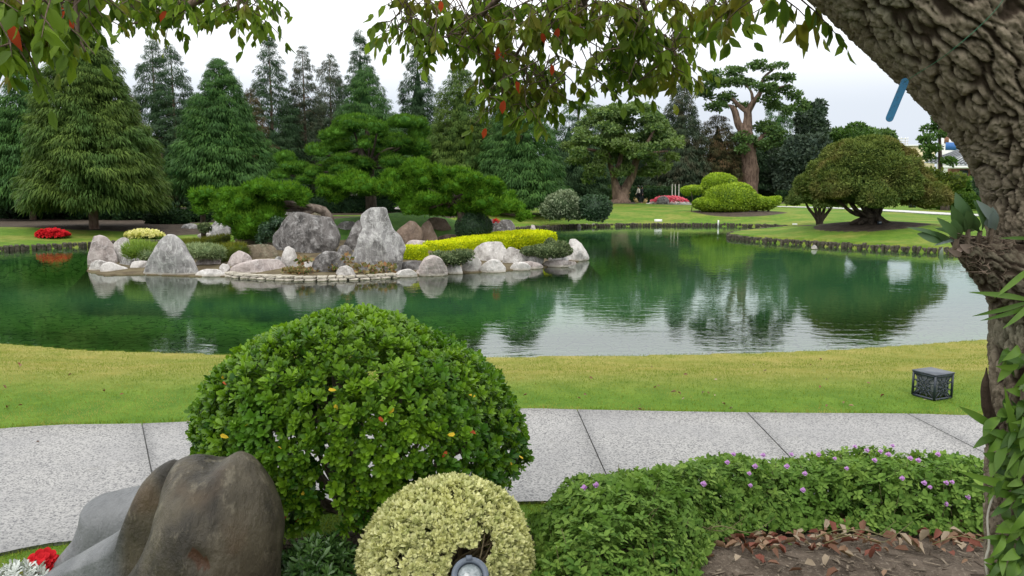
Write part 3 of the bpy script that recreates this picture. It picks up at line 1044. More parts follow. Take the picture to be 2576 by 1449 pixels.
rock("flat tan stone at the left end of the yellow hedge", R6, [(730, 500), (770, 462), (850, 450), (940, 468), (950, 500), (850, 510)], M_LILAC, .4, 0)
rock("flat tan stone in front of the broad brown boulder", R6, [(990, 465), (1040, 422), (1130, 405), (1220, 410), (1245, 435), (1150, 465)], M_BROWN, .42, 0)
rock("small grey stone between the broad brown boulder and the veined stone", R6, [(1108, 340), (1170, 325), (1178, 410), (1118, 410)], M_GREY, .5, .6)
rock("black and white veined stone before the clipped round shrub", R6, [(1168, 375), (1188, 332), (1268, 315), (1308, 350), (1322, 405), (1250, 428), (1185, 415)], M_STRIPE, .42, .2)
rock("grey domed boulder right of the clipped round shrub", R6, [(1328, 410), (1360, 350), (1420, 290), (1500, 277), (1550, 320), (1582, 405), (1540, 430), (1400, 438)], M_DARK, .42, .2, .45)
rock("dark stone touching the right side of the grey domed boulder", R6, [(1545, 310), (1575, 280), (1650, 283), (1682, 340), (1675, 395), (1590, 398)], M_DARK, .45, .5)
rock("flat pale stone before the dark stone at the hedge's far end", R6, [(1578, 392), (1600, 380), (1670, 380), (1685, 402), (1600, 412)], M_PALE, .4, 0)
rock("small pale stone standing at the right tip behind the yellow hedge", R6, [(1812, 365), (1828, 322), (1856, 323), (1865, 365)], M_LILAC, .25, 0)
rock("broad pale domed boulder before the yellow hedge", R6, [(1328, 610), (1333, 540), (1390, 482), (1480, 468), (1560, 475), (1605, 520), (1625, 590), (1600, 660), (1400, 660)], M_PALE, .05, .5, .4, hero=True, seed=310, pw=.6)
rock("long pale stone sloping right from the broad pale boulder", R6, [(1585, 660), (1590, 560), (1640, 510), (1750, 545), (1805, 600), (1815, 650), (1700, 672)], M_PALE, .06, .5, .3)
rock("egg shaped pale stone standing at the waterline", R6, [(1235, 695), (1238, 620), (1290, 573), (1340, 580), (1390, 650), (1382, 715), (1300, 730)], M_PALE, 0, 0)
rock("white cracked stone at the waterline before the broad pale boulder", R6, [(1380, 710), (1430, 660), (1500, 628), (1560, 645), (1612, 690), (1590, 722), (1480, 737)], M_PALE, 0, 0, rough=1.3)
rock("low white stone at the waterline right of the white cracked stone", R6, [(1633, 695), (1680, 650), (1760, 645), (1812, 680), (1800, 715), (1680, 718)], M_PALE)
rock("flat cream stone tapering right at the waterline", R6, [(1740, 690), (1760, 640), (1820, 635), (1900, 660), (1930, 688), (1850, 708)], M_LILAC, 0, .1)
rock("round grey stone in the grey green creeper near the right tip", R6, [(1798, 630), (1830, 570), (1880, 565), (1928, 600), (1922, 645), (1860, 665)], M_GREY, .1, .2)
rock("low grey stone left of the two pale stones at the right tip", R6, [(1968, 610), (2020, 572), (2080, 566), (2132, 600), (2135, 630), (2000, 638)], M_GREY, .1, .2)
rock("thin flat slab at the waterline near the right tip", R6, [(1940, 670), (1955, 637), (2080, 628), (2200, 640), (2205, 662), (2050, 692)], M_LILAC, 0, 0, sink=.04)
rock("tall pale stone standing at the right tip of the island", R6, [(2150, 630), (2145, 520), (2165, 455), (2205, 450), (2255, 485), (2290, 540), (2308, 600), (2260, 635)], M_PALE, 0, .25)
rock("pale oval stone before the tall pale stone at the right tip", R6, [(2132, 610), (2135, 550), (2170, 510), (2220, 520), (2260, 570), (2280, 615), (2230, 638), (2150, 636)], M_PALE, 0, 0)
rock("big pinkish rounded stone at the waterline before the hedge's left end", R6, [(870, 755), (880, 680), (920, 610), (980, 594), (1050, 622), (1095, 690), (1107, 745), (1000, 768)], M_LILAC, 0, 0, hero=True, seed=402, pw=.6)
rock("flat white oval stone at the right end of the coping", R6, [(640, 762), (690, 715), (770, 705), (830, 740), (842, 766), (740, 777)], M_PALE, sink=.06)
rock("dark low stone under the left end of the yellow hedge", R6, [(678, 690), (710, 645), (800, 635), (905, 650), (890, 710), (780, 722), (700, 715)], M_DARK, .05, .15)
rock("small round white stone right of the big pinkish stone", R6, [(1093, 722), (1108, 665), (1160, 651), (1217, 680), (1227, 733), (1150, 748)], M_PALE)
rock("small pale mound shaped stone on the coping before the tall standing stone", R6, [(148, 738), (180, 685), (240, 671), (292, 700), (307, 748), (220, 754)], M_PALE, .12, 0, sink=.05)
rock("tiny stone wedged between the flat oval and the big pinkish stone", R6, [(830, 745), (848, 710), (882, 710), (878, 755)], M_LILAC)
rock("small rounded stone behind the creeper at the right end of the hedge", R6, [(1963, 450), (1988, 412), (2018, 440), (2005, 470)], M_GREY, .25, 0)
rock("blue grey boulder on the far lawn left of the variegated shrub", R6, [(1785, 185), (1808, 140), (1860, 120), (1895, 140), (1905, 190), (1830, 198)], M_STRIPE, .55, 0)
rock("flat grey slab, left of two on the far shore", R6, [(1813, 278), (1830, 252), (1900, 258), (1912, 278)], M_GREY, .25, 0)
rock("flat grey slab, right of two on the far shore", R6, [(1905, 278), (1920, 258), (1970, 262), (1978, 278)], M_GREY, .25, 0)
rock("long low stone at the foot of the variegated shrub", R6, [(2005, 290), (2030, 255), (2110, 262), (2130, 292)], M_MOSSY, .15, 0)
rock("white slab lying on the moss beneath the pines", R6, [(655, 178), (680, 155), (740, 145), (768, 150), (760, 172), (700, 182)], M_PALE, 1.05, 0, sink=.03)
for k, (x, y, w) in enumerate(((2235, 335, 30), (2300, 330, 26), (2360, 330, 28), (2440, 322, 20), (2475, 320, 24), (2510, 318, 20))):
    rock("small pale stone in the row at the far waterline below the round dark shrub", R6, [(x - w / 2, y + 6), (x - w * .4, y - 14), (x, y - 22), (x + w * .4, y - 12), (x + w / 2, y + 6)], M_PALE, .02, -.1)['group'] = "small pale stones in a row at the far waterline"
# ================================================================ trees and shrubs
M_BARK_RED = barkmat("reddish_conifer_bark", (.10, .062, .045), (.20, .14, .105), 9)
M_BARK_GREY = barkmat("grey_brown_bark", (.085, .065, .052), (.22, .18, .15), 7)
M_BARK_DARK = barkmat("dark_bark", (.035, .028, .022), (.09, .072, .055), 9)
M_BARK_WARM = barkmat("warm_brown_bark", (.085, .056, .042), (.20, .14, .105), 5)


def leafmats(name, c0, c1, c2=None, **k): return leafmat(name, c0, c1, c2, **k)


M_CON_LIGHT = leafmats("olive_conifer_foliage", (.035, .072, .014), (.135, .200, .040), (.065, .125, .030), patch=.6, trans=.25)
M_CON_MID = leafmats("green_conifer_foliage", (.020, .068, .016), (.092, .185, .042), (.054, .120, .036), patch=.7, trans=.22)
M_CON_DARK = leafmats("dark_conifer_foliage", (.018, .045, .020), (.062, .115, .046), (.042, .074, .034), patch=.8, trans=.2)
M_CON_GREY = leafmats("greyish_conifer_foliage", (.026, .046, .026), (.072, .100, .056), (.080, .076, .046), patch=.9, trans=.2)
M_CON_RUST = leafmats("rusty_conifer_foliage", (.030, .040, .018), (.090, .085, .035), (.110, .070, .035), patch=.8, trans=.2)


def addleaf_umb(acc, cen, q, o, c, r, wdt, n, tint):
    pass


def conifer_crown(H, R, seed, nclump, mat, nleaf=46, csize=.5, sparse=.0, power=.85, parent=None, core=True, droop=.5):
    """H crown height, R radius at the skirt; weeping feathery clumps on whorled limbs"""
    r = np.random.RandomState(seed)
    sn = SinNoise(seed, 1.5, 8, 2)
    acc = Acc()

    def prof(t):
        return np.clip(1 - t, 0, 1) ** power * (.74 + .26 * sm(t / .14)) * 1.10 + .010

    nclump = int(nclump * 1.0); csize = csize * 1.12; nleaf = int(nleaf * 1.35)
    t = r.uniform(0, 1, nclump * 6)
    keep = r.uniform(0, 1, len(t)) < (prof(t) * .80 + .24)
    t = t[keep][:nclump]
    n = len(t)
    az = r.uniform(0, 2 * math.pi, n)
    az = np.round(az / .42 + r.uniform(-.2, .2, n)) * .42 + np.floor(t * H / .7) * .37 + r.uniform(-.18, .18, n)
    depth = np.where(r.uniform(0, 1, n) < .26, r.uniform(.35, .72, n), r.uniform(.80, 1.12, n))
    rr = R * prof(t) * depth
    wv = np.stack([np.cos(az) * 3, np.sin(az) * 3, t * H * 1.1], -1)
    rr = rr * (1 + .13 * sn(wv))
    if sparse:
        k = sn(wv * 1.7 + 5) + r.normal(0, .4, n) > (-1.9 + sparse * 1.5 * (0.25 + t))
        t, az, rr, depth = t[k], az[k], rr[k], depth[k]; n = len(t)
    z = t * H - .12 * rr
    o = np.stack([np.cos(az), np.sin(az), 0 * az], -1)
    cen = o * rr[:, None]; cen[:, 2] = z
    cs = csize * (1 - .50 * t) * r.uniform(.75, 1.25, n)
    ct = r.uniform(.15, .85, n)
    # leaflets of each clump
    q = nrm(r.normal(size=(n, nleaf, 3)) * [1, 1, .75] + o[:, None] * .65 + [0, 0, .25])
    pos = cen[:, None] + q * cs[:, None, None] * r.uniform(.45, .85, (n, nleaf, 1)) * [1.1, 1.1, .62]
    fall = (.25 + droop * 1.6 * (1 - np.clip(q[..., 2:3], 0, 1)))
    d = nrm(q * [1, 1, .2] * .7 + o[:, None] * .55 + r.normal(size=q.shape) * .22 + np.array([0, 0, -1]) * fall)
    nn = nrm(q + r.normal(size=q.shape) * .35 + [0, 0, .5])
    L = cs[:, None] * r.uniform(.28, .60, (n, nleaf))
    tint = np.clip(ct[:, None] * .38 + .22 * r.uniform(0, 1, (n, nleaf)) + .42 * np.clip(q[..., 2] + .2, 0, 1), 0, 1)  # clump tops painted lighter, a highlight held in the leaf tint
    tm = (np.array([[-.07, 0, 0], [.07, 0, 0], [.045, .55, .03], [-.045, .55, .03], [0, 1, -.12]]), None)
    tmV = np.array([[-.04, 0, 0], [.04, 0, 0], [.085, .45, .02], [-.085, .45, .02], [0, 1, -.25]])
    tmF = np.array([[0, 1, 2], [0, 2, 3], [3, 2, 4]])
    addleaves(acc, (tmV, tmF), pos.reshape(-1, 3), d.reshape(-1, 3), nn.reshape(-1, 3), L.ravel(), tint.ravel())
    if core:     # solid inner core, darkest tint painted in for the crown's inner shade
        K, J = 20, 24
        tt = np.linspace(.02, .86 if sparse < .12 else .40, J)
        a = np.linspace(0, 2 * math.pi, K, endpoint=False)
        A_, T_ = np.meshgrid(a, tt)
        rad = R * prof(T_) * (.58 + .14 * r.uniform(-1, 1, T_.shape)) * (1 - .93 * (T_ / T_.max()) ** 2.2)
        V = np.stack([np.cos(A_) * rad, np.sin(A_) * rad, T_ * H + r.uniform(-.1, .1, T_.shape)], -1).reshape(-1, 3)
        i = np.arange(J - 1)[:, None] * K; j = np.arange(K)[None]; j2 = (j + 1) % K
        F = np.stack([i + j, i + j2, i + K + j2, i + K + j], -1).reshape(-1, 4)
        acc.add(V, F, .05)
    return acc


def conifer(label, x, ytop, Y, hw, ycrown, mat, seed, nclump=420, group=None, base_y=None, tw=.16, sparse=0, power=.85, nleaf=46, csize=.5, bark=None, droop=.5, core=True):
    b = GP(x, Y)
    top = P(x, ytop, Y)[2]
    zc = P(x, ycrown, Y)[2] + .1
    root = thing("conifer_tree", label, "tree", b, group)
    R = hw / 2000 * Y
    H = top - zc
    if Y < 50: R *= .88
    if Y > 50: nclump = int(nclump * 1.7); R *= 1.12; sparse *= .55; csize *= .92
    acc = conifer_crown(H, R, seed, nclump, mat, nleaf, csize, sparse, power, droop=droop, core=core)
    me = acc.mesh("crown", mat)
    o = bpy.data.objects.new("crown", me); col.objects.link(o); o.parent = root; o.location = (0, 0, zc - b[2])
    tv, tf = tube_vf([(0, 0, -.3), (0, 0, .4), (.03, .02, (zc - b[2]) + H * .4), (0, 0, (zc - b[2]) + H * .97)], [tw * 1.7, tw * 1.05, tw * .75, .015], 16, 9,
                     lambda p, n, u, v, r: .18 * r * np.sin(u * 5 + v) * np.exp(-v * 1.2))
    a = Acc().add(tv, tf)
    r = np.random.RandomState(seed + 3)
    for k in range(14):      # limbs
        t = r.uniform(.02, .7); an = r.uniform(0, 6.28); l = R * (1 - t) ** power * .8
        z0 = zc - b[2] + t * H
        dv = np.array([math.cos(an), math.sin(an), 0])
        v, f = tube_vf([(0, 0, z0), tuple(dv * l * .5 + [0, 0, z0 + .12]), tuple(dv * l + [0, 0, z0 - .15])], [.045, .03, .012], 7, 5)
        a.add(v, f)
    me = a.mesh("trunk", bark or M_BARK_RED, True)
    t_ = bpy.data.objects.new("trunk", me); col.objects.link(t_); t_.parent = root
    return root


CG = "conifers in the belt behind the pond"
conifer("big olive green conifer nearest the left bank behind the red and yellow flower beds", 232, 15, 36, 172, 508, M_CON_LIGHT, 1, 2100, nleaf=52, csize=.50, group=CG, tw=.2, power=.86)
conifer("dark broad conifer at the left edge behind the big olive one", 80, 150, 45, 120, 500, M_CON_MID, 2, 900, nleaf=46, csize=.62, group=CG)
conifer("green conifer cut off by the left edge of the view", -20, 200, 52, 100, 500, M_CON_MID, 22, 420, nleaf=40, csize=.7, group=CG)
conifer("conifer tucked behind the right shoulder of the big olive one", 330, 235, 50, 75, 500, M_CON_RUST, 3, 320, group=CG, csize=.62)
conifer("dark open topped conifer, left one of the close pair", 402, 98, 62, 64, 500, M_CON_DARK, 4, 420, group=CG, sparse=.35, csize=.62, power=.7)
conifer("dark open topped conifer, right one of the close pair", 448, 108, 60, 66, 505, M_CON_DARK, 5, 420, group=CG, sparse=.3, csize=.62, power=.7)
conifer("full dark green conifer right of the close pair, reaching down to the juniper", 565, 148, 48, 124, 478, M_CON_MID, 6, 1200, nleaf=48, csize=.56, group=CG, power=.72, base_y=535)
conifer("rust tinged conifer half hidden by the full dark green one", 640, 225, 58, 62, 500, M_CON_RUST, 7, 300, group=CG, csize=.6)
conifer("slim tall conifer with a tattered leaning tip", 690, 85, 65, 66, 480, M_CON_DARK, 8, 420, group=CG, sparse=.45, csize=.62, power=.8)
conifer("thin see-through conifer with a bare tip right of the tattered one", 772, 112, 68, 54, 480, M_CON_GREY, 9, 330, group=CG, sparse=.75, csize=.62, power=.75, core=False)
conifer("greyish distant conifer with a cone shaped tip", 838, 135, 82, 50, 470, M_CON_GREY, 10, 360, group=CG, sparse=.3, csize=.8, power=.65)
conifer("tall spire like conifer behind the bright green one", 914, 75, 68, 78, 470, M_CON_DARK, 11, 460, group=CG, sparse=.2, csize=.62, power=.95)
conifer("bright green conifer before the tall spire above the cloud pine", 925, 165, 58, 88, 470, M_CON_MID, 12, 520, group=CG, csize=.6, power=.7)
conifer("dark slender conifer standing alone right of the cloud pine", 1055, 108, 66, 56, 480, M_CON_DARK, 13, 460, group=CG, csize=.62, power=.72, sparse=.1)
conifer("pale green conifer behind the right side of the pines", 1158, 165, 54, 96, 505, M_CON_LIGHT, 14, 800, group=CG, csize=.58, power=.68)
conifer("dark broad conifer below the hanging leaves right of the pale green one", 1312, 240, 52, 92, 510, M_CON_MID, 15, 640, group=CG, csize=.6, power=.55)
conifer("dark conifer in shade left of the spreading broadleaf tree", 1430, 290, 80, 75, 505, M_CON_DARK, 16, 420, group=CG, csize=.8, power=.5)
conifer("brownish dark conifer between the two big broadleaf trees", 1708, 205, 88, 58, 492, M_CON_GREY, 17, 460, group=CG, csize=.85, power=.65)
conifer("olive thin conifer behind the hat shaped topiary", 1800, 290, 92, 62, 490, M_CON_RUST, 18, 360, group=CG, csize=.85, power=.5)
conifer("green conifer behind the tall pruned tree", 1950, 262, 102, 66, 485, M_CON_MID, 19, 420, group=CG, csize=.9, power=.5)
conifer("dark low conifer behind the spreading broadleaf tree", 1650, 300, 98, 80, 500, M_CON_DARK, 20, 420, group=CG, csize=.9, power=.4)
conifer("dark conifer at the back left of the spreading broadleaf tree", 1510, 310, 96, 80, 500, M_CON_DARK, 21, 420, group=CG, csize=.9, power=.4)
conifer("dark conifer far behind the hat shaped topiary and tall trunk", 1860, 330, 100, 70, 490, M_CON_DARK, 23, 380, group=CG, csize=.9, power=.4)
for lab, x, yt, Y, hw, m_, sd in (("dark conifer filling the gap left of the slim tattered one", 505, 235, 78, 60, M_CON_DARK, 31), ("dark conifer low behind the rust tinged one", 735, 265, 84, 70, M_CON_DARK, 32),
                              ("grey conifer low behind the thin see-through one", 805, 270, 92, 70, M_CON_GREY, 33), ("dark conifer low behind the cloud pine's right side", 990, 300, 80, 60, M_CON_DARK, 34),
                              ("dark conifer low between the slender and the pale green ones", 1105, 310, 84, 60, M_CON_DARK, 35), ("dark conifer behind the hanging leaves, left of the broad dark one", 1238, 262, 74, 70, M_CON_DARK, 36),
                              ("dark conifer in the shade behind the left flower beds", 170, 330, 70, 110, M_CON_DARK, 37), ("dark conifer right behind the trunk of the big olive one", 290, 320, 74, 100, M_CON_DARK, 38)):
    conifer(lab, x, yt, Y, hw, 495, m_, sd, 460, group=CG, csize=.85, power=.5)
# a bare leafless top between two crowns
root = thing("bare_tree", "thin bare treetop standing up behind the full dark green conifer", "tree", GP(614, 70))
b = GP(614, 70); a = Acc()
zt = P(614, 190, 70)[2] - b[2]
v, f = tube_vf([(0, 0, -.2), (.05, 0, zt * .5), (0, 0, zt)], [.16, .08, .012], 10, 6); a.add(v, f)
for k in range(16):
    z0 = zt * (.62 + .36 * k / 16); an = k * 2.4; l = (1 - k / 17) * 1.0 + .15
    v, f = tube_vf([(0, 0, z0), (math.cos(an) * l, math.sin(an) * l, z0 + l * .35)], [.03, .006], 4, 4); a.add(v, f)
me = a.mesh("trunk", M_BARK_GREY, True); o = bpy.data.objects.new("trunk", me); col.objects.link(o); o.parent = root


# ---- foliage over ellipsoids
def blob(acc, ells, density, tm, size, seed, jit=.35, up=.25, nj=.35, zmin=-1.0, lump=.10, lf=2.0, tint=(.2, .8), core=.86, ct=.05, out=1.0, thick=.12, top_tint=0., shrinkin=.9):
    E = np.asarray(ells, float)
    r = np.random.RandomState(seed)
    sn = SinNoise(seed, lf, 8, 2)
    A = 4 * math.pi * (((E[:, 3] * E[:, 4]) ** 1.6 + (E[:, 3] * E[:, 5]) ** 1.6 + (E[:, 4] * E[:, 5]) ** 1.6) / 3) ** (1 / 1.6)
    cnt = (A * density).astype(int)
    idx = np.repeat(np.arange(len(E)), cnt)
    q = nrm(r.normal(size=(len(idx), 3)))
    k = q[:, 2] > zmin
    idx, q = idx[k], q[k]
    C, R = E[idx, :3], E[idx, 3:6]
    base = C + q * R
    s = 1 + lump * sn(base) - thick * r.uniform(0, 1, len(idx)) ** 2
    p = C + q * R * s[:, None]
    keep = np.ones(len(p), bool)
    for e in range(len(E)):
        u = (p - E[e, :3]) / (E[e, 3:6] * shrinkin)
        keep &= ~(((u * u).sum(1) < 1) & (idx != e))
    p, q, R = p[keep], q[keep], R[keep]
    N = nrm(q / R)
    d = nrm(N * out + r.normal(size=p.shape) * jit + [0, 0, up])
    nn = nrm(N + r.normal(size=p.shape) * nj + [0, 0, .3])
    S = size * r.uniform(.7, 1.25, len(p))
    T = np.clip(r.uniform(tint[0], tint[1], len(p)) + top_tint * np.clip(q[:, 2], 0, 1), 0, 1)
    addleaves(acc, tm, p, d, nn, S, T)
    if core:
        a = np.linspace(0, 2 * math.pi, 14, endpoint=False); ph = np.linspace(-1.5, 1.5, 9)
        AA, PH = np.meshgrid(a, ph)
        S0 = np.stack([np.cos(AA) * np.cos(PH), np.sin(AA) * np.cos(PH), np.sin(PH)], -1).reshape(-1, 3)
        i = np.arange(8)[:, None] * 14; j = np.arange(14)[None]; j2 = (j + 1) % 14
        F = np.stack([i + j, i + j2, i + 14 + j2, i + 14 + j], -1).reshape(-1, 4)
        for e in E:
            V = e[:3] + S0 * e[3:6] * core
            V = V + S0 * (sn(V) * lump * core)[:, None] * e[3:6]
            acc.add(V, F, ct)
    return p


def pxell(lst, Y, dj, seed, depth=1.0, dy=0.0):
    """(x, y, rx, ry[, dY]) seen in the photo -> ellipsoids around distance Y"""
    r = np.random.RandomState(seed)
    out = []
    for it in lst:
        x, y, rx, ry = it[:4]
        yy = Y + (it[4] if len(it) > 4 else r.uniform(-dj, dj))
        c = P(x, y, yy)
        a, b = rx / 2000 * yy, ry / 2000 * yy
        out.append((c[0], c[1], c[2], a, max(a * depth, b), b))
    return out


def R2(x, y, rx, ry, *k): return (424.6 + x * .4234, 47.2 + y * .4234, rx * .4234, ry * .4234) + k
def R3(x, y, rx, ry, *k): return (943.6 + x * .3908, y * .3908, rx * .3908, ry * .3908) + k


TRI = leaf_tmpl(.22, tri=True, droop=.05)
NEED = (np.array([[-.09, 0, 0], [.09, 0, 0], [0, 1, 0], [0, 0, -.09], [0, 0, .09]]), np.array([[0, 1, 2], [3, 4, 2]]))
DIA = diamond(.55, .12)
DIAN = diamond(.35, .10)

M_PINE = leafmats("cloud_pine_needles", (.034, .100, .012), (.155, .300, .032), (.090, .210, .022), patch=1.2, trans=.15)
M_JUN = leafmats("bright_juniper_needles", (.040, .120, .008), (.180, .340, .028), (.110, .260, .018), patch=1.3, trans=.18)


def pads(label, name, cat, lst, Y, dj, seed, mat, base, bark, limbs, dens=260, size=.17, depth=.8, jit=.4, up=.5, lump=.12):
    root = thing(name, label, cat, base)
    lst = [(t[0], t[1] - t[3] * .1, t[2], t[3] * 1.12) + tuple(t[4:]) for t in lst]
    rj = np.random.RandomState(seed + 1)
    lst = lst + [(t[0] + rj.uniform(-.6, .6) * t[2], t[1] + rj.uniform(-.2, .9) * t[3], t[2] * .8, t[3] * .9) for t in lst] + [(t[0] + rj.uniform(-.9, .9) * t[2], t[1] + rj.uniform(0, 1.1) * t[3], t[2] * .7, t[3] * .8) for t in lst]
    E = pxell(lst, Y, dj, seed, depth)
    # every pad is a cluster of small cushions
    r = np.random.RandomState(seed)
    sub = []
    for e in E:
        n = int(np.clip(e[3] * e[4] / .08, 7, 18))
        for _ in range(n):
            q = nrm(r.normal(size=3)); q[2] = abs(q[2]) * .8 - .1
            c = np.array(e[:3]) + q * np.array(e[3:6]) * r.uniform(.35, .8)
            k = r.uniform(.28, .46)
            sub.append((*c, e[3] * k, e[4] * k, e[5] * k * 1.5))
        sub.append((e[0], e[1], e[2] - e[5] * .12, e[3] * .75, e[4] * .75, e[5] * .6))
    acc = Acc()
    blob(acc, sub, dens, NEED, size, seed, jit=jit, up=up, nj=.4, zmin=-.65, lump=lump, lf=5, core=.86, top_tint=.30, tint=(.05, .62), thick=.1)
    acc.build("foliage", mat, root)
    a = Acc()
    for pts, rad in limbs:
        v, f = tube_vf(pts, rad, 12, 8, lambda p, n, u, v, rr: .15 * rr * np.sin(3 * u + 9 * v))
        a.add(v, f)
    for e in E[:len(E) // 3:2]:
        l = limbs[0][0]
        m = np.array(l[min(len(l) - 1, 2)])
        v, f = tube_vf([m, (m + np.array(e[:3])) / 2 + [0, 0, -.1], np.array(e[:3]) - [0, 0, e[5] * .3]], [.07, .05, .03], 7, 5)
        a.add(v, f)
    a.build("trunk", bark, root, True)
    return root


# big cloud pine
PL = [R2(*t) for t in ((1080, 610, 130, 38), (1030, 665, 100, 30), (1240, 655, 70, 38), (1400, 620, 95, 40), (1480, 680, 80, 55), (1000, 740, 95, 38), (1190, 730, 70, 28), (1330, 730, 130, 42),
                       (1420, 785, 90, 38), (880, 790, 62, 38), (700, 840, 70, 38), (760, 885, 110, 32), (860, 905, 60, 32), (1060, 820, 120, 36), (960, 880, 75, 38), (1150, 865, 90, 36), (1330, 862, 90, 42),
                       (670, 925, 62, 25), (1060, 905, 130, 32), (1510, 760, 60, 50), (1230, 800, 80, 30), (940, 690, 50, 25), (820, 960, 60, 22))]
bp = P(935, 520, 30.5); bp[2] = isz(bp[0], bp[1])
tl = [([bp + [0, 0, -.2], P(930, 470, 30.5), P(928, 420, 30.5), P(905, 375, 30.4), P(925, 340, 30.5), P(915, 310, 30.5)], [.24, .19, .17, .12, .09, .04]),
      ([P(928, 450, 30.5), P(860, 455, 30.2), P(800, 462, 30.0), P(730, 440, 30.0)], [.12, .10, .08, .03]),
      ([P(928, 420, 30.5), P(960, 385, 30.6), P(1010, 365, 30.6)], [.10, .07, .03]),
      ([P(905, 375, 30.4), P(860, 390, 30.2), P(810, 392, 30.0)], [.08, .05, .03])]
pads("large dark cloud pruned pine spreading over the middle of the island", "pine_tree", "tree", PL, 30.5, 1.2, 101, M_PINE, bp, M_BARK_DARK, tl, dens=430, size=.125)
# bright juniper mass to the right
JL = [R2(*t) for t in ((930, 975, 60, 38), (1090, 965, 110, 50), (1170, 1010, 90, 50), (1320, 960, 80, 55), (1480, 885, 75, 48), (1000, 1035, 80, 40), (1500, 975, 80, 52), (1480, 1055, 95, 45))] + \
     [R3(*t) for t in ((280, 1095, 80, 48), (230, 1230, 110, 48), (400, 1185, 90, 52), (520, 1130, 115, 50), (600, 1205, 115, 50), (700, 1240, 100, 50), (480, 1290, 120, 48), (760, 1190, 80, 38),
                       (830, 1265, 90, 42), (880, 1335, 75, 38), (950, 1390, 45, 30), (700, 1315, 90, 42), (430, 1370, 90, 32), (330, 1290, 90, 45), (130, 1240, 60, 50), (560, 1340, 110, 45), (250, 1350, 80, 40), (820, 1320, 90, 40), (620, 1290, 100, 50), (170, 1180, 70, 45), (370, 1120, 70, 45))]
b2 = P(1165, 560, 28.5); b2[2] = isz(b2[0], b2[1])
tl = [([b2 + [0, 0, -.2], P(1160, 530, 28.5), P(1140, 500, 28.6), P(1120, 470, 28.7)], [.20, .17, .13, .06]),
      ([P(1160, 530, 28.5), P(1210, 505, 28.6), P(1260, 500, 28.5)], [.12, .08, .03]),
      ([P(1140, 510, 28.5), P(1080, 500, 28.3), P(1010, 505, 28.3)], [.11, .07, .03])]
pads("bright green spreading juniper sloping down to the right on the island", "juniper_tree", "tree", JL, 28.6, 1.0, 102, M_JUN, b2, M_BARK_DARK, tl, dens=460, size=.145, jit=.4, up=.35, lump=.2)
# juniper on the left with a lying trunk
JL = [R2(*t) for t in ((420, 1055, 100, 50), (560, 1015, 125, 42), (700, 1025, 110, 40), (790, 1055, 55, 42), (350, 1120, 95, 48), (480, 1115, 120, 50), (600, 1095, 110, 45), (450, 1190, 100, 48),
                       (560, 1180, 90, 50), (500, 1255, 100, 42), (620, 1235, 50, 40), (320, 1180, 60, 36), (430, 1255, 70, 42), (380, 1190, 90, 50, -.6), (470, 1240, 90, 50, -.7), (560, 1230, 80, 50, -.6), (640, 1180, 70, 50, -.3), (660, 1110, 80, 40, .4))]
b3 = P(835, 545, 27.8); b3[2] = isz(b3[0], b3[1])
tl = [([b3 + [0, 0, -.2], P(822, 540, 27.6), P(795, 526, 27.4), P(760, 516, 27.2), P(690, 510, 27), P(620, 520, 26.8)], [.20, .18, .14, .12, .09, .05]),
      ([P(690, 510, 27), P(640, 500, 27), P(600, 490, 27)], [.08, .06, .03])]
pads("bright low juniper on the left of the island with a twisted lying trunk", "juniper_tree", "tree", JL, 27.0, .8, 103, M_JUN, b3, M_BARK_GREY, tl, dens=480, size=.14, jit=.4, up=.4, lump=.2)
JS = [R2(*t) for t in ((215, 1050, 78, 38), (175, 1085, 60, 40), (250, 1110, 55, 40), (190, 1135, 55, 28))]
b4 = P(510, 560, 30); b4[2] = .3
pads("small round juniper just left of the low spreading one", "juniper_shrub", "shrub", JS, 29.0, .3, 104, M_JUN, b4, M_BARK_DARK, [([b4, P(510, 530, 29), P(508, 505, 29)], [.1, .08, .04])], dens=240, size=.17)

# ---- dome shaped tree on the peninsula
M_DOME = leafmats("dome_tree_leaves", (.050, .085, .020), (.165, .210, .048), (.165, .145, .046), patch=.5, trans=.22)
M_DOMEG = leafmats("young_dome_tree_leaves", (.060, .095, .025), (.150, .195, .052), (.10, .15, .04), patch=.7, trans=.22)


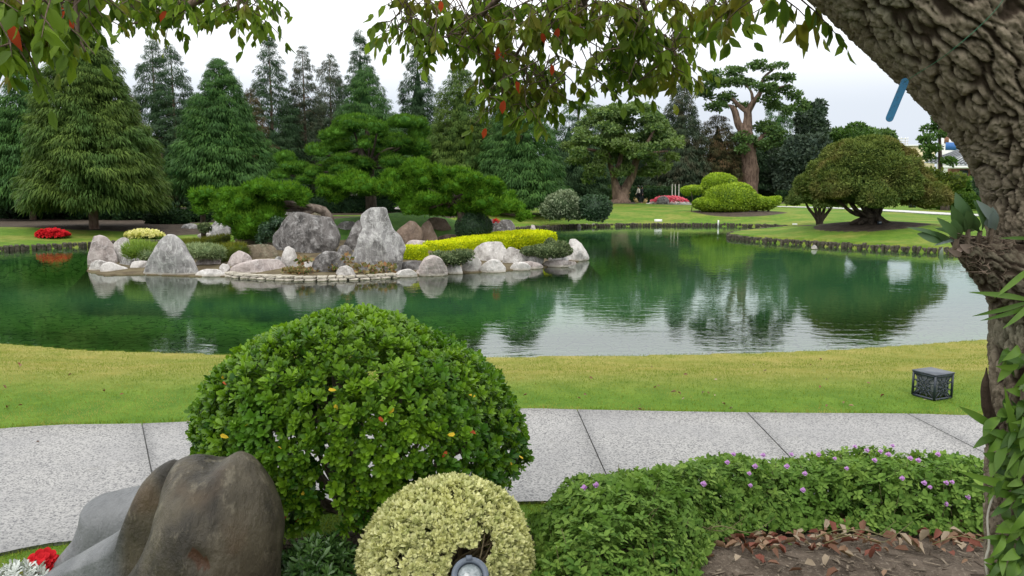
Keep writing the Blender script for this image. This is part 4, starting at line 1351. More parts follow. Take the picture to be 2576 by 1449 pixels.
def dome_tree(label, cx, Y, cen_y, hw, top_y, bot_y, base, stems, mat, seed, dens, size, extra=(), lean=0.0, barkr=.09):
    root = thing("dome_tree", label, "tree", base)
    c = P(cx, bot_y, Y)
    a = hw / 2000 * Y
    H = P(cx, top_y, Y)[2] - c[2]
    r = np.random.RandomState(seed)
    acc = Acc()
    E = [(c[0], c[1], c[2] + H * .34, a * .80, a * .78, H * .33), (c[0], c[1], c[2] + H * .52, a * .60, a * .60, H * .40)]
    for k in range(64):       # billows over the shell
        t = r.uniform(0, 1) ** .8; an = k * 2.4 + r.uniform(-.3, .3)
        rad = .80 * (1 - t) ** .46
        s = r.uniform(.17, .25) * (1 - .35 * t)
        p = np.array([c[0] + math.cos(an) * rad * a, c[1] + math.sin(an) * rad * a * .95, c[2] + H * (.12 + .78 * t)])
        E.append((*p, a * s * 1.25, a * s * 1.1, H * s * .75))
    for e in extra: E.append(pxell([e], Y, 0, 1)[0])
    blob(acc, E, dens, DIAN, size, seed, jit=.75, up=.1, nj=.5, zmin=-.55, lump=.10, lf=4, core=.80, tint=(.05, .75), top_tint=.25, thick=.22, shrinkin=.82)
    # ragged sprigs round the skirt and on top
    n = 260
    an = r.uniform(0, 6.28, n)
    q = np.stack([np.cos(an) * .97, np.sin(an) * .97, r.uniform(-.28, .25, n)], -1)
    acc.build("crown", mat, root)
    b = Acc()
    for pts, rad in stems:
        v, f = tube_vf(pts, rad, 12, 8, lambda p, n, u, v, rr: .2 * rr * np.sin(3 * u + 6 * v))
        b.add(v, f)
    b.build("trunk", M_BARK_DARK, root, True)
    return root


db = GP(2195, 35.0)
st = []
for k, (x1, y1, r0) in enumerate(((2100, 500, .10), (2125, 490, .12), (2150, 480, .12), (2180, 470, .14), (2210, 470, .13), (2240, 480, .12), (2160, 505, .09), (2225, 500, .1), (2140, 515, .07))):
    y = 35 + [-.3, .4, -.5, .2, 0, .5, -.6, -.4, -.7][k]
    f0 = db + np.array([(k - 4) * .055, (y - 35) * .3, -.15])
    e = P(x1, y1, y)
    m = f0 * .5 + e * .5 + np.array([.10 * (f0[0] - e[0]), 0, -.05])
    st.append(([f0, f0 + [(m[0] - f0[0]) * .1, 0, .45], m, e], [r0 * 2.0, r0 * 1.3, r0 * .9, r0 * .5]))
for k in range(10):      # root flare
    an = k * .63
    q = db + np.array([math.cos(an) * .95, math.sin(an) * .7, -.02])
    st.append(([db + [0, 0, .3], (db + q) / 2 + [0, 0, .10], q - [0, 0, .06]], [.22, .13, .05]))
dome_tree("large brown green dome shaped tree on the mulched mound of the peninsula", 2174, 35.0, 0, 180, 344, 524, db, st, M_DOME, 301, 620, .15)
yb = GP(2065, 45)
st = []
for k, (x1, y1) in enumerate(((2020, 495), (2040, 480), (2062, 470), (2085, 480), (2105, 495))):
    e = P(x1, y1, 45)
    st.append(([yb + [0, 0, -.2], yb + [(e[0] - yb[0]) * .15, 0, .3], yb * .35 + e * .65 - [0, 0, .1], e], [.16, .11, .07, .04]))
dome_tree("smaller dome shaped tree with several thin stems left behind the large one", 2052, 45.0, 0, 72, 425, 522, yb, st, M_DOMEG, 302, 420, .17)
# prop stick
p0, p1 = P(2211, 556, 34.4), P(2204, 515, 34.5)
v, f = tube_vf([p0, p1], [.05, .045], 3, 8); o = Acc().add(v, f).build("prop_post", M_BARK_DARK, smooth=True)
tag(o, "dark leaning prop post beside the trunk of the large dome shaped tree", "post")

# ---- hat shaped topiary
M_TOP = leafmats("clipped_topiary_leaves", (.085, .175, .010), (.38, .50, .035), (.27, .40, .018), patch=.8, trans=.2, spec=.35)
tb = GP(1835, 55.0)
root = thing("topiary_shrub", "yellow green topiary clipped like a brimmed hat on the far lawn", "topiary", tb)


def X8(x, y): return (1650 + x * .2135) * .9436, (400 + y * .2135) * .9436


def shape8(x, y, rx, ry, dY=0.0, depth=1.0):
    k = .2135 * .9436
    return pxell([(*X8(x, y), rx * k, ry * k, dY)], 55, 0, 1, depth)[0]


acc = Acc()
E = [shape8(1255, 410, 205, 112, .8, .9), shape8(1240, 450, 210, 70, .8, .8), shape8(930, 500, 150, 48, .8, .8), shape8(860, 515, 75, 40, .8, .8), shape8(1380, 610, 330, 190, 0, .75), shape8(1210, 670, 280, 90, -.2, .6),
     shape8(1500, 540, 160, 125, 0, .9), shape8(1640, 650, 200, 90, .1, .8), shape8(1800, 670, 160, 75, .2, .7), shape8(1920, 645, 90, 55, .3, .7), shape8(1990, 605, 40, 22, .3, .8), shape8(1080, 690, 140, 50, 0, .8), shape8(1350, 700, 300, 70, -.2, .7)]
blob(acc, E, 420, DIA, .13, 401, jit=.7, up=.35, nj=.5, lump=.025, lf=5, core=.93, tint=(.1, .7), top_tint=.3, thick=.05, shrinkin=.97)
acc.build("crown", M_TOP, root)
a = Acc()
for (x, y, x2, y2, r_) in ((1500, 790, 1520, 640, .13), (1300, 790, 1360, 650, .11), (1700, 790, 1700, 650, .12), (1850, 780, 1900, 650, .07), (905, 670, 905, 520, .03)):
    p0, p1 = P(*X8(x, y), 55.2), P(*X8(x2, y2), 55.2)
    p0[2] = gz(p0[0], p0[1]) - .1
    v, f = tube_vf([p0, (p0 + p1) / 2 + [.08, 0, 0], p1], [r_, r_ * .8, r_ * .7], 8, 6); a.add(v, f)
a.build("trunk", M_BARK_DARK, root, True)

# ---- tall pruned broadleaf tree
M_BROAD = leafmats("broadleaf_green", (.030, .075, .018), (.120, .200, .045), (.080, .15, .035), patch=.5, trans=.25, spec=.35)
M_BROADL = leafmats("spreading_tree_leaves", (.050, .105, .025), (.170, .250, .065), (.130, .19, .045), patch=.4, trans=.25, spec=.35)
M_BROADD = leafmats("dark_evergreen_leaves", (.018, .038, .020), (.055, .090, .044), (.032, .062, .034), patch=.4, trans=.15, spec=.4)  # darkest green of the broadleaf set
M_BROADG = leafmats("fresh_green_leaves", (.030, .080, .012), (.100, .190, .030), (.06, .13, .02), patch=.4, trans=.25, spec=.35)


def puffs(E, seed, n=7, k=(.35, .6), zs=.8):
    r = np.random.RandomState(seed); out = []
    for e in E:
        for _ in range(n):
            q = nrm(r.normal(size=3))
            c = np.array(e[:3]) + q * np.array(e[3:6]) * r.uniform(.4, .75)
            s = r.uniform(*k)
            out.append((*c, e[3] * s, e[4] * s, e[5] * s * zs))
    return out


def R4(x, y, rx, ry, *k): return (1698.5 + x * .3907, 94.4 + y * .3907, rx * .3907, ry * .3907) + k


def Q4(x, y, Y): return P(1698.5 + x * .3907, 94.4 + y * .3907, Y)


tb = GP(1885, 90)
root = thing("broadleaf_tree", "tall old tree with a thick forked trunk and layered foliage pads against the sky", "tree", tb)
L4 = [R4(*t) for t in ((575, 180, 135, 30), (380, 225, 90, 35), (250, 260, 90, 40), (330, 300, 140, 40), (200, 330, 85, 35), (440, 290, 90, 35), (180, 380, 70, 40), (330, 390, 90, 35), (620, 265, 70, 25),
                       (730, 260, 85, 28), (560, 320, 110, 35), (690, 340, 90, 35), (780, 380, 80, 38), (620, 390, 90, 35), (820, 440, 60, 40), (740, 470, 80, 40), (260, 440, 80, 35), (150, 350, 45, 25), (430, 440, 60, 25), (620, 450, 80, 30),
                       (560, 570, 95, 40), (640, 620, 110, 45), (450, 650, 80, 40), (730, 690, 70, 40), (580, 690, 90, 40), (430, 720, 50, 35))]
acc = Acc()
blob(acc, puffs(pxell(L4, 90, 2.2, 5, .9), 6, 9, (.22, .42), .9), 42, diamond(.6), .36, 501, jit=.7, up=.3, zmin=-.6, lump=.15, lf=2, core=.4, tint=(.1, .75), top_tint=.25, thick=.5)
acc.build("crown", M_BROAD, root)
a = Acc()
for pts, rad in (([tb - [0, 0, .3], tb + [0, 0, .5], Q4(480, 850, 90), Q4(475, 740, 90), Q4(450, 620, 90), Q4(460, 570, 90)], [1.25, 1.0, .88, .82, .80, .60]),
                 ([Q4(450, 610, 90), Q4(410, 560, 90), Q4(385, 480, 90), Q4(360, 440, 90)], [.55, .42, .34, .25]),
                 ([Q4(460, 590, 90), Q4(470, 520, 90), Q4(470, 470, 90), Q4(500, 420, 90), Q4(545, 360, 90), Q4(570, 260, 90), Q4(640, 200, 90)], [.6, .45, .42, .32, .24, .16, .08]),
                 ([Q4(465, 480, 90), Q4(420, 445, 90), Q4(370, 400, 90), Q4(300, 350, 90)], [.3, .24, .18, .08]),
                 ([Q4(500, 420, 90), Q4(490, 350, 90), Q4(450, 300, 90)], [.2, .14, .08]),
                 ([Q4(545, 350, 90), Q4(640, 330, 90), Q4(740, 300, 90)], [.18, .12, .06]),
                 ([Q4(520, 700, 90), Q4(560, 640, 90), Q4(600, 600, 90)], [.35, .25, .1]),
                 ([Q4(360, 440, 90), Q4(300, 430, 90), Q4(220, 400, 90)], [.15, .1, .05])):
    v, f = tube_vf(pts, rad, 26, 16, lambda p, n, u, v, rr: .10 * rr * np.sin(3 * u + 1.7 * v) + .05 * rr * np.sin(7 * u - 3 * v)); a.add(v, f)
a.build("trunk", M_BARK_WARM, root, True)

# ---- spreading broadleaf tree with a V trunk
cb = GP(1560, 70)
root = thing("broadleaf_tree", "spreading round crowned tree whose trunk splits in a V behind the far lawn", "tree", cb)
r = np.random.RandomState(66)
L = []
for k in range(64):
    an = r.uniform(0, math.pi)
    rad_ = 1 if k % 2 else r.uniform(.1, .9)
    x = 1572 + math.cos(an) * 118 * rad_
    y = 385 - math.sin(an) * 112 * rad_
    L.append((x, y, r.uniform(22, 36), r.uniform(13, 19), r.uniform(-3, 3)))
L += [(1450, 395, 34, 18, 0), (1440, 365, 30, 16, 0), (1690, 400, 30, 16, 0), (1660, 420, 34, 18, 0), (1500, 430, 34, 18, -1), (1620, 440, 32, 16, 1), (1480, 350, 40, 18, -2), (1690, 360, 28, 18, 0), (1560, 400, 40, 20, 1.5), (1560, 300, 42, 22, 0), (1605, 318, 42, 22, 1), (1645, 305, 38, 20, 0), (1540, 340, 40, 22, 1), (1615, 350, 40, 22, 1.5), (1580, 275, 44, 18, 0), (1520, 398, 36, 20, -1), (1600, 378, 38, 20, -1), (1560, 432, 34, 16, -.5), (1655, 432, 32, 16, 0), (1478, 445, 30, 14, 0), (1640, 400, 34, 18, -1), (1535, 365, 36, 18, -1.5), (1510, 300, 36, 20, 0), (1665, 340, 34, 20, 1)]
acc = Acc()
blob(acc, puffs(pxell(L, 70, 0, 5, .9), 8, 5, (.3, .5)), 62, diamond(.55), .30, 502, jit=.7, up=.3, zmin=-.6, lump=.15, lf=2, core=.6, tint=(.1, .75), top_tint=.25, thick=.4)
acc.build("crown", M_BROADL, root)
a = Acc()
for pts, rad in (([cb - [0, 0, .3], cb + [0, 0, .3], P(1556, 490, 70), P(1545, 455, 70), P(1535, 410, 70), P(1520, 350, 70)], [1.1, .72, .54, .28, .22, .10]),
                 ([cb + [.1, 0, .2], P(1572, 480, 70), P(1590, 440, 70.2), P(1602, 400, 70.3), P(1625, 365, 70.3), P(1650, 320, 70.4)], [.55, .42, .33, .28, .2, .08]),
                 ([P(1545, 440, 70), P(1560, 405, 70.5), P(1565, 350, 70.5)], [.25, .2, .1]),
                 ([P(1535, 400, 70), P(1500, 380, 69.8), P(1465, 375, 69.6)], [.22, .15, .06]),
                 ([P(1602, 400, 70), P(1640, 385, 70), P(1680, 380, 70)], [.2, .14, .06])):
    v, f = tube_vf(pts, rad, 22, 14, lambda p, n, u, v, rr: .12 * rr * np.sin(3 * u + 2 * v)); a.add(v, f)
a.build("trunk", M_BARK_WARM, root, True)


def broad(label, lst, Y, base_x, mat, seed, dens=40, size=.45, n=6, tr=.25, name="broadleaf_tree", cat="tree", core=.8, group=None, tm=None):
    b = GP(base_x, Y)
    root = thing(name, label, cat, b, group)
    acc = Acc()
    blob(acc, puffs(pxell(lst, Y, 1.0, seed, .8), seed, n, (.38, .62), 1.0), dens, tm or diamond(.55), size, seed, jit=.7, up=.3, zmin=-.8, lump=.15, lf=2, core=core, tint=(.1, .75), top_tint=.2, thick=.3)
    acc.build("crown", mat, root)
    top = P(lst[0][0], lst[0][1], Y)
    v, f = tube_vf([b - [0, 0, .2], b * .5 + top * .5, top], [tr * 1.4, tr, tr * .4], 10, 8)
    Acc().add(v, f).build("trunk", M_BARK_DARK, root, True)
    return root


broad("dark glossy evergreen tree right of the tall forked tree", [(2055, 290, 35, 38), (2020, 330, 45, 45), (2060, 345, 40, 50), (2000, 400, 40, 60), (2040, 420, 50, 50), (1960, 440, 40, 50), (2000, 470, 60, 40)], 96, 2030, M_BROADD, 510)
broad("blue grey rounded tree left behind the dome shaped tree", [(2030, 380, 50, 40), (2000, 420, 45, 50), (2060, 420, 45, 50), (2010, 470, 60, 35)], 84, 2030, leafmats("blue_grey_leaves", (.03, .05, .035), (.08, .11, .075), None, trans=.15), 511)
broad("fresh green rounded tree showing above the dome shaped tree", [(2130, 335, 50, 28), (2170, 345, 50, 35), (2110, 370, 40, 35), (2210, 365, 40, 30)], 98, 2150, M_BROADG, 512)
broad("darker green tree whose top shows right of the dome's crest", [(2225, 355, 28, 22), (2200, 370, 40, 30)], 92, 2215, M_BROAD, 513)
broad("layered green tree beside the striped roofed house", [(2362, 300, 18, 14), (2350, 322, 26, 10), (2328, 350, 22, 10), (2372, 338, 18, 8), (2345, 372, 26, 9), (2385, 404, 18, 9), (2335, 395, 16, 7)], 100, 2368, M_BROADG, 514, n=6, core=.5)
broad("olive bushy shrub right of the dome shaped tree", [(2375, 455, 42, 24), (2400, 466, 28, 18), (2345, 445, 30, 26)], 60, 2380, leafmats("olive_leaves", (.05, .08, .015), (.14, .18, .03), None), 515, 60, .3)
broad("dark evergreen mass behind the topiary, right of the tall trunk", [(1940, 440, 50, 55), (1985, 480, 50, 30), (1950, 400, 40, 40)], 100, 1950, M_BROADD, 516)
broad("dull green tree in shade left of the tall trunk", [(1830, 440, 40, 50), (1800, 470, 50, 40), (1760, 450, 40, 50)], 104, 1800, M_BROADD, 517)
broad("dark evergreen backdrop tree behind the spreading tree's trunk", [(1480, 440, 60, 50), (1540, 460, 60, 40), (1620, 450, 60, 50), (1690, 455, 50, 50)], 104, 1580, M_BROADD, 518)
broad("dark evergreen backdrop tree left of the variegated shrub", [(1370, 440, 50, 50), (1420, 470, 50, 35), (1340, 470, 40, 35)], 90, 1390, M_BROADD, 519)
for k, (x, y, Y) in enumerate(((1455, 262, 96), (1515, 268, 98), (1625, 262, 96))):     # palms
    b = GP(x, Y); t = P(x, y + 8, Y)
    root = thing("palm_tree", ("palm crown rising left behind the spreading tree", "palm crown in the middle above the spreading tree", "palm crown rising right behind the spreading tree")[k], "palm", b)
    acc = Acc(); r = np.random.RandomState(k)
    for q in range(20):
        an = q * 2.4; el = r.uniform(.0, 1.2); Lf = r.uniform(1.7, 2.5)
        s = np.linspace(0, 1, 14)
        out_ = np.array([math.cos(an), math.sin(an), 0])
        c = t + out_ * (s * Lf * math.cos(el * .6))[:, None] + np.array([0, 0, 1]) * (s * Lf * math.sin(el) - (s ** 2) * 1.4)[:, None]
        tg = nrm(np.gradient(c, axis=0)); sd_ = nrm(np.cross(tg, [0, 0, 1]))
        for sgn in (-1, 1):
            addleaves(acc, leaf_tmpl(.13, tri=True), np.repeat(c, 2, 0), np.repeat(nrm(sd_ * sgn + tg * .5 - [0, 0, .35]), 2, 0) + r.normal(size=(28, 3)) * .1, np.tile([[0, 0, 1.]], (28, 1)), .75, r.uniform(.3, .8, 28))
    acc.build("crown", M_BROADG, root)
    v, f = tube_vf([b, t], [.2, .14], 4, 8); Acc().add(v, f).build("trunk", M_BARK_GREY, root, True)
# ================================================================ shrubs, hedges, flower beds, far buildings, people
def hedge(label, pts, h, w, mat, seed, dens=260, size=.12, name="hedge", cat="hedge", zf=gz, lump=.02, zoff=0.0, tm=None, core=.9, tint=(.1, .7), top_tint=.3, jit=.6, h_end=None, w_end=None):
    """clipped hedge following world points (x, y)"""
    pts = np.array(pts, float)
    n = max(2, int(np.hypot(*np.diff(pts, axis=0).T).sum() / (w * .35)))
    L = np.concatenate([[0], np.cumsum(np.hypot(*np.diff(pts, axis=0).T))])
    s = np.linspace(0, L[-1], n)
    q = np.stack([np.interp(s, L, pts[:, k]) for k in (0, 1)], -1)
    hh = np.linspace(h, h_end or h, n); ww = np.linspace(w, w_end or w, n)
    q3 = np.array([(a, b, zf(a, b) + zoff) for a, b in q])
    root = thing(name, label, cat, q3[0])
    # rounded box section
    sec = [(-.5, 0), (-.52, .45), (-.5, .82), (-.4, .96), (-.2, 1.0), (0, 1.01), (.2, 1.0), (.4, .96), (.5, .82), (.52, .45), (.5, 0)]
    T = nrm(np.gradient(q3, axis=0)); N = nrm(np.cross(T, [0, 0, 1.0]))
    sn = SinNoise(seed, 3, 8, 2)
    V = np.array([[q3[i] + N[i] * sx * ww[i] + [0, 0, sz * hh[i]] for sx, sz in sec] for i in range(n)])
    m = len(sec)
    # rounded ends
    V2 = np.concatenate([(V[:1] - V[:1].mean(1, keepdims=True)) * .8 + V[:1].mean(1, keepdims=True) - T[0] * w * .12, V, (V[-1:] - V[-1:].mean(1, keepdims=True)) * .8 + V[-1:].mean(1, keepdims=True) + T[-1] * w * .12])
    V2[..., :] += (sn(V2.reshape(-1, 3)) * lump).reshape(V2.shape[:2])[..., None]
    nn_ = len(V2)
    i = np.arange(nn_ - 1)[:, None] * m; j = np.arange(m - 1)[None]
    F = np.stack([i + j, i + j + 1, i + m + j + 1, i + m + j], -1).reshape(-1, 4)
    Vf = V2.reshape(-1, 3)
    acc = Acc()
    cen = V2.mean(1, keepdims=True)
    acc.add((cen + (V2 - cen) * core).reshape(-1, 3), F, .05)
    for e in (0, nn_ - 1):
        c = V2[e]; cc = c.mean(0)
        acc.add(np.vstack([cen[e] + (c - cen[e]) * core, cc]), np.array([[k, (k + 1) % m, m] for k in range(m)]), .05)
    tri = np.vstack([F[:, [0, 1, 2]], F[:, [0, 2, 3]]])
    endt = np.array([[0, k, k + 1] for k in range(1, m - 1)])
    tri = np.vstack([tri, endt, endt + (nn_ - 1) * m])
    a, b, c = Vf[tri[:, 0]], Vf[tri[:, 1]], Vf[tri[:, 2]]
    cr = np.cross(b - a, c - a); ar = np.linalg.norm(cr, axis=1) / 2
    r = np.random.RandomState(seed)
    cnt = r.poisson(ar * dens)
    idx = np.repeat(np.arange(len(tri)), cnt)
    u, v = r.uniform(0, 1, len(idx)), r.uniform(0, 1, len(idx))
    fl = u + v > 1; u[fl] = 1 - u[fl]; v[fl] = 1 - v[fl]
    p = a[idx] + (b - a)[idx] * u[:, None] + (c - a)[idx] * v[:, None]
    Nf = nrm(cr[idx]); outw = p - np.repeat(cen[:, 0], 1, 0)[np.clip((tri[idx, 0] // m), 0, nn_ - 1)]
    Nf = Nf * np.sign((Nf * outw).sum(1, keepdims=True) + 1e-9)
    p = p - Nf * (r.uniform(0, 1, len(p)) ** 2 * w * .06)[:, None]
    d = nrm(Nf + r.normal(size=p.shape) * jit + [0, 0, .35])
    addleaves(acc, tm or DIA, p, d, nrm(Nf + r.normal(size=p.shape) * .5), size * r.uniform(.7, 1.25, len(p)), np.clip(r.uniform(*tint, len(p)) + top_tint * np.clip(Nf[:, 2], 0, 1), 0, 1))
    acc.build("foliage", mat, root)
    return root


def W2(*l): return [P(x, 500, Y)[:2] for x, Y in l]


M_YELLOW = leafmats("golden_hedge_leaves", (.22, .30, .006), (.70, .72, .016), (.52, .60, .010), patch=1.5, trans=.25)
M_SILV = leafmats("silver_green_leaves", (.11, .16, .07), (.30, .36, .18), None, trans=.15, rough=.8)
M_GREYG = leafmats("grey_green_creeper_leaves", (.055, .085, .035), (.17, .21, .10), None, trans=.15, rough=.8)
M_TUSS = leafmats("bright_tussock_grass", (.09, .17, .02), (.26, .36, .07), None, trans=.2)
M_OLIVE = leafmats("olive_heather", (.045, .065, .012), (.15, .16, .020), (.10, .14, .012), patch=1.6, trans=.2)
M_HD = leafmats("dark_hedge_leaves", (.010, .028, .010), (.035, .070, .022), None, trans=.12)
M_HM = leafmats("green_hedge_leaves", (.035, .085, .012), (.110, .190, .030), None, trans=.2)
M_SHD = leafmats("dark_round_shrub_leaves", (.014, .045, .016), (.055, .110, .045), None, trans=.15, spec=.5)
M_VAR = leafmats("variegated_shrub_leaves", (.07, .11, .05), (.30, .35, .22), None, trans=.15)

# golden hedge on the island: two straight runs and a wider far end
pA = [G(*t)[:2] for t in ((1010, 655, .1), (1070, 658, .1))]
g0 = G(1085, 643, .2)[:2]; g1 = G(1190, 632, .2)[:2]; g2 = G(1300, 626, .2)[:2]; g3 = G(1360, 623, .2)[:2]
off = np.array([0, .45]); off2 = np.array([0, 1.2])
zh = lambda a, b: .22
hedge("bright yellow clipped hedge running right behind the pale boulders of the island", [g0 + off, g1 + off, g2 + off2, g3 + off2], .36, .8, M_YELLOW, 601, 800, .075, zf=zh, tint=(.25, .75), top_tint=.3, h_end=.52, w_end=2.0)
hedge("low square yellow hedge block at the left end, beside the tall standing stone", [G(1018, 660, .12)[:2] + [0, .35], G(1066, 660, .12)[:2] + [0, .35]], .46, .6, M_YELLOW, 602, 900, .065, zf=lambda a, b: .12, tint=(.15, .65), top_tint=.3)


def shrub(label, lst, Y, mat, seed, dens=300, size=.1, zoff=None, name="shrub", cat="shrub", tm=None, jit=.7, up=.3, lump=.08, core=.88, depth=1.0, tint=(.1, .75), puff=0, zmin=-.9, top_tint=.2, base=None, part="foliage"):
    E = pxell(lst, Y, 0, seed, depth)
    if puff: E = list(E) + puffs(E, seed, puff, (.3, .5), 1)
    c = np.mean(np.array(E)[:, :3], 0)
    bz_ = min(e[2] - e[5] for e in E) if base is None else base
    root = thing(name, label, cat, (c[0], c[1], bz_))
    acc = Acc()
    blob(acc, E, dens, tm or DIA, size, seed, jit=jit, up=up, nj=.5, lump=lump, lf=4, core=core, tint=tint, zmin=zmin, top_tint=top_tint)
    acc.build(part, mat, root)
    return root


def Z5(x, y, rx, ry, *k): return (R5[0] + x * R5[2], R5[1] + y * R5[2], rx * R5[2], ry * R5[2]) + k
def Z6(x, y, rx, ry, *k): return (R6[0] + x * R6[2], R6[1] + y * R6[2], rx * R6[2], ry * R6[2]) + k


shrub("dark green shrub clipped into a dome among the island boulders", [Z6(1330, 345, 156, 142)], 28.6, M_SHD, 610, 1500, .055, jit=.5, lump=.02, core=.93, zmin=-.6)
shrub("bright green grass tussock beside the pointed triangular stone", [Z5(700, 530, 150, 75), Z5(640, 560, 90, 60), Z5(780, 530, 90, 50)], 22.8, M_TUSS, 611, 900, .17, tm=leaf_tmpl(.09, tri=True, droop=.3), jit=.3, up=1.0, core=.75, name="grass_tussock", cat="grass tussock")
shrub("cream tipped low plant at the right foot of the grass tussock", [Z5(770, 570, 80, 50)], 22.6, M_SILV, 625, 700, .10, tm=leaf_tmpl(.25, tri=True), jit=.5, up=.6, core=.8)
shrub("silvery green mounded shrub right of the pointed triangular stone", [Z5(1310, 545, 165, 70), Z5(1220, 540, 100, 70), Z5(1420, 550, 80, 65)], 22.8, M_SILV, 612, 900, .10, tm=leaf_tmpl(.25, tri=True), jit=.6, up=.5, core=.85)
hedge("olive green heather band behind the pointed triangular stone", [G(*t, .45)[:2] for t in ((395, 630), (440, 614), (500, 606), (560, 606))], .34, 1.2, M_OLIVE, 613, 600, .14, zf=isz, name="heather", cat="heather", tm=leaf_tmpl(.14, tri=True), jit=.35, tint=(.05, .6), top_tint=.4)
hedge("yellow tipped heather clump left of the brown blocky stone", [G(*t, .45)[:2] for t in ((540, 634), (600, 630))], .42, .9, M_OLIVE, 614, 600, .14, zf=isz, name="heather", cat="heather", tm=leaf_tmpl(.14, tri=True), jit=.35, tint=(.05, .55), top_tint=.45)
shrub("leafy dark creeper under the juniper left of the great boulder", [Z5(1900, 350, 55, 80), Z5(2000, 260, 60, 40), Z5(1850, 420, 40, 50)], 26.0, M_SHD, 615, 500, .10)
shrub("grey leaved small plant left of the lichen spotted stone", [Z5(1310, 315, 60, 42)], 27.5, M_GREYG, 616, 600, .09)
shrub("grey green creeping cover behind the egg shaped stone", [Z6(1120, 610, 130, 50), Z6(1020, 590, 60, 35), Z6(1240, 580, 80, 40)], 21.6, M_GREYG, 617, 900, .07, lump=.12)
shrub("grey green creeping cover at the right tip of the island", [Z6(1980, 545, 180, 55), Z6(2060, 510, 90, 45), Z6(1850, 545, 120, 35)], 23.6, M_GREYG, 618, 900, .07, lump=.12)
shrub("grey green rounded plant behind the right end of the yellow hedge", [Z6(1985, 480, 45, 42)], 25.2, M_GREYG, 626, 800, .08, lump=.12)
M_REDG = leafmats("begonia_leaves", (.05, .10, .02), (.30, .24, .12), (.28, .12, .06), patch=9, trans=.2)
shrub("broad leaved plant with reddish stems at the foot of the tall standing stone", [Z6(370, 705, 80, 34), Z6(560, 700, 90, 32), Z6(480, 715, 60, 22), Z6(240, 620, 40, 40)], 20.9, M_REDG, 619, 160, .13, tm=diamond(.8), core=0, lump=.2, name="leafy_plant", cat="plant")
shrub("trailing yellow green leaves between the lilac slab and the dark brown stone", [Z5(2200, 730, 180, 22), Z5(2250, 620, 70, 22), Z5(2540, 700, 30, 40)], 21.2, M_REDG, 627, 200, .10, tm=diamond(.8), core=.7, lump=.2, name="leafy_plant", cat="plant")
shrub("red flowering plant peeping over the grey domed boulder", [Z6(1520, 285, 26, 10)], 26.5, leafmats("red_petals_small", (.4, .01, .01), (.6, .02, .03), None), 620, 900, .06)
shrub("grey green variegated shrub on the far shore", [(1415, 515, 42, 32), (1390, 530, 30, 22), (1445, 530, 28, 25), (1420, 498, 28, 18)], 47.0, M_VAR, 621, 190, .17, puff=3)
shrub("dark green round shrub at the water's edge right of the variegated one", [(1497, 525, 34, 32), (1480, 515, 20, 20), (1515, 520, 20, 24)], 46.5, M_SHD, 622, 190, .17, puff=2)
shrub("dark low shrub between the conifer trunks and the yellow flower bed", [(420, 545, 38, 24), (390, 548, 26, 20), (450, 552, 24, 18)], 40.0, M_HD, 623, 200, .16, puff=3)
shrub("large dark shrub in shade beneath the big olive conifer", [(330, 535, 50, 30), (280, 535, 36, 28), (215, 540, 40, 28), (370, 530, 30, 25)], 46.0, M_HD, 624, 150, .2, puff=3)
hedge("low mid green hedge glimpsed behind the island pines", W2((480, 56), (1330, 58)), 1.1, 1.2, M_HD, 663, 90, .2)
shrub("dark spreading shrubs in shade along the left bank beds", [(60, 535, 50, 22), (130, 530, 45, 26), (175, 538, 40, 20), (20, 540, 40, 18)], 47.0, M_HD, 664, 150, .2, puff=3)
shrub("dark leafy shrub between the full dark conifer and the juniper", [(500, 540, 30, 22), (470, 548, 22, 16)], 43.0, M_HD, 665, 170, .18, puff=3)
hedge("tall evergreen screen closing the view behind the left conifers", W2((-500, 112), (620, 112)), 4.2, 2.5, M_HD, 660, 16, .6)
hedge("tall evergreen screen closing the view behind the middle conifers", W2((600, 114), (1400, 114)), 4.2, 2.5, M_HD, 661, 16, .6)
hedge("tall evergreen screen closing the view behind the far path", W2((1400, 116), (2100, 112)), 5.0, 2.5, M_HD, 662, 16, .6)
shrub("dark shrub at the right edge of the lawn, half behind the trunk", [(2500, 455, 40, 45), (2560, 450, 40, 50)], 52.0, M_SHD, 628, 120, .22, puff=3)
shrub("bushy olive shrub before the brick wall at the right", [(2440, 470, 40, 20), (2490, 465, 40, 25)], 66.0, M_HM, 629, 90, .3, puff=3)
hedge("dark clipped hedge at the left edge below the trees", W2((-70, 50), (62, 50)), 1.05, 1.2, M_HD, 630, 90, .2)
hedge("bright yellow green hedge seen between the left conifer trunks", W2((330, 66), (560, 70)), 1.15, 1.4, M_HM, 631, 60, .26)
hedge("long dark hedge in the shade right behind the large dark shrub", W2((100, 62), (380, 62)), 1.3, 1.4, M_HD, 632, 60, .28)
hedge("dark clipped hedge behind the people and the pink flower bed", W2((1590, 82), (1760, 81)), 1.5, 1.2, M_HD, 633, 60, .26)
hedge("mid green hedge behind the trunk of the spreading tree", W2((1330, 84), (1545, 84)), 1.5, 1.4, M_HM, 634, 50, .3)
hedge("lower dark hedge between topiary and dome shaped tree", W2((1960, 84), (2120, 80)), 1.1, 1.5, M_HD, 635, 60, .26)
hedge("long bright clipped hedge on the right lawn", W2((2350, 62), (2760, 55)), 1.25, 1.4, M_HM, 636, 80, .22)
hedge("taller green hedge behind the long bright clipped one", W2((2330, 76), (2760, 70)), 2.2, 1.6, M_HM, 637, 50, .3)
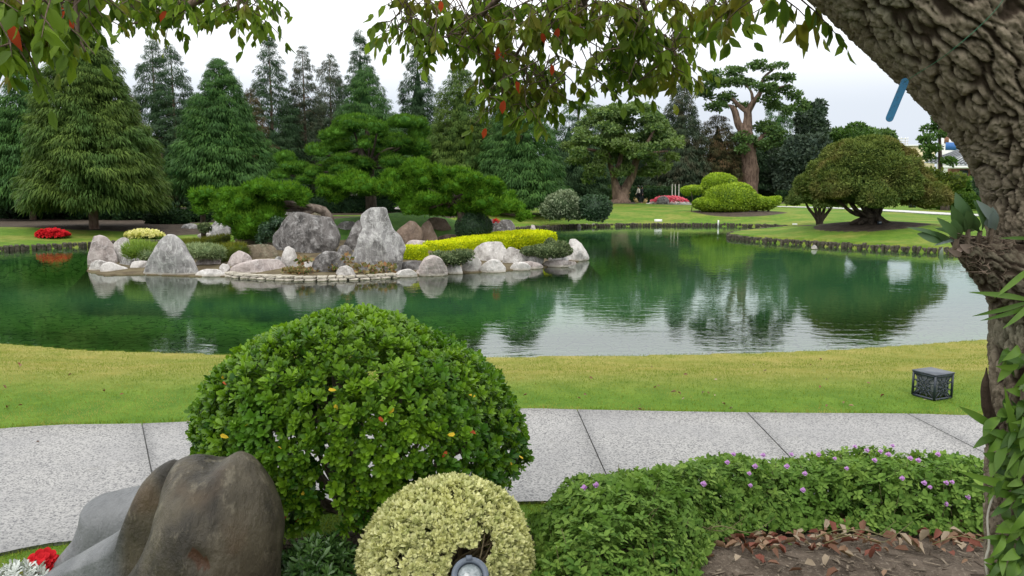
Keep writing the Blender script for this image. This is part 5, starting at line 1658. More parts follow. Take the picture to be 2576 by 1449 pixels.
# small clipped balls far right of the tall trunk
shrub("dark clipped ball shrub at the far right of the tall trunk", [(2085, 512, 26, 12)], 78, M_HD, 638, 60, .25)
shrub("ferny green plants behind the people", [(1660, 488, 38, 14), (1700, 492, 30, 12), (1630, 492, 20, 12)], 86, M_HM, 639, 40, .5, tm=leaf_tmpl(.16, tri=True), core=.6)
shrub("pinkish dry grasses left of the people", [(1592, 497, 16, 14)], 84, leafmats("dry_grass", (.2, .14, .08), (.4, .3, .2), None), 640, 60, .4, tm=leaf_tmpl(.14, tri=True), core=.6, up=1)

# flower beds
M_RED = leafmats("red_petals", (.36, .006, .010), (.62, .020, .030), None, trans=.15)
M_PINK = leafmats("pink_petals", (.60, .06, .12), (.85, .22, .28), None, trans=.15)
M_YFL = leafmats("pale_yellow_petals", (.40, .42, .06), (.85, .80, .36), None, trans=.15)
M_WHT = leafmats("white_petals", (.6, .6, .58), (.85, .85, .82), None, trans=.1)
M_UND = M_HM


def flowerbed(label, x, y, hw, hh, Y, mats, seed, size=.14, dens=90, h=.28):
    c = GP(x, Y)
    root = thing("flower_bed", label, "flower bed", c)
    a = hw / 2000 * Y; b = max(.5, a * .5)
    acc = Acc()
    blob(acc, [(c[0], c[1], c[2] + h * .2, a, b, h * .75)], dens, DIA, size, seed, jit=.8, up=.3, core=.8, zmin=-.1, tint=(.1, .6))
    acc.build("leaves", M_UND, root)
    r = np.random.RandomState(seed)
    for k, (mat, n, r0, r1) in enumerate(mats):
        q = nrm(r.normal(size=(n, 3))); q[:, 2] = np.abs(q[:, 2])
        q[:, 1] = np.where(r.uniform(0, 1, n) < .5, -np.abs(q[:, 1]), q[:, 1])
        rr = r.uniform(r0, r1, n) if r0 < 1 else np.full(n, 1.0)
        p = np.array([c[0], c[1], c[2] + h * .2]) + q * [a, b, h * .85] * (1 + .06 * r.normal(size=(n, 1)))
        if k == 1: p[:, 2] = c[2] + .08; p[:, :2] = c[:2] + nrm(q[:, :2]) * [a * 1.08, b * 1.15]
        rs = rosette(diamond(.75, .25, .55), 5, 1.15, seed + k, spread=0)
        A = Acc(); addleaves(A, rs, p, nrm(q + [0, -.3, .9]) + r.normal(size=(n, 3)) * .15, np.tile([[1.0, .1, 0]], (n, 1)), size * r.uniform(.7, 1.2, n), r.uniform(.1, .9, n))
        A.build("flowers", mat, root)['label'] = "massed blooms" if k == 0 else "border of small white blooms"
    return root


flowerbed("oval bed of bright red flowers on the left lawn", 125, 582, 35, 9, 33.0, [(M_RED, 380, 0, 1)], 650, .12)
flowerbed("oval bed of pale yellow flowers on the left lawn", 356, 574, 41, 11, 34.2, [(M_YFL, 330, 0, 1)], 651, .13)
fb = flowerbed("round bed of pink flowers edged with white beside the far path", 1684, 508, 43, 9, 76.5, [(M_PINK, 420, 0, 1), (M_WHT, 160, 1, 1)], 652, .24, h=.62, dens=30)
me, cen = rock_mesh("boulder", [(1655, 512), (1656, 500), (1663, 494), (1674, 494), (1681, 501), (1682, 512)], 75.5, .4, M_DARK, 9)
tag(link("boulder", me), "dark round topped stone standing in the pink flower bed", "rock")

# young tree stakes behind the hat topiary
for k, x in enumerate((1690, 1698, 1707, 1772)):
    b = GP(x, 80 if k < 3 else 57); h = 1.9 if k < 3 else 1.0
    v, f = tube_vf([b, b + [.02, 0, h * .6], b + [0, 0, h]], [.05, .045, .04], 4, 6)
    tag(Acc().add(v, f).build("stake", plainmat("pale_wood", (.5, .48, .43)), smooth=True),
        ("leftmost of three pale stakes behind the pink flower bed", "middle of three pale stakes behind the pink flower bed", "rightmost of three pale stakes behind the pink flower bed", "thin prop under the brim of the hat shaped topiary")[k], "stake")

# markers on the far bank
M_WP = plainmat("white_painted_board", (.72, .73, .70), .6, var=.05)
def plate(label, x, y, w, h, Y, rz=0, tilt=.5, z=None):
    p = P(x, y, Y)
    R = rotz(rz) @ np.array([[1, 0, 0], [0, math.cos(tilt), -math.sin(tilt)], [0, math.sin(tilt), math.cos(tilt)]])
    root = thing("sign_plate", label, "sign", (p[0], p[1], gz(p[0], p[1])))
    v, f = box_vf(p, [w / 2, .012, h / 2], R); Acc().add(v, f).build("board", M_WP, root)
    a = Acc()
    for s in (-.35, .35):
        q = p + R @ np.array([s * w, .02, -h * .3])
        v, f = tube_vf([q, (q[0], q[1], min(q[2] - .05, gz(q[0], q[1]) - .1))], [.015, .015], 2, 6, smoothpath=False); a.add(v, f)
    a.build("post", M_BARK_GREY, root)
plate("small white sign board standing on the far bank", 1656, 555, .48, .17, 50.4, tilt=-.3)
plate("small tilted white board on the lawn right of the topiary", 2000, 565, .32, .14, 47, .3, -.5)
v, f = box_vf(P(1807, 563, 48.6), [.04, .04, .22]); tag(Acc().add(v, f).build("marker_post", M_WP), "small white post in the stone edging of the far bank", "post")
v, f = box_vf(P(2357, 629, 29.6), [.11, .02, .11], rotz(.3) @ np.array([[.8, 0, -.6], [0, 1, 0], [.6, 0, .8]])); tag(Acc().add(v, f).build("marker_board", M_WP), "white square board tilted against the peninsula edging", "marker")
me, cen = rock_mesh("boulder", [(2042, 626), (2043, 619), (2049, 616), (2054, 620), (2056, 627)], 30.3, .08, M_PALE, 19)
tag(link("stone", me), "single pale stone against the dark edging of the peninsula", "rock")

# small dark lamps on the right lawn
M_LAMP = plainmat("dark_metal", (.025, .035, .05), .45, .5, var=.1)
for k, (x, y, Y) in enumerate(((2296, 522, 66), (2392, 523, 64), (2216, 548, 34.2))):
    s = .22 if k < 2 else .07
    b = GP(x, Y)
    root = thing("lawn_light", ("small dark box light on the lawn behind the far path", "small dark box light where the far path meets the trunk", "tiny dark spike light in the mulch ring of the dome shaped tree")[k], "lamp", b)
    v, f = box_vf(b + [0, 0, s], [s, s * .8, s]); Acc().add(v, f).build("housing", M_LAMP, root)
    v, f = box_vf(b + [0, -s * .82, s * 1.1], [s * .7, .01, s * .5]); Acc().add(v, f).build("lens", plainmat("lamp_glass_dim", (.2, .24, .26), .2, .5), root)

# white low wall at the far left
v, f = box_vf(P(15, 490, 74), [2.0, .2, .5]); v[4:, 2] += np.array([.1, -.2, .15, 0])
tag(Acc().add(v, f).build("garden_wall", plainmat("white_render", (.62, .60, .60), .8, var=.12, scale=1.5)), "low whitish wall at the left edge behind the trees", "wall")

# ---- house with the striped metal roof
M_ROOF = plainmat("pale_metal_sheet", (.50, .53, .55), .5, .4, var=.08, scale=2)
M_RIB = plainmat("dark_roof_rib", (.10, .11, .12), .5, .4)
M_BLUE = plainmat("blue_band", (.04, .15, .42), .5, .4)
M_BRICK = plainmat("red_brown_brick", (.33, .17, .12), .85, .2, var=.25, scale=3)
M_WIN = plainmat("dark_window_glass", (.03, .04, .05), .15, .6)
M_CREAM = plainmat("cream_render", (.62, .56, .36), .8, var=.06, scale=1)
Yh = 120.0
hb = GP(2440, Yh)
house = thing("house", "house with a striped pale metal roof and a brick wall at the right", "house", hb)
e0, e1, t0, t1 = P(2325, 408, Yh), P(2560, 424, Yh), P(2425, 372, Yh + 6), P(2600, 372, Yh + 6)
Rf = np.array([e0, e1, t1, t0]); nrf = nrm(np.cross(e1 - e0, t0 - e0))
V = np.vstack([Rf, Rf - nrf * .15]); F = np.array([[0, 1, 2, 3], [7, 6, 5, 4], [0, 4, 5, 1], [1, 5, 6, 2], [2, 6, 7, 3], [3, 7, 4, 0]])
roof = Acc().add(V, F).build("roof", M_ROOF, house)
for k in range(22):
    t = (k + .5) / 22
    a = e0 * (1 - t) + e1 * t; b = t0 * (1 - t) + t1 * t
    v, f = tube_vf([a + nrf * .1, b + nrf * .1], [.14, .14], 2, 6, smoothpath=False)
    Acc().add(v, f).build("rib", M_RIB, roof)
wl0 = P(2400, 440, Yh + 1)
v, f = box_vf((P(2500, 440, Yh + 1)[0], Yh + 1.5, 3.0), [6.5, .4, 3.0])
v[:, 2] = np.where(v[:, 2] > 3, P(2400, 419, Yh)[2], hb[2] - .5)
Acc().add(v, f).build("wall", M_BRICK, house)
v, f = box_vf(P(2490, 421, Yh - .2), [7.2, .3, .16]); Acc().add(v, f).build("fascia", M_WP, house)
for k, x in enumerate((2424, 2452, 2480)):
    v, f = box_vf(P(x, 438, Yh + .9), [.55, .25, .6]); fr_ = Acc().add(v, f).build("window", M_WIN, house)
bl = thing("building", "white upper building with a blue band behind the striped roof", "building", GP(2440, 150))
v, f = box_vf(P(2450, 358, 150), [5.0, 3, 1.0]); v[:4, 2] = 1.0; Acc().add(v, f).build("wall", M_WP, bl)
v, f = box_vf(P(2450, 368, 146.8), [5.1, .15, .7]); Acc().add(v, f).build("blue_band", M_BLUE, bl)
for k, x in enumerate((2412, 2440)):
    v, f = box_vf(P(x, 354, 146.9), [.5, .12, .4]); Acc().add(v, f).build("window", M_WIN, bl)
v, f = box_vf(P(2388, 348, 150), [.6, .6, .9]); Acc().add(v, f).build("chimney", M_BRICK, bl)
cr_ = thing("building", "pale yellow building with a white rooftop tank frame behind the dome shaped tree", "building", GP(2275, 160))
v, f = box_vf(P(2290, 385, 160), [3.4, 3, 1.4]); v[:4, 2] = 1.0; Acc().add(v, f).build("wall", M_CREAM, cr_)
v, f = box_vf(P(2290, 366, 157), [3.6, .3, .12]); Acc().add(v, f).build("cornice", M_WP, cr_)
for k in range(3):
    v, f = box_vf(P(2272 , 361 - k * 6, 158), [.72, .6, .05]); Acc().add(v, f).build("tank_shelf", M_WP, cr_)
for sx in (-.65, .65):
    for sy in (-.5, .5):
        p = P(2272, 356, 158) + [sx, sy, 0]
        v, f = box_vf(p, [.05, .05, .85]); Acc().add(v, f).build("tank_post", M_WP, cr_)

# ---- two people walking on the far path
M_SKIN = plainmat("skin", (.42, .26, .18), .6, var=.05)
M_HAIR = plainmat("black_hair", (.012, .010, .010), .6)


def skinmesh(name, verts, edges, rad, mat, parent, lv=1):
    me = bpy.data.meshes.new(name)
    me.from_pydata([tuple(map(float, v)) for v in verts], edges, [])
    me.materials.append(mat)
    o = bpy.data.objects.new(name, me); col.objects.link(o); o.parent = parent
    s = o.modifiers.new("skin", 'SKIN'); s.use_smooth_shade = True
    sv = me.skin_vertices[0].data
    for k, r_ in enumerate(rad): sv[k].radius = (r_, r_) if not isinstance(r_, tuple) else r_
    sv[0].use_root = True
    m = o.modifiers.new("sub", 'SUBSURF'); m.levels = lv; m.render_levels = lv
    return o


def person(label, x, Y, rz, shirt, trousers, stride=.22, hgt=1.66):
    b = GP(x, Y); b[2] += .05
    root = thing("person", label, "person", b, rz=rz)
    k = hgt / 1.7
    J = dict(pel=(0, 0, .93), waist=(0, 0, 1.08), chest=(0, 0, 1.30), neck=(0, 0, 1.45), head0=(0, .02, 1.53), head=(0, .03, 1.62),
             ls=(-.17, 0, 1.40), rs=(.17, 0, 1.40), le=(-.23, .06, 1.15), re=(.23, -.07, 1.15), lw=(-.24, .20, .93), rw=(.25, -.02, .90), lh=(-.24, .25, .86), rh=(.25, 0, .82),
             lhip=(-.09, 0, .90), rhip=(.09, 0, .90), lk=(-.10, stride, .50), rk=(.10, -stride * .4, .48), la=(-.10, stride * .9, .08), ra=(.10, -stride * 1.6, .12), lt=(-.10, stride * .9 + .17, .03), rt=(.10, -stride * 1.6 + .15, .03))
    R = dict(pel=.13, waist=.12, chest=.14, neck=.055, head0=.08, head=.105, ls=.065, rs=.065, le=.045, re=.045, lw=.03, rw=.03, lh=.042, rh=.042, lhip=.10, rhip=.10, lk=.06, rk=.06, la=.042, ra=.042, lt=.035, rt=.035)

    def sub(names, edges, grow, name, mat):
        V = [np.array(J[n]) * k for n in names]
        skinmesh(name, V, [(names.index(a), names.index(b)) for a, b in edges], [R[n] * k * grow for n in names], mat, root, 2)
    names = list(J)
    sub(names, [('pel', 'waist'), ('waist', 'chest'), ('chest', 'neck'), ('neck', 'head0'), ('head0', 'head'), ('chest', 'ls'), ('chest', 'rs'), ('ls', 'le'), ('rs', 're'), ('le', 'lw'), ('re', 'rw'), ('lw', 'lh'), ('rw', 'rh'),
                ('pel', 'lhip'), ('pel', 'rhip'), ('lhip', 'lk'), ('rhip', 'rk'), ('lk', 'la'), ('rk', 'ra'), ('la', 'lt'), ('ra', 'rt')], 1.0, "body", M_SKIN)
    sub(['pel', 'waist', 'chest', 'ls', 'rs', 'le', 're', 'lw', 'rw'], [('pel', 'waist'), ('waist', 'chest'), ('chest', 'ls'), ('chest', 'rs'), ('ls', 'le'), ('rs', 're'), ('le', 'lw'), ('re', 'rw')], 1.22, "jacket", shirt)
    sub(['pel', 'lhip', 'rhip', 'lk', 'rk', 'la', 'ra'], [('pel', 'lhip'), ('pel', 'rhip'), ('lhip', 'lk'), ('rhip', 'rk'), ('lk', 'la'), ('rk', 'ra')], 1.25, "trousers", trousers)
    bm = bmesh.new(); bmesh.ops.create_uvsphere(bm, u_segments=14, v_segments=10, radius=.125 * k)
    for v in bm.verts:
        if v.co.z < -.02 and v.co.y > 0: v.co.y *= .3
    me = bpy.data.meshes.new("hair"); bm.to_mesh(me); bm.free(); me.materials.append(M_HAIR)
    for p in me.polygons: p.use_smooth = True
    h = bpy.data.objects.new("hair", me); col.objects.link(h); h.parent = root; h.location = (0, -.015, 1.655 * k)
    return root, b, k


M_SHIRT = plainmat("pale_shirt", (.62, .58, .52), .8, var=.05)
M_BLK = plainmat("dark_cloth", (.014, .015, .022), .8, var=.1)
M_BAGC = plainmat("tan_paper", (.42, .29, .13), .8, var=.08)
pa, b1, k1 = person("person in a pale shirt walking away behind the one in dark clothes", 1606, 76.6, 1.2, M_SHIRT, M_BLK)
pb, b2_, k2 = person("person in dark clothes carrying a tan bag on the far path", 1614, 76.0, -1.3, M_BLK, M_BLK, hgt=1.62)
for (x, y, rz, lab) in ((1623, 507, .5, "flat tan bag held by the person in dark clothes"), (1600, 505, -.5, "tan bag hanging beside the person in the pale shirt")):
    p = P(x, y, 75.9)
    R = np.array([[math.cos(rz), 0, math.sin(rz)], [0, 1, 0], [-math.sin(rz), 0, math.cos(rz)]])
    root = thing("bag", lab, "bag", p)
    v, f = box_vf(p, [.16, .05, .22], R); Acc().add(v, f).build("bag_body", M_BAGC, root)
    q = [p + R @ np.array(t) for t in ((-.08, 0, .2), (-.05, 0, .34), (.05, 0, .34), (.08, 0, .2))]
    v, f = tube_vf(q, [.012] * 4, 10, 5); Acc().add(v, f).build("handle", M_BAGC, root)
# ================================================================ foreground
# ---- great brown boulder with its pale saddle
m_bb, nt, out = newmat("brown_river_boulder")
pos = nd(nt, 'NewGeometry').outputs['Position']
at = nd(nt, 'Attribute', attribute_name='tint')
n1 = noise(nt, 3.2, 5, .6, vec=pos, mapscale=(1.6, 1, .7)); n2 = noise(nt, 14, 5, .65, vec=pos, mapscale=(1.5, 1, .6)); n3 = noise(nt, 2.1, 3, .5, vec=pos); n4 = noise(nt, 60, 3, .6, vec=pos)
c = mixc(nt, ramp(nt, n1, .35, .65), (.022, .019, .014), (.078, .066, .045))
c = mixc(nt, ramp(nt, n2, .54, .70, 0, .6), c, (.16, .14, .10))
c = mixc(nt, ramp(nt, n3, .54, .66, 0, .55), c, (.085, .050, .024))
cg = mixc(nt, ramp(nt, n1, .35, .65), (.10, .105, .11), (.16, .165, .17))
c = mixc(nt, ramp(nt, at.outputs['Fac'], .4, .75), c, cg)
c = mixc(nt, ramp(nt, at.outputs['Fac'], .22, .08, 0, .9), c, (.060, .030, .016))
principled(nt, out, c, .5, .25, bump(nt, n4, .6, .006, bump(nt, n2, .7, .025)))


def px_surface(grid):
    """grid of (x, y, Y) photo measurements -> smooth skin"""
    return np.array([[P(*c) for c in row] for row in grid])


# each row runs left to right; rows go from the far side over the crest to the ground in front
OUT = [(120, 1560), (150, 1505), (240, 1470), (330, 1440), (395, 1405), (430, 1365), (441, 1315), (430, 1260), (424, 1205), (438, 1165), (470, 1147), (500, 1152), (525, 1166), (548, 1168), (570, 1153), (592, 1144), (622, 1158), (650, 1188), (672, 1225),
       (690, 1280), (700, 1340), (703, 1400), (702, 1480), (700, 1600), (560, 1720), (300, 1700), (120, 1640)]


def big_boulder():
    Yc = 3.15
    o = np.array([P(x, y, Yc) for x, y in OUT])
    n = len(o)
    pp = np.vstack([o[-1], o, o[0], o[1]])
    K, M = 150, 60
    ts = np.linspace(0, n, K, endpoint=False); i = ts.astype(int); t = (ts - i)[:, None]
    a, b, c, d = pp[i], pp[i + 1], pp[i + 2], pp[(i + 3) % len(pp)]
    O = .5 * (2 * b + (c - a) * t + (2 * a - 5 * b + 4 * c - d) * t ** 2 + (3 * b - a - 3 * c + d) * t ** 3)
    cen = P(515, 1400, Yc)
    cen2 = P(520, 1300, Yc)
    rings = []
    ker = np.ones(31) / 31
    Osm = O.copy()
    for _ in range(2):
        Osm = np.stack([np.convolve(np.concatenate([Osm[-15:, q_], Osm[:, q_], Osm[:15, q_]]), ker, 'valid') for q_ in range(3)], -1)
    for ph in np.linspace(-math.pi / 2, math.pi / 2, M + 1)[1:-1]:
        s = math.cos(ph) ** .62
        wo = s ** 10
        rings.append(cen + (O * wo + Osm * (1 - wo) - cen) * s + np.array([0, math.sin(ph) * .34, 0]))
    V = np.vstack(rings)
    # ridge curling down from the left shoulder to the foot, with a hollow left of it
    X, Z_ = V[:, 0], V[:, 2]
    rp = np.array([P(x, y, Yc)[[0, 2]] for x, y in ((432, 1170), (425, 1250), (438, 1320), (432, 1375), (400, 1420), (340, 1455), (200, 1490))])
    dmin = np.full(len(V), 9.0); side = np.zeros(len(V))
    for k in range(len(rp) - 1):
        e = rp[k + 1] - rp[k]; w = np.stack([X, Z_], -1) - rp[k]
        tt = np.clip((w @ e) / (e @ e), 0, 1)
        dd = np.linalg.norm(w - tt[:, None] * e, axis=1)
        sd_ = np.sign(e[0] * w[:, 1] - e[1] * w[:, 0])
        side = np.where(dd < dmin, sd_, side); dmin = np.minimum(dmin, dd)
    front = V[:, 1] < cen[1]; fw = sm((cen[1] - V[:, 1]) / .16)
    left = (side < 0)
    pass
    # chipped pit on the front
    pc = P(575, 1320, Yc); u = (X - pc[0]); w_ = (Z_ - pc[2])
    uu = u * .80 + w_ * .60; vv = -u * .60 + w_ * .80
    pit = np.exp(-((uu / .022) ** 2 + (vv / .052) ** 2) ** 1.5)
    V[:, 1] += fw * .028 * pit
    sn = SinNoise(8, 7, 10, 5); sn5 = SinNoise(81, 28, 12, 3)
    N = nrm(V - cen2)
    V = V + N * (sn(V) * .011 + sn5(V * [1.3, 1, .5]) * .0016)[:, None]
    greyish = np.clip((P(330, 1300, Yc)[0] + .02 - X) / .12, 0, 1) * .6
    tint = np.where((pit > .35) & front, .05, .32 + greyish)
    m = M - 1
    F = np.array([[a_ * K + b_, a_ * K + (b_ + 1) % K, (a_ + 1) * K + (b_ + 1) % K, (a_ + 1) * K + b_] for a_ in range(m - 1) for b_ in range(K)])[:, ::-1]
    acc = Acc().add(V, F, tint)
    # long foot running out to the lower left
    o3 = [(70, 1540), (112, 1446), (200, 1394), (285, 1347), (326, 1318), (338, 1285), (344, 1250), (362, 1213), (392, 1180), (435, 1157), (500, 1190), (560, 1300), (560, 1560), (420, 1680), (110, 1640)]
    me, c3 = rock_mesh("tmp", o3, 3.20, .13, m_bb, 6, 120, 40, rough=.25, pw=.8, facets=0, grow=1.0)
    n_ = len(me.vertices); vv_ = np.empty(n_ * 3, np.float32); me.vertices.foreach_get('co', vv_); vv_ = vv_.reshape(-1, 3)
    Fq = np.array([p.vertices[:] for p in me.polygons if len(p.vertices) == 4]); Ft = np.array([p.vertices[:] for p in me.polygons if len(p.vertices) == 3])
    acc.add(vv_, Fq, .32 + .5 * np.clip((P(330, 1300, 3.1)[0] + .02 - vv_[:, 0]) / .16, 0, 1)); acc.f.append(Ft + acc.n - n_); acc.m.append(np.zeros(len(Ft)))
    bpy.data.meshes.remove(me)
    # pale saddle behind, on the left
    o2 = [(100, 1560), (130, 1420), (190, 1345), (214, 1300), (222, 1262), (250, 1250), (300, 1243), (350, 1239), (420, 1240), (480, 1300), (480, 1560)]
    me, c2 = rock_mesh("tmp", o2, 3.72, .22, m_bb, 5, 84, 36, rough=.5, pw=.5, facets=0, grow=1.0)
    n_ = len(me.vertices); vv_ = np.empty(n_ * 3, np.float32); me.vertices.foreach_get('co', vv_); vv_ = vv_.reshape(-1, 3)
    Fq = np.array([p.vertices[:] for p in me.polygons if len(p.vertices) == 4]); Ft = np.array([p.vertices[:] for p in me.polygons if len(p.vertices) == 3])
    acc.add(vv_, Fq, .9); acc.f.append(Ft + acc.n - n_); acc.m.append(np.zeros(len(Ft)))
    bpy.data.meshes.remove(me)
    return acc


bb = big_boulder().build("boulder", m_bb, smooth=True)
tag(bb, "large smooth brown boulder with a curling ridge and pale saddle, lower left foreground", "rock")

# ---- rounded bush of leaf rosettes
M_BUSH = leafmats("glossy_bush_leaves", (.024, .085, .007), (.190, .340, .018), (.075, .190, .014), patch=2.5, trans=.28, rough=.42, spec=.28)
OB = leaf_tmpl(.44, .07, .18, .62)
ROS = [rosette(OB, n, a, s, .35) for n, a, s in ((9, 1.05, 1), (11, 1.15, 2), (8, .95, 3), (10, 1.25, 4), (7, 1.1, 5))]
bc = np.array([P(895, 1000, 4.15)[0], 4.15, 0]); bgz = gz(bc[0], bc[1])
bush = thing("round_bush", "large round clipped bush of glossy green leaf rosettes between boulder and path", "bush", (bc[0], bc[1], bgz))
top = P(930, 790, 4.15)[2]; 
r = np.random.RandomState(700)
N_ = 7400
q = nrm(r.normal(size=(N_ * 2, 3))); q = q[q[:, 2] > -.42][:N_]
czb = P(895, 1085, 4.15)[2]
Rx = 392 / 2000 * 4.15; Ry = .74; Rz = top - czb
sn = SinNoise(71, 3.4, 10, 3)
sk = np.where(q[:, 2] < 0, .96 + .32 * q[:, 2], 1.0)
zz = np.where(q[:, 2] < 0, q[:, 2] * .95, q[:, 2])
base = np.stack([q[:, 0] * Rx, q[:, 1] * Ry, q[:, 2] * Rz], -1)
shell = 1 + .05 * sn(base) + .03 * sn(base * 2.7) - .24 * r.uniform(0, 1, len(q)) ** 1.9
pos = np.array([bc[0], bc[1], czb]) + base * shell[:, None]
# shoulders: the outline in the photo slopes more on the left
pos[:, 0] += np.where(q[:, 0] < 0, -.04 * (1 - q[:, 2]) , .03 * (1 - q[:, 2]))
hole = sn(base * 1.35 + 3) + .5 * sn(base * 3.1) 
keep = ~((hole > 1.75) & (q[:, 2] < .35)) & ~((q[:, 2] < -.2) & (hole > .9))
pos, q = pos[keep], q[keep]
N3 = nrm(q / np.array([Rx, Ry, Rz]))
d = nrm(N3 * .9 + r.normal(size=q.shape) * .28 + [0, 0, .35])
nn = nrm(r.normal(size=q.shape))
sc = r.uniform(.026, .054, len(q))
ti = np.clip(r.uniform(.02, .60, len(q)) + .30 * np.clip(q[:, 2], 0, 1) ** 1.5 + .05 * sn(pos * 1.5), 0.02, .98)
camp = np.array([0, 0, CAM_H])
facing = (N3 * nrm(camp - pos)).sum(1)
# a few yellowed leaves become their own tint material below
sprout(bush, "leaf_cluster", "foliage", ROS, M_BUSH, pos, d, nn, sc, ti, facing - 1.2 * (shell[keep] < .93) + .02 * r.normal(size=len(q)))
M_YEL = leafmats("yellowed_leaf", (.50, .33, .02), (.65, .48, .05), None, trans=.2)
M_REDL = leafmats("reddened_leaf", (.35, .05, .02), (.5, .12, .04), None, trans=.2)
fsel = np.where((facing > .35) & (q[:, 2] < .6))[0]
fsel = r.choice(fsel, 24, replace=False)
yl = leaf_tmpl(.5, .06, .2, .6)
ya = Acc().add(yl[0], yl[1], .5).mesh("yellow_leaf", M_YEL, True); ra_ = Acc().add(yl[0], yl[1], .5).mesh("red_leaf", M_REDL, True)
for n_, i in enumerate(fsel):
    o = bpy.data.objects.new("yellow_leaf" if n_ % 7 else "red_leaf", ya if n_ % 7 else ra_); col.objects.link(o); o.parent = bush
    o.matrix_local = Matrix.Translation(-Vector(bush.location)) @ frame_matrix(pos[i] + N3[i] * .02, nrm(r.normal(size=3) + N3[i]), nrm(N3[i] + [0.01, 0, .2]), r.uniform(.026, .042))
a = Acc()
fo = np.array([bc[0] + .05, bc[1], bgz - .05])
for k in range(30):
    e = np.array([bc[0], bc[1], czb]) + nrm(np.array([r.normal(), r.normal() * .8, abs(r.normal()) * .8 - .1])) * np.array([Rx, Ry, Rz]) * .93
    m_ = fo * .55 + e * .45 + r.normal(size=3) * .06
    v, f = tube_vf([fo + r.normal(size=3) * [.05, .05, 0], fo + [(e[0] - fo[0]) * .12, (e[1] - fo[1]) * .12, .16], m_, e], [.028, .022, .013, .004], 14, 6); a.add(v, f)
    for _ in range(3):
        e2 = e * .80 + m_ * .20 + r.normal(size=3) * .06
        v, f = tube_vf([m_ * .5 + e * .5, e2], [.006, .002], 3, 4, smoothpath=False); a.add(v, f)
a.build("branches", barkmat("bush_twig_bark", (.12, .10, .075), (.26, .22, .17), 30), bush, True)

# ---- variegated pale bush with a hollow
M_VB = leafmats("variegated_pale_leaves", (.30, .33, .11), (.72, .71, .38), (.58, .58, .26), patch=6, trans=.22)
SM = leaf_tmpl(.52, .05, .12, .5)
RV = [rosette(SM, n, a, s, .5) for n, a, s in ((6, 1.0, 11), (7, 1.2, 12), (5, .9, 13))]
vc = P(1118, 1400, 3.3); Rv = 233 / 2000 * 3.3
vgz = gz(vc[0], 3.3)
vb = thing("variegated_bush", "round bush of small cream edged leaves, hollow at the front beside the spotlight", "bush", (vc[0], 3.3, vgz))
q = nrm(r.normal(size=(10500, 3))); q = q[q[:, 2] > -.85]
sn = SinNoise(91, 9, 10, 3)
ztop = P(1118, 1218, 3.3)[2]
Rzv = ztop - vc[2]
base = q * [Rv, Rv * .9, Rzv]
shell = 1 + .07 * sn(base * .55) + .02 * sn(base) - .14 * r.uniform(0, 1, len(q)) ** 1.8
pos = np.array([vc[0], 3.3, vc[2]]) + base * shell[:, None]
hc = P(1215, 1395, 2.99)
u = pos - hc
inh = ((u[:, 0] / .045) ** 2 + (u[:, 2] / .055) ** 2 < 1 + .3 * sn(pos * 2)) & (u[:, 1] < .3)
hc2 = P(1170, 1420, 2.99); u = pos - hc2
inh |= ((u[:, 0] / .070) ** 2 + (u[:, 2] / .070) ** 2 < 1 + .3 * sn(pos * 2)) & (u[:, 1] < .3)
low = (q[:, 2] < -.1) & (sn(base * 1.3) > .9)
k_ = ~inh & ~low
pos, q, shell = pos[k_], q[k_], shell[k_]
N3 = nrm(q + 0)
d = nrm(N3 * .8 + r.normal(size=q.shape) * .4 + [0, 0, .3])
sc = r.uniform(.019, .030, len(q))
ti = np.clip(r.uniform(.15, .85, len(q)), 0, 1)
facing = (N3 * nrm(camp - pos)).sum(1)
sprout(vb, "leaf_cluster", "foliage", RV, M_VB, pos, d, nrm(r.normal(size=q.shape)), sc, ti, facing - 1.2 * (shell < .95))
a = Acc(); fo = np.array([vc[0], 3.32, vgz - .03])
for k in range(70):
    e = np.array([vc[0], 3.3, vc[2]]) + nrm(r.normal(size=3)) * [Rv, Rv * .9, Rzv] * .92
    if k < 26: e = np.array([vc[0], 3.3, vc[2]]) + nrm(np.array([r.uniform(-.1, .9), -r.uniform(.2, 1), r.uniform(-.3, .6)])) * [Rv, Rv * .9, Rzv] * .86
    v, f = tube_vf([fo + r.normal(size=3) * [.04, .04, 0], fo * .5 + e * .5 + r.normal(size=3) * .03, e], [.009, .006, .0018], 8, 5); a.add(v, f)
a.build("branches", barkmat("dry_twig_bark", (.16, .12, .075), (.34, .27, .17), 40), vb, True)

# ---- spotlight before the variegated bush
M_SPOT = plainmat("grey_blue_painted_metal", (.085, .105, .135), .45, .4, var=.08, scale=30)
M_GLASS, nt, out = newmat("frosted_lamp_glass")
principled(nt, out, mixc(nt, ramp(nt, noise(nt, 40, 3, .6, 'Position'), .4, .65), (.16, .19, .20), (.30, .33, .34)), .12, .6)
sc_ = P(1182, 1452, 2.93)
spot = thing("spotlight", "grey round garden spotlight tilted up in the hollow of the variegated bush", "lamp", (sc_[0], sc_[1], gz(sc_[0], sc_[1])))
ax = nrm(np.array([.10, -.62, .62]))      # beam axis
s1 = nrm(np.cross(ax, [0, 0, 1.0])); s2 = np.cross(s1, ax)


def lathe(prof, seg=36):
    V = np.array([[sc_ + ax * h + (s1 * math.cos(t) + s2 * math.sin(t)) * rr for t in np.linspace(0, 2 * math.pi, seg, endpoint=False)] for rr, h in prof]).reshape(-1, 3)
    n = len(prof)
    i = np.arange(n - 1)[:, None] * seg; j = np.arange(seg)[None]; j2 = (j + 1) % seg
    return V, np.stack([i + j, i + j2, i + seg + j2, i + seg + j], -1).reshape(-1, 4)


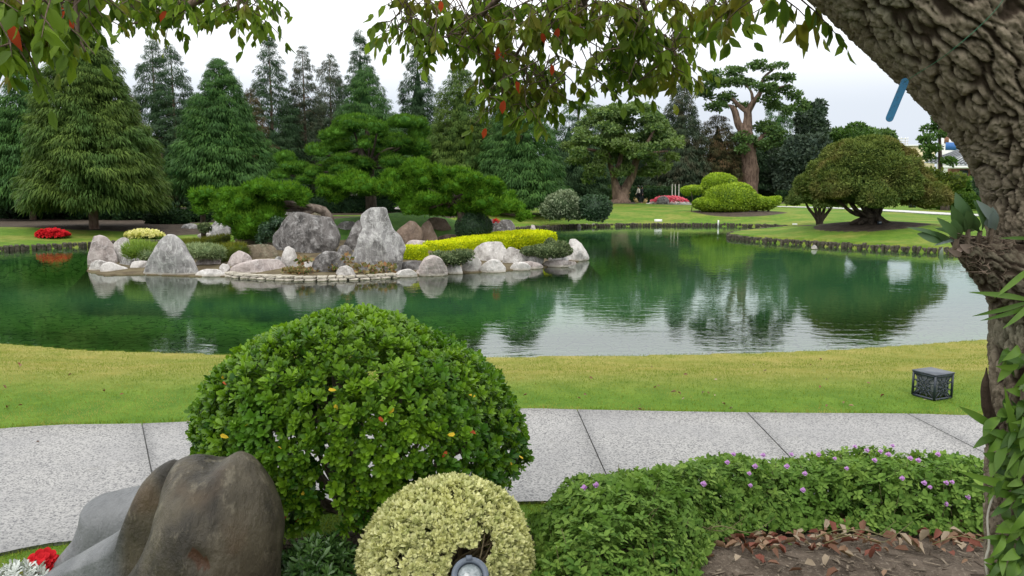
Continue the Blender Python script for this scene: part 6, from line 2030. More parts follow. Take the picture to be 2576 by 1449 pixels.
v, f = lathe([(.001, -.13), (.035, -.13), (.05, -.11), (.062, -.03), (.070, .0), (.073, .012), (.073, .02), (.068, .024), (.052, .024), (.050, .018), (.05, .004)]); A = Acc().add(v, f)
A.build("housing", M_SPOT, spot, True)
v, f = lathe([(.05, .006), (.045, .016), (.03, .024), (.012, .028), (.0005, .029)]); Acc().add(v, f).build("lens", M_GLASS, spot, True)
b_ = sc_ + ax * .0 + s2 * .066
v, f = box_vf(b_ + ax * .02, [.011, .009, .012], np.stack([s1, s2, ax], -1)); Acc().add(v, f).build("screw_boss", M_SPOT, spot)
g = np.array([sc_[0], sc_[1] + .02, gz(sc_[0], sc_[1])])
v, f = tube_vf([g - [0, 0, .05], g * .4 + (sc_ - ax * .08) * .6, sc_ - ax * .08], [.012, .012, .012], 6, 8); Acc().add(v, f).build("stem", M_SPOT, spot, True)

# ---- azaleas between boulder and pale bush
M_AZ = leafmats("azalea_leaves", (.014, .050, .010), (.070, .150, .030), None, trans=.2, rough=.4, spec=.5)
NAR = leaf_tmpl(.30, .05, .25, .5)
RA = [rosette(NAR, n, a, s, .2) for n, a, s in ((9, 1.25, 21), (8, 1.1, 22), (10, 1.35, 23))]


def mound(root, cx, cy, Y, rx, rz_, n, mat, tm, s0, s1_, seed, ry=None, zc=None, part="foliage", limit=120):
    rr = np.random.RandomState(seed)
    c = P(cx, cy, Y)
    q = nrm(rr.normal(size=(n * 2, 3))); q = q[q[:, 2] > -.3][:n]
    R = np.array([rx / 2000 * Y, ry or rx / 2000 * Y, rz_ / 2000 * Y])
    p = c + q * R * (1 - .2 * rr.uniform(0, 1, (len(q), 1)) ** 2) * (1 + .08 * rr.normal(size=(len(q), 1)))
    dd = nrm(q + rr.normal(size=q.shape) * .3 + [0, 0, .5])
    fc = (nrm(q) * nrm(camp - p)).sum(1)
    sprout(root, "leaf_cluster", part, tm, mat, p, dd, nrm(rr.normal(size=q.shape)), rr.uniform(s0, s1_, len(q)), rr.uniform(.1, .9, len(q)), fc, limit)
    return c, R


az = thing("azalea", "low dark leaved azalea between the brown boulder and the variegated bush", "shrub", GP(800, 3.35))
mound(az, 800, 1470, 3.35, 115, 110, 330, M_AZ, RA, .040, .062, 31, ry=.2)
az2 = thing("azalea", "small azalea with red flowers under the left side of the round bush", "shrub", GP(735, 3.75))
mound(az2, 738, 1300, 3.75, 58, 60, 150, M_AZ, ROS, .026, .038, 32, ry=.13)
PET = leaf_tmpl(.8, .1, .2, .6)
FL = rosette(PET, 6, 1.0, 61, .05, inner=False)
mfl = Acc().add(FL[0], FL[1], .5).mesh("flower", M_RED, True)
for x, y, s in ((715, 1292, .030), (700, 1284, .026), (708, 1305, .028), (722, 1280, .022), (752, 1312, .020), (693, 1300, .02), (780, 1262, .018)):
    p = P(x, y, 3.60)
    o = bpy.data.objects.new("flower", mfl); col.objects.link(o); o.parent = az2
    o.matrix_local = Matrix.Translation(-Vector(az2.location)) @ frame_matrix(p, (r.normal() * .3, -1, .4), (1, 0, .1), s)

# ---- red flowers and silver leaves at the lower left corner
fp_ = thing("flowering_plant", "red flowering plant at the lower left corner before the brown boulder", "flowers", GP(110, 3.6))
for n_ in range(44):
    an, rad = r.uniform(0, 6.28), math.sqrt(r.uniform(0, 1))
    p = P(112 + math.cos(an) * 42 * rad, 1425 + math.sin(an) * 30 * rad, 3.62 + r.uniform(-.05, .05))
    o = bpy.data.objects.new("flower", mfl); col.objects.link(o); o.parent = fp_
    o.matrix_local = Matrix.Translation(-Vector(fp_.location)) @ frame_matrix(p, (r.normal() * .5, -.6, .8), (1, r.normal() * .5, .1), r.uniform(.028, .042))
mound(fp_, 112, 1475, 3.65, 55, 50, 90, M_AZ, RA, .03, .045, 33, limit=60)
sv = thing("dusty_miller", "silver leaved plant below the red flowers at the lower left corner", "plant", GP(55, 3.4))
M_DM = leafmats("felted_silver_leaves", (.35, .38, .36), (.62, .65, .63), None, trans=.1, rough=.9)
mound(sv, 45, 1478, 3.4, 70, 50, 110, M_DM, [rosette(leaf_tmpl(.24, .03, .2, .6), 9, 1.2, 71, .3)], .035, .05, 34, limit=90)

# ---- trailing lantana along the path edge
M_LAN = leafmats("lantana_leaves", (.040, .110, .018), (.200, .310, .060), (.110, .210, .035), patch=3.5, trans=.28, rough=.6)
HL = leaf_tmpl(.56, .06, .25, .42)
RL = [rosette(HL, n, a, s, .6, inner=False) for n, a, s in ((5, 1.15, 41), (6, 1.25, 42), (4, 1.0, 43))]
lan = thing("lantana_shrub", "sprawling green lantana with small lilac flower heads along the path", "shrub", GP(1900, 4.2))
# footprint measured on the ground, height field above it
LP = np.array([(1330, 1262), (1500, 1235), (1650, 1200), (1800, 1165), (1950, 1150), (2150, 1150), (2350, 1165), (2520, 1190), (2600, 1280), (2540, 1330), (2300, 1315), (2080, 1300), (1930, 1322), (1800, 1372), (1750, 1480), (1600, 1600), (1330, 1600), (1345, 1400)], float)
LPW = []
for x, y in LP:      # the far rim is seen at the height of the foliage, the near rim at the soil
    z = .36 + .24 if y < 1262 else .62
    LPW.append(G(x, y, z)[:2])
LPW = np.array(LPW)
lo, hi = LPW.min(0) - .1, LPW.max(0) + .1
cnd = r.uniform(0, 1, (26000, 2)) * (hi - lo) + lo
s_ = sdf(cnd[:, 0], cnd[:, 1], LPW)
cnd, s_ = cnd[s_ > 0][:9000], s_[s_ > 0][:9000]
sn = SinNoise(55, 5, 10, 3)


def lan_h(p, s):
    gzv = ground(p[:, 0], p[:, 1])
    return gzv, .33 * sm(s / .28) ** .7 + .035 * sn(np.column_stack([p, 0 * s]))


g_, h_ = lan_h(cnd, s_)
lift = r.uniform(0, 1, len(cnd)) ** .45
pz = g_ + .05 + np.clip(h_, .03, 1) * lift
pos = np.column_stack([cnd, pz])
gr = np.array([sdf(cnd[:, 0] + .05, cnd[:, 1], LPW) - s_, sdf(cnd[:, 0], cnd[:, 1] + .05, LPW) - s_]).T / .05
slope = np.clip(1 - s_ / .3, 0, 1)[:, None]
N3 = nrm(np.column_stack([-gr * slope * 1.2, np.ones(len(pos))]))
d = nrm(N3 + r.normal(size=pos.shape) * .45)
sc = r.uniform(.024, .046, len(pos))
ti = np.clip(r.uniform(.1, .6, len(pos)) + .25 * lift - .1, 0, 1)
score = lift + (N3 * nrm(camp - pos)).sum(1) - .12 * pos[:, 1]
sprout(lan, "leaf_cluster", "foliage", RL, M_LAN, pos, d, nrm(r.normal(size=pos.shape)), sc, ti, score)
# lilac flower heads
M_LIL = leafmats("lilac_petals", (.42, .20, .50), (.66, .42, .72), None, trans=.15)
petal = diamond(1.0, .1, .6)
hv = rosette(petal, 14, 1.25, 77, .1)
ml = Acc().add(hv[0], hv[1], .5).mesh("flower_head", M_LIL, False)
flowers = [(2325, 1222), (2340, 1232), (2380, 1222), (2395, 1220), (2435, 1258), (2360, 1150), (2290, 1160), (2180, 1140), (2215, 1142), (2235, 1150), (2200, 1165), (2130, 1185), (2025, 1198), (2020, 1240), (1885, 1198), (1770, 1225), (1888, 1228),
           (1845, 1150), (1830, 1170), (1920, 1152), (1900, 1180), (2150, 1130), (2100, 1160), (1990, 1150), (2060, 1150), (1470, 1235), (1500, 1228), (2380, 1275), (2270, 1210), (1980, 1180), (2245, 1128), (2310, 1165)]
for x, y in flowers:
    best = None
    hits = ray(x, y)
    z = .92
    for _ in range(60):     # march down the ray to the foliage
        p = G(x, y, z)
        s = float(sdf(np.array([p[0]]), np.array([p[1]]), LPW)[0])
        if s > 0:
            gg, hh = lan_h(p[None, :2], np.array([s]))
            if z <= gg[0] + .07 + hh[0]: break
        z -= .01
        if z < .42: break
    o = bpy.data.objects.new("flower_head", ml); col.objects.link(o); o.parent = lan
    o.matrix_local = Matrix.Translation(-Vector(lan.location)) @ frame_matrix(p + [0, 0, .012], (r.normal() * .2, -.4, 1), (1, 0, 0), r.uniform(.014, .020))
# thin stems rising above
a = Acc()
for k in range(260):
    i = r.randint(len(pos)); b = pos[i] - [0, 0, .12]; t = pos[i] + [r.normal() * .05, r.normal() * .05, r.uniform(.01, .05)]
    v, f = tube_vf([b, t], [.0022, .0012], 3, 4, smoothpath=False); a.add(v, f)
for k in range(9):      # bare runners over the soil
    x0 = r.uniform(1500, 2350); p = G(x0, r.uniform(1330, 1370), .66)
    v, f = tube_vf([p, p + [.12, -.02, .05], p + [.26, -.03, .02], p + [.4, .05, .06]], [.003, .003, .002, .001], 10, 4); a.add(v, f)
a.build("stems", barkmat("green_brown_stem", (.10, .10, .04), (.2, .17, .09), 40), lan, True)['kind'] = 'stuff'

# ---- fallen leaves: litter on the soil and strays on the lawn and path
litter_m = [leafmats("fallen_leaf_%s" % n, c0, c1, None, trans=.1, rough=.75) for n, c0, c1 in (
    ("russet", (.13, .070, .045), (.23, .125, .085)), ("tan", (.22, .135, .085), (.32, .21, .14)), ("crimson", (.15, .055, .040), (.22, .085, .060)), ("pale", (.28, .22, .155), (.38, .31, .23)))]
fl_mesh = []
for m in litter_m:
    for cu in (.1, .55, -.45):
        t = leaf_tmpl(.50, .16 + abs(cu) * .4, cu, .45)
        fl_mesh.append(Acc().add(t[0], t[1], .5).mesh("fallen_leaf", m, True))
cnt = 0
spots = []
rl = np.random.RandomState(88)
while cnt < 285:
    x, y = rl.uniform(1790, 2510), rl.normal(1352, 30)
    if y < 1290 or y > 1448: continue
    if y > 1388 and rl.uniform() < .8: continue
    if x < 1930 and y < 1340: continue
    spots.append((x, y, 'bed')); cnt += 1
for x, y in ((2085, 1405), (2110, 1440), (2230, 1440), (2300, 1425), (1850, 1420), (1900, 1400), (1930, 1418), (2400, 1405), (2020, 1440)): spots.append((x, y, 'bed'))
for k in range(48): spots.append((rl.uniform(0, 2480), 905 + 130 * rl.uniform() ** .8, 'lawn'))
for x, y in ((1316, 998), (1605, 1032), (1955, 1041), (1360, 1268), (100, 1114), (2190, 968), (2225, 995), (470, 1062), (2330, 1010), (2060, 905)): spots.append((x, y, 'lawn'))
for x, y, w in spots:
    p = G(x, y, .62 if w == 'bed' else .15)
    for _ in range(4): p = G(x, y, (bedz(p[0], p[1]) if w == 'bed' else gz(p[0], p[1])) + .012)
    ki = rl.randint(len(fl_mesh)); me = fl_mesh[ki]; kd = ('dry russet', 'dry tan', 'dull crimson', 'pale papery')[ki // 3]
    o = bpy.data.objects.new("fallen_leaf", me); col.objects.link(o)
    s = rl.uniform(.030, .078) if w == 'bed' else rl.uniform(.025, .05)
    dv = nrm(np.array([rl.normal(), rl.normal(), rl.uniform(-.25, .3)]))
    o.matrix_world = frame_matrix(p + [0, 0, .006 + .012 * rl.uniform()], dv, nrm(np.array([rl.normal() * .5, rl.normal() * .5, 1.0])), s)
    if w == 'bed': tag(o, kd + " leaf lying in the litter below the lantana", "leaf", "fallen leaves in the litter below the lantana")
    else: tag(o, "small " + kd + " leaf lying on the near lawn", "leaf", "small dry leaves strewn on the near lawn")
# twigs and bark chips on the soil
a = Acc()
for k in range(420):
    x, y = rl.uniform(1780, 2600), rl.uniform(1360, 1600)
    p = G(x, y, .62); p[2] = bedz(p[0], p[1]) + .008
    dv = nrm(np.array([rl.normal(), rl.normal(), .15 * rl.normal()])) * rl.uniform(.008, .035)
    v, f = box_vf(p, [np.linalg.norm(dv), rl.uniform(.0015, .005), .0012], rotz(rl.uniform(0, 6.28))); a.add(v, f, rl.uniform())
for (x0, x1, y0, y1) in ((690, 900, 1330, 1420),):
    for k in range(160):
        p = G(rl.uniform(x0, x1), rl.uniform(y0, y1), .55); p[2] = bedz(p[0], p[1]) + .008
        v, f = box_vf(p, [rl.uniform(.006, .03), rl.uniform(.0015, .005), .0015], rotz(rl.uniform(0, 6.28))); a.add(v, f, rl.uniform())
o = a.build("bark_chips", leafmat("bark_chip_colours", (.05, .038, .028), (.22, .18, .135), None, trans=0, rough=.85)); tag(o, "scattered twigs and bark chips on the garden soil", "mulch", kind='stuff')

# ---- grass blades of the near turf
M_BLADE = leafmats("turf_blades", (.080, .150, .014), (.22, .27, .035), (.34, .31, .09), patch=1.2, trans=.3)
def turf(name, label, n, x0, x1, y0, y1, hgt, cond):
    q = np.column_stack([rl.uniform(x0, x1, n), rl.uniform(y0, y1, n)])
    q = q[cond(q)]
    z = ground(q[:, 0], q[:, 1])
    p = np.column_stack([q, z - .003])
    p = p[z > .03]
    d = nrm(rl.normal(size=p.shape) * [.5, .5, .1] + [0, 0, 1])
    A = Acc(); addleaves(A, leaf_tmpl(.16, tri=True, droop=.2), p, d, nrm(rl.normal(size=p.shape)), hgt * rl.uniform(.6, 1.5, len(p)), rl.uniform(0, 1, len(p)))
    o = A.build(name, M_BLADE); tag(o, label, "grass", kind='stuff')
def off_path(q):
    yt = np.interp(q[:, 0], PT[:, 0], PT[:, 1]); yb = np.interp(q[:, 0], PB[:, 0], PB[:, 1])
    return (q[:, 1] > yt + .004) | (q[:, 1] < yb - .004)
turf("lawn_grass", "short turf blades of the near lawn between path and water", 210000, -7.5, 7.0, 5.6, 12.6, .022, lambda q: off_path(q))
turf("edge_grass", "longer grass along the path edge of the near lawn", 26000, -5.0, 5.5, 6.2, 7.3, .034, lambda q: off_path(q) & (q[:, 1] < np.interp(q[:, 0], PT[:, 0], PT[:, 1]) + .12))
turf("verge_grass", "grass verge between the path and the shrubs", 60000, -3.5, 1.2, 3.3, 5.0, .024, lambda q: off_path(q) & (sdf(q[:, 0], q[:, 1], BED) < .02))

# ---- pierced metal lantern box on the lawn
M_LB = plainmat("blue_black_metal", (.020, .028, .042), .38, .5, var=.1, scale=12)
M_LT = plainmat("paler_metal_top", (.07, .08, .10), .4, .35, var=.12, scale=14)  # top plate metal, paler than the frame
lp = G(2343, 1008, .31); lp[2] = gz(lp[0], lp[1])
lan_b = thing("lantern_box", "dark pierced metal lantern box on the near lawn at the path edge", "lantern", lp, rz=0.42)
S = .124
def part(name, acc, mat, parent, smooth=False):
    me = acc.mesh(name, mat, smooth); o = bpy.data.objects.new(name, me); col.objects.link(o); o.parent = parent; return o
a = Acc()
for sx in (-1, 1):
    for sy in (-1, 1):
        v, f = box_vf((sx * (S - .008), sy * (S - .008), S), [.008, .008, S - .01]); a.add(v, f)
for z in (.012, 2 * S - .022):
    for s in (-1, 1):
        v, f = box_vf((0, s * (S - .007), z), [S - .016, .006, .010]); a.add(v, f)
        v, f = box_vf((s * (S - .007), 0, z), [.006, S - .016, .010]); a.add(v, f)
part("frame", a, M_LB, lan_b)
v, f = box_vf((0, 0, 2 * S - .003), [S + .004, S + .004, .006]); part("top_plate", Acc().add(v, f), M_LT, lan_b)
v, f = box_vf((0, 0, S), [S - .028, S - .028, S - .035]); part("diffuser", Acc().add(v, f), plainmat("dim_diffuser", (.20, .22, .22), .5), lan_b)
for s in range(4):
    a = Acc(); z0 = S - .004
    def strip(pts, w=.011, closed=False):
        pts = [np.array(p, float) for p in pts]
        segs = list(zip(pts, pts[1:])) + ([(pts[-1], pts[0])] if closed else [])
        for k, (p, q) in enumerate(segs):
            dd = q - p; L = np.linalg.norm(dd); an = math.atan2(dd[1], dd[0])
            R = np.array([[math.cos(an), 0, -math.sin(an)], [0, 1, 0], [math.sin(an), 0, math.cos(an)]])
            m = (p + q) / 2 * .838; L *= .838
            v, f = box_vf((m[0], -(S - .009) + .0006 * (k % 2), z0 + m[1]), [L / 2 + w * .2, .003, w * .62], R); a.add(v, f)
    oc = lambda r_, n=16, ph=0: [(r_ * math.cos(ph + 2 * math.pi * k / n), r_ * math.sin(ph + 2 * math.pi * k / n)) for k in range(n)]
    strip(oc(.078, 8, math.pi / 8), .010, True); strip(oc(.030, 12), .012, True)
    for k in range(8):
        an = k * math.pi / 4
        strip([(.034 * math.cos(an), .034 * math.sin(an)), (.066 * math.cos(an), .066 * math.sin(an))], .005 if k % 2 else .011)
    for k in range(4):
        an = k * math.pi / 2 + math.pi / 4
        strip([(.08 * math.cos(an), .08 * math.sin(an)), (.168 * math.cos(an), .168 * math.sin(an))], .009)
        an = k * math.pi / 2
        for sg in (-1, 1):
            cx_, cy_ = math.cos(an), math.sin(an)
            strip([(.075 * cx_ - sg * .03 * cy_, .075 * cy_ + sg * .03 * cx_), (.128 * cx_ - sg * .05 * cy_, .128 * cy_ + sg * .05 * cx_)], .006)
    o = part("pierced_panel", a, M_LB, lan_b); o.rotation_euler = (0, 0, s * math.pi / 2)
# ================================================================ the shade tree the view looks out from under
TY = 2.3


def hash2(a, b, k):
    v = np.sin(a * 127.1 + b * 311.7 + k * 74.7) * 43758.5453
    return v - np.floor(v)


def plates(u, v, NU, lv, warp):
    """bark plates: distance between the two nearest cell points, wrapped round the trunk"""
    cu = u / (2 * math.pi) * NU + warp[0]
    cv = v / lv + warp[1]
    fu, fv = np.floor(cu), np.floor(cv)
    F1 = np.full(u.shape, 9.0); F2 = np.full(u.shape, 9.0); ID = np.zeros(u.shape)
    for a in (-1, 0, 1):
        for b in (-1, 0, 1):
            iu, iv = fu + a, fv + b
            wu = np.mod(iu, NU)
            pu = iu + .15 + .7 * hash2(wu, iv, 1); pv = iv + .12 + .76 * hash2(wu, iv, 2)
            d = np.hypot((cu - pu), (cv - pv) * .95)
            nb = d < F1
            F2 = np.where(nb, F1, np.minimum(F2, d)); ID = np.where(nb, hash2(wu, iv, 3), ID); F1 = np.where(nb, d, F1)
    return F2 - F1, ID, F1


BK = SinNoise(301, 9, 12, 3)
BK2 = SinNoise(302, 45, 12, 3)
BK3 = SinNoise(303, 3, 8, 2)
store = {}


def furrows(u, v, R0, F, st, slant, seed, wob):
    """interlacing ridges that run along the limb"""
    uu = u + slant * v
    q = np.stack([np.cos(uu) * R0 * F, np.sin(uu) * R0 * F, v * F * st], -1) + wob
    f1 = np.abs(perlin(q, seed)); f2 = np.abs(perlin(q * 1.55 + 9.3, seed + 1)); f3 = np.abs(perlin(q * np.array([2.2, 2.2, 4.5]) + 3.1, seed + 2))
    det = perlin(q * 4.1, seed + 3); det2 = perlin(q * 9.0, seed + 4)
    h = .62 * np.clip(f1 / .20, 0, 1) ** .7 * (.35 + .65 * np.clip(f2 / .17, 0, 1) ** .7)
    h += .26 * np.clip(f3 / .22, 0, 1) * np.clip(f1 / .2, 0, 1) + .10 * det + .055 * det2
    return h


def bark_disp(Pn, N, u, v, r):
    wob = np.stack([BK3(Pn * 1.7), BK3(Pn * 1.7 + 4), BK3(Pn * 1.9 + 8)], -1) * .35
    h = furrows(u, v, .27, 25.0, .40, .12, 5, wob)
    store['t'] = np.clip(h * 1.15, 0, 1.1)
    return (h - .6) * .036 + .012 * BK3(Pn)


m_tb, nt, out = newmat("furrowed_bark")
pos = nd(nt, 'NewGeometry').outputs['Position']
at = nd(nt, 'Attribute', attribute_name='tint')
n1 = noise(nt, 26, 5, .7, vec=pos); n2 = noise(nt, 3.0, 4, .55, vec=pos); n3 = noise(nt, 120, 3, .6, vec=pos)
c = mixc(nt, ramp(nt, n1, .3, .7), (.12, .096, .068), (.26, .215, .16))
c = mixc(nt, ramp(nt, n2, .5, .68, 0, .5), c, (.17, .175, .125))
c = mixc(nt, ramp(nt, at.outputs['Fac'], .80, .30, 0, .95), c, (.040, .027, .019))  # inner bark brown, painted far darker to put shade into the furrows
principled(nt, out, c, .9, .15, bump(nt, n3, .5, .004, bump(nt, n1, .8, .012)))

TP = [(2655, 2050, 170), (2650, 1600, 146), (2650, 1250, 142), (2664, 950, 140), (2688, 700, 150), (2700, 600, 164), (2700, 413, 190), (2618, 200, 214), (2380, -60, 224), (2205, -213, 222), (1900, -430, 205), (1500, -680, 200), (1000, -850, 150), (500, -900, 100)]
cpts = [P(x, y, TY) for x, y, r_ in TP]
crad = [r_ / 2000 * TY for x, y, r_ in TP]
tbase = np.array([cpts[0][0], cpts[0][1], gz(cpts[0][0], cpts[0][1])])
shade = thing("shade_tree", "near leaning tree with thick furrowed bark, its leaves hanging across the top", "tree", tbase)
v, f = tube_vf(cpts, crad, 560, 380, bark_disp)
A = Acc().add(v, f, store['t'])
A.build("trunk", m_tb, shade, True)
# broken snag low on the left side of the trunk
store2 = {}


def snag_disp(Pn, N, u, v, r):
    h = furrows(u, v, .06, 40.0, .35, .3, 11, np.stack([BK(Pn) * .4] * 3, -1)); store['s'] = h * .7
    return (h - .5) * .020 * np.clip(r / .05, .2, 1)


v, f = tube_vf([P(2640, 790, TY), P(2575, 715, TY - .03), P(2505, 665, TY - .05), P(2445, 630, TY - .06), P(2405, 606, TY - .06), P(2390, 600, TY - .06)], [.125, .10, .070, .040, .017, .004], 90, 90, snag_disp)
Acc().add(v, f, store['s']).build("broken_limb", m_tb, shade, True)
# loose bark flap lower down
v, f = tube_vf([P(2500, 1110, TY - .04), P(2486, 1040, TY - .05), P(2478, 985, TY - .05), P(2482, 925, TY - .05)], [.022, .016, .012, .003], 60, 30, lambda p, n, u, v, r: r * .5 * np.sin(2 * u) + .004 * BK2(p))
Acc().add(v, f, .2).build("bark_flap", m_tb, shade, True)

# hanging limbs and twigs
M_TW = barkmat("twig_bark", (.060, .042, .030), (.13, .095, .07), 40)
tw = Acc()


def limb(pts, r0, r1, n=14, segs=7):
    pts = [P(*p) for p in pts]
    v, f = tube_vf(pts, np.linspace(r0, r1, len(pts)), n, segs); tw.add(v, f)


limb([(1900, -430, 2.3), (1700, -300, 2.9), (1520, -150, 3.5), (1470, -20, 3.8), (1465, 50, 3.9), (1438, 95, 3.95), (1435, 150, 4.0)], .05, .004)
limb([(1466, 47, 3.9), (1495, 82, 3.9), (1540, 130, 3.9), (1600, 150, 3.95)], .009, .003)
limb([(1470, -20, 3.8), (1400, 20, 3.8), (1335, 85, 3.8), (1290, 150, 3.8), (1268, 180, 3.8), (1262, 250, 3.8)], .012, .003)
limb([(1400, -120, 3.5), (1250, 0, 3.7), (1175, 75, 3.8), (1120, 95, 3.8)], .02, .003)
limb([(1520, -150, 3.5), (1600, -30, 3.7), (1640, 60, 3.8), (1690, 130, 3.8)], .02, .003)
limb([(1500, -680, 2.3), (1200, -350, 3.0), (900, -150, 3.5), (620, -60, 3.7), (500, 0, 3.8), (420, 40, 3.8), (330, 60, 3.8)], .05, .004)
limb([(620, -60, 3.7), (600, 20, 3.7), (640, 60, 3.7)], .01, .003)
limb([(1000, -850, 2.3), (600, -400, 2.3), (250, -150, 2.2), (150, -20, 2.2), (120, 60, 2.2), (80, 130, 2.2)], .045, .004)
limb([(250, -150, 2.2), (200, -20, 2.2), (195, 80, 2.2), (215, 130, 2.2)], .012, .003)
limb([(1700, -300, 2.9), (1800, -100, 3.0), (1840, -10, 3.0)], .012, .003)
limb([(1900, -430, 2.3), (1950, -150, 2.5), (1980, -20, 2.6)], .012, .003)

CL = [  # x, y, rx, ry, Y, twigs, leaf length
    (1105, 40, 110, 50, 3.8, 17, .072), (1010, 85, 32, 40, 3.8, 4, .070), (1090, 100, 60, 25, 3.8, 6, .070), (1240, 60, 110, 60, 3.8, 20, .074), (1210, 130, 70, 45, 3.8, 9, .072), (1285, 190, 80, 60, 3.9, 15, .070),
    (1300, 265, 85, 45, 3.9, 15, .072), (1370, 240, 55, 40, 3.9, 8, .070), (1370, 185, 60, 35, 4.0, 6, .064), (1390, 50, 90, 50, 3.8, 14, .074), (1500, 40, 90, 60, 3.8, 16, .074), (1600, 50, 80, 50, 3.8, 12, .074), (1560, 150, 75, 45, 3.9, 11, .070),
    (1640, 145, 70, 55, 3.9, 14, .072), (1690, 170, 50, 35, 3.9, 7, .070), (1500, 195, 45, 30, 3.9, 5, .066), (1590, 205, 45, 22, 3.9, 4, .066), (1700, 110, 35, 30, 3.9, 4, .066), (1720, 20, 60, 25, 3.7, 6, .070), (1800, 12, 60, 22, 3.2, 5, .072),
    (1880, 10, 40, 20, 3.0, 4, .072), (1980, 0, 30, 18, 2.5, 3, .078),
    (330, 10, 60, 30, 3.8, 9, .066), (430, 25, 60, 28, 3.8, 9, .066), (520, 0, 60, 22, 3.8, 6, .064), (600, 38, 58, 26, 3.8, 9, .066), (655, 10, 40, 20, 3.8, 4, .064), (390, 50, 50, 15, 3.8, 4, .062),
    (50, 10, 90, 45, 2.3, 13, .062), (30, 85, 45, 40, 2.3, 8, .064), (130, 50, 45, 38, 2.3, 7, .062), (195, 40, 22, 35, 2.3, 3, .060), (180, -15, 50, 22, 2.3, 5, .060), (40, 130, 28, 18, 2.3, 3, .062)]
CLF = leaf_tmpl(.50, .10, .16, .36)
CL2 = leaf_tmpl(.38, .16, -.10, .36)
CL3 = leaf_tmpl(.50, -.08, .30, .38)
M_CAN = leafmats("shade_tree_leaves", (.042, .085, .010), (.185, .280, .028), (.145, .135, .020), patch=3.0, trans=.42, rough=.5, spec=.12)
M_CANR = leafmats("red_shade_tree_leaf", (.34, .035, .015), (.45, .08, .025), None, trans=.45)
rc = np.random.RandomState(505)
lp_, ld_, ln_, ls_ = [], [], [], []
for (x, y, rx, ry, Y, n, ll) in CL:
    for _ in range(int(n * 2.0)):
        an, rad = rc.uniform(0, 6.28), math.sqrt(rc.uniform(0, 1))
        s0 = P(x + math.cos(an) * rx * rad, y - 12 + math.sin(an) * ry * rad - ll / Y * 300, Y + rc.normal() * .16)
        dr = nrm(np.array([rc.normal(), rc.normal() * .8, rc.uniform(-.9, .25)]))
        L = rc.uniform(.10, .2) * (ll / .072)
        ts = np.linspace(0, 1, 6)
        path_ = s0 + dr * (ts * L)[:, None] + np.array([0, 0, -1]) * (ts ** 2 * .05)[:, None]
        v, f = tube_vf(path_[::2], [.0028, .002, .0012], 4, 4, smoothpath=False); tw.add(v, f)
        v, f = tube_vf([s0, s0 + [rc.normal() * .05, rc.normal() * .05, rc.uniform(.03, .09)]], [.002, .003], 2, 4, smoothpath=False); tw.add(v, f)
        sd_ = nrm(np.cross(dr, [0, 0, 1.0]))
        for k in range(rc.randint(6, 10)):
            t = rc.uniform(.1, 1); p = path_[0] + dr * t * L - np.array([0, 0, t * t * .05])
            lp_.append(p)
            ld_.append(nrm(sd_ * rc.choice([-1, 1]) * rc.uniform(.1, 1.0) + dr * .35 + np.array([0, 0, -1]) * rc.uniform(.5, 1.5) + rc.normal(size=3) * .2))
            ln_.append(nrm(np.array([rc.normal(), rc.normal() - .3, rc.uniform(-.2, 1)])))
            ls_.append(ll * rc.uniform(.52, 1.12))
lp_, ld_, ln_, ls_ = map(np.array, (lp_, ld_, ln_, ls_))
tint = np.clip(rc.uniform(.1, .8, len(lp_)), 0, 1)
score = ls_ / lp_[:, 1] + .004 * rc.uniform(0, 1, len(lp_)) - .02 * (lp_[:, 2] > 3.35)
sprout(shade, "leaf", "foliage", [CLF, CL2, CL3], M_CAN, lp_, ld_, ln_, ls_, tint, score)
tw.build("twigs", M_TW, shade, True)['kind'] = 'stuff'
mr = Acc().add(CLF[0], CLF[1], .5).mesh("leaf", M_CANR, True)
for x, y, Y, s in ((30, 66, 2.15, .10), (418, 45, 3.6, .075), (1258, 135, 3.6, .075), (1272, 150, 3.6, .055), (1362, 100, 3.6, .06), (1405, 88, 3.6, .065), (1388, 180, 3.6, .06), (1298, 222, 3.6, .07), (1268, 270, 3.6, .075), (1222, 340, 3.7, .06), (1110, 20, 3.7, .06), (160, 30, 2.2, .06), (172, 60, 2.2, .05)):
    o = bpy.data.objects.new("leaf", mr); col.objects.link(o); o.parent = shade; o['label'] = "single red leaf among the green ones"
    o.matrix_local = Matrix.Translation(-Vector(tbase)) @ frame_matrix(P(x, y - 18, Y), (rc.normal() * .25, 0, -1), (rc.normal() * .3, -1, .1), s * .82)
# leaves of the high crown over the path, out of the picture above
n = 2600
hp = np.column_stack([rc.uniform(-4.5, 3.5, n), rc.uniform(-1.5, 3.2, n), rc.uniform(4.6, 5.8, n)])
A = Acc(); addleaves(A, CLF, hp, nrm(rc.normal(size=(n, 3)) + [0, 0, -.8]), nrm(rc.normal(size=(n, 3)) + [0, 0, 1]), rc.uniform(.07, .11, n), rc.uniform(.1, .8, n))
o = A.build("high_foliage", M_CAN, shade, True); o['kind'] = 'stuff'

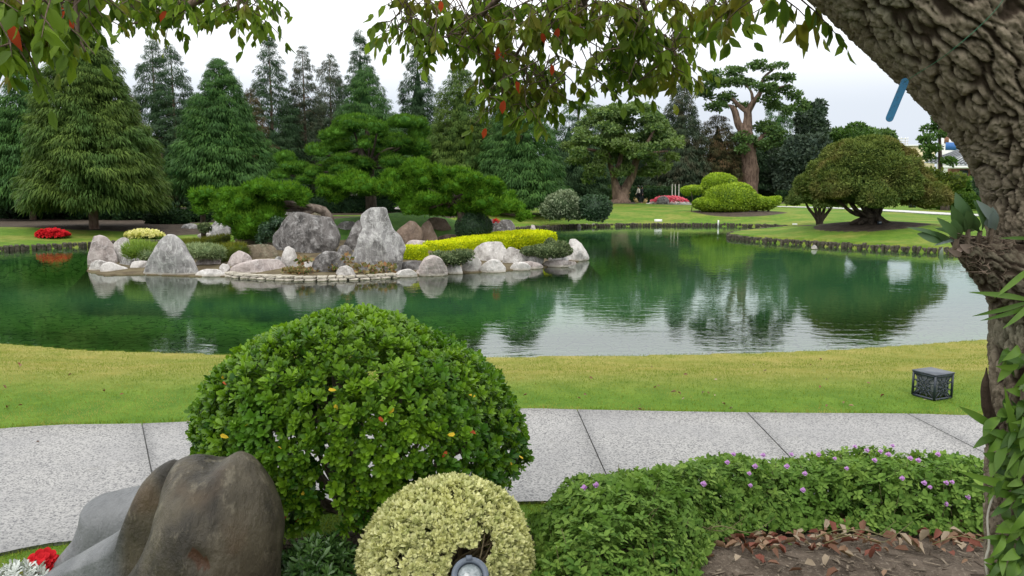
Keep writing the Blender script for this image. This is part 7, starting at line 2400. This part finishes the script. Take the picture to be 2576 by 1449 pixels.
# ---- blue tag hanging from the leaning trunk
M_TAG, nt, out = newmat("blue_plastic_tag")
principled(nt, out, mixc(nt, ramp(nt, noise(nt, 140, 4, .7, 'Position'), .52, .62, 0, .7), (.012, .12, .24), (.02, .05, .08)), .4, .4)
ta, tb_ = P(2276, 206, TY - .06), P(2238, 297, TY - .06)
ax = nrm(tb_ - ta); wv_ = nrm(np.cross(ax, [0, 1, 0])) * .0105; th = np.array([0, .0012, 0])
rim = []
for t in np.linspace(0, math.pi, 9): rim.append(tb_ + wv_ * math.cos(t) + ax * .0105 * math.sin(t))
for t in np.linspace(math.pi, 2 * math.pi, 9): rim.append(ta + wv_ * math.cos(t) + ax * .0105 * math.sin(t))
rim = np.array(rim); nr_ = len(rim)
V = np.vstack([rim - th, rim + th, rim.mean(0) - th, rim.mean(0) + th])
F = [[k, (k + 1) % nr_, 2 * nr_] for k in range(nr_)] + [[nr_ + (k + 1) % nr_, nr_ + k, 2 * nr_ + 1] for k in range(nr_)]
A = Acc().add(V, np.array(F)).add(V, np.array([[k, nr_ + k, nr_ + (k + 1) % nr_, (k + 1) % nr_] for k in range(nr_)]))
tg_ = thing("plant_tag", "blue plastic strip tag with a rounded end hanging from the leaning trunk", "tag", ta)
A.build("strip", M_TAG, tg_)
v, f = tube_vf([ta, P(2300, 190, TY - .12), P(2390, 130, TY - .30), P(2500, 30, TY - .30), P(2560, -60, TY - .28)], [.0009] * 5, 30, 4); Acc().add(v, f).build("green_wire", plainmat("green_wire", (.02, .12, .06), .5), tg_, True)

# ---- leaves with their own bend
def bent_leaf(base, tip, w, sag=.1, roll=0.0, ob=.45, fold=.18, n=9):
    base, tip = np.asarray(base, float), np.asarray(tip, float)
    L = np.linalg.norm(tip - base); d = (tip - base) / L
    view = nrm(camp - base)
    up = nrm(view - d * (view @ d)); side = np.cross(d, up)
    cr_, sr = math.cos(roll), math.sin(roll)
    up, side = up * cr_ + side * sr, side * cr_ - up * sr
    t = np.linspace(0, 1, n)
    wid = np.sin(np.pi * np.clip(t, .02, .99) ** (math.log(.5) / math.log(ob))) ** .8 * w / 2
    c = base + d * (t * L)[:, None] + up * (np.sin(np.pi * t) * sag * L)[:, None]
    Lf = c - side * wid[:, None] + up * (wid * fold)[:, None]; Rt = c + side * wid[:, None] + up * (wid * fold)[:, None]
    V = np.stack([Lf, c, Rt], 1).reshape(-1, 3)
    F = []
    for k in range(n - 1):
        a = 3 * k
        F += [[a, a + 1, a + 4, a + 3], [a + 1, a + 2, a + 5, a + 4]]
    return V, np.array(F)


M_EPI = leafmats("thick_epiphyte_leaves", (.040, .085, .030), (.080, .150, .050), None, trans=.15, rough=.4, spec=.45)
M_EPIS = leafmats("silvery_epiphyte_leaves", (.16, .20, .19), (.26, .31, .30), None, trans=.15)
M_EPIB = leafmats("withered_epiphyte_leaves", (.16, .12, .10), (.26, .20, .17), None, trans=.1)
M_FERN = leafmats("bright_fern_leaves", (.026, .068, .009), (.12, .215, .030), (.06, .13, .016), patch=7, trans=.30, rough=.45, spec=.25)


def E6(x, y, Y): return P(2198.6 + x * .3385, 452.9 + y * .3385, Y)
def E7(x, y, Y): return P(2198.6 + x * .3817, 896.4 + y * .3817, Y)


ep = thing("epiphyte", "broad leaved epiphyte growing on the broken limb of the near trunk", "plant", P(2440, 620, TY - .08))
YE = TY - .10
for i, (b, t, w, mt, rl_) in enumerate((((690, 380), (605, 92), 92, 0, .2), ((690, 390), (578, 190), 92, 0, -.2), ((740, 380), (690, 225), 112, 0, .1), ((615, 440), (468, 280), 66, 0, .3), ((620, 440), (590, 285), 95, 0, 0), ((610, 450), (455, 360), 54, 0, .9),
                                  ((515, 450), (322, 400), 88, 0, .2), ((540, 475), (242, 350), 36, 0, .6), ((610, 458), (448, 487), 36, 1, .5), ((790, 390), (690, 165), 100, 0, -.7), ((800, 380), (740, 150), 70, 0, .8), ((890, 320), (760, 150), 70, 1, .3), ((905, 370), (820, 185), 105, 1, -.2), ((860, 380), (880, 200), 80, 1, .5),
                                  ((512, 500), (512, 665), 32, 0, .3), ((650, 560), (540, 512), 44, 2, 0), ((730, 535), (636, 480), 66, 2, .2), ((660, 520), (600, 560), 40, 2, .4), ((560, 440), (470, 385), 50, 0, -.4))):
    v, f = bent_leaf(E6(*b, YE + .02 * (i % 3)), E6(*t, YE - .02 - .012 * (i % 4)), w * .3385 / 2000 * YE, .12, rl_, ob=.55)
    Acc().add(v, f, RS.uniform(.2, .8)).build("leaf", (M_EPI, M_EPIS, M_EPIB)[mt], ep, True)
A = Acc()
for k in range(110):      # wiry roots and dry fibres clinging to the limb
    x, y = RS.uniform(2420, 2540), RS.uniform(595, 720)
    if y > 620 + (x - 2400) * .95: continue
    p = P(x, y, YE + .01); q = p + RS.normal(size=3) * [.035, .008, .02]
    v, f = tube_vf([p, (p + q) / 2 + RS.normal(size=3) * .012 - [0, .012, 0], q], [.0012, .0016, .0008], 6, 4); A.add(v, f)
for (a_0, a_1) in (((690, 540), (700, 360)), ((600, 520), (620, 430)), ((760, 520), (790, 380)), ((850, 500), (880, 330))):
    v, f = tube_vf([E6(*a_0, YE + .02), E6(*a_1, YE)], [.009, .006], 3, 7, smoothpath=False); A.add(v, f)
A.build("roots", barkmat("dry_fibre", (.05, .033, .022), (.17, .13, .10), 40), ep, True)

fern = thing("climbing_fern", "bright green strap leaved fern covering the lower part of the near trunk", "fern", P(2560, 1300, TY - .1))
YF = TY - .19
for i, (b, t, w, rg) in enumerate((((1180, 440), (930, 432), 26, 6), ((1180, 640), (893, 878), 44, 6), ((1180, 900), (705, 833), 44, 6), ((1180, 890), (730, 1012), 38, 6), ((1180, 920), (790, 1046), 34, 6), ((1180, 900), (957, 1105), 44, 6),
                             ((790, 470), (560, 330), 56, 7), ((930, 550), (718, 482), 60, 7), ((990, 870), (560, 758), 60, 7), ((990, 945), (620, 842), 54, 7), ((970, 1110), (800, 1160), 100, 7), ((885, 1190), (692, 1198), 34, 7), ((870, 700), (720, 640), 90, 7), ((1000, 740), (860, 200), 50, 7), ((1000, 560), (870, 760), 40, 7),
                             ((900, 1440), (728, 1365), 60, 7))):
    fn = E6 if rg == 6 else E7
    k = .3385 if rg == 6 else .3817
    v, f = bent_leaf(fn(*b, YF + .03), fn(*t, YF - .03 - .01 * (i % 3)), w * k / 2000 * YF, .08, RS.uniform(-.3, .3), ob=.5)
    Acc().add(v, f, RS.uniform(.3, .9)).build("frond", M_FERN, fern, True)
cntf = 0
while cntf < 270:
    y = RS.uniform(865, 1600)
    x = RS.uniform(2500, 2640)
    if x < 2500 + 22 * math.sin(y * .021) + (30 if y < 1000 else 0) + 12: continue
    b = P(x, y, YF + RS.uniform(-.02, .05))
    an = RS.normal(math.pi * .62, .75)
    L = RS.uniform(.038, .088)
    t = b + np.array([-math.sin(an) * L, -RS.uniform(.01, .05), -math.cos(an) * L * -.55 + RS.uniform(-.05, .015)])
    v, f = bent_leaf(b, t, RS.uniform(.014, .032), RS.uniform(.05, .35), RS.uniform(-.6, .6), ob=RS.uniform(.4, .6))
    Acc().add(v, f, RS.uniform(.05, .95)).build("frond", M_FERN, fern, True)
    cntf += 1
v, f = tube_vf([P(2500, 1240, YF), P(2484, 1300, YF), P(2488, 1370, YF), P(2480, 1420, YF), P(2500, 1520, YF)], [.003, .003, .0035, .004, .004], 20, 6); Acc().add(v, f).build("aerial_root", plainmat("pale_root", (.40, .38, .32), .7), fern, True)
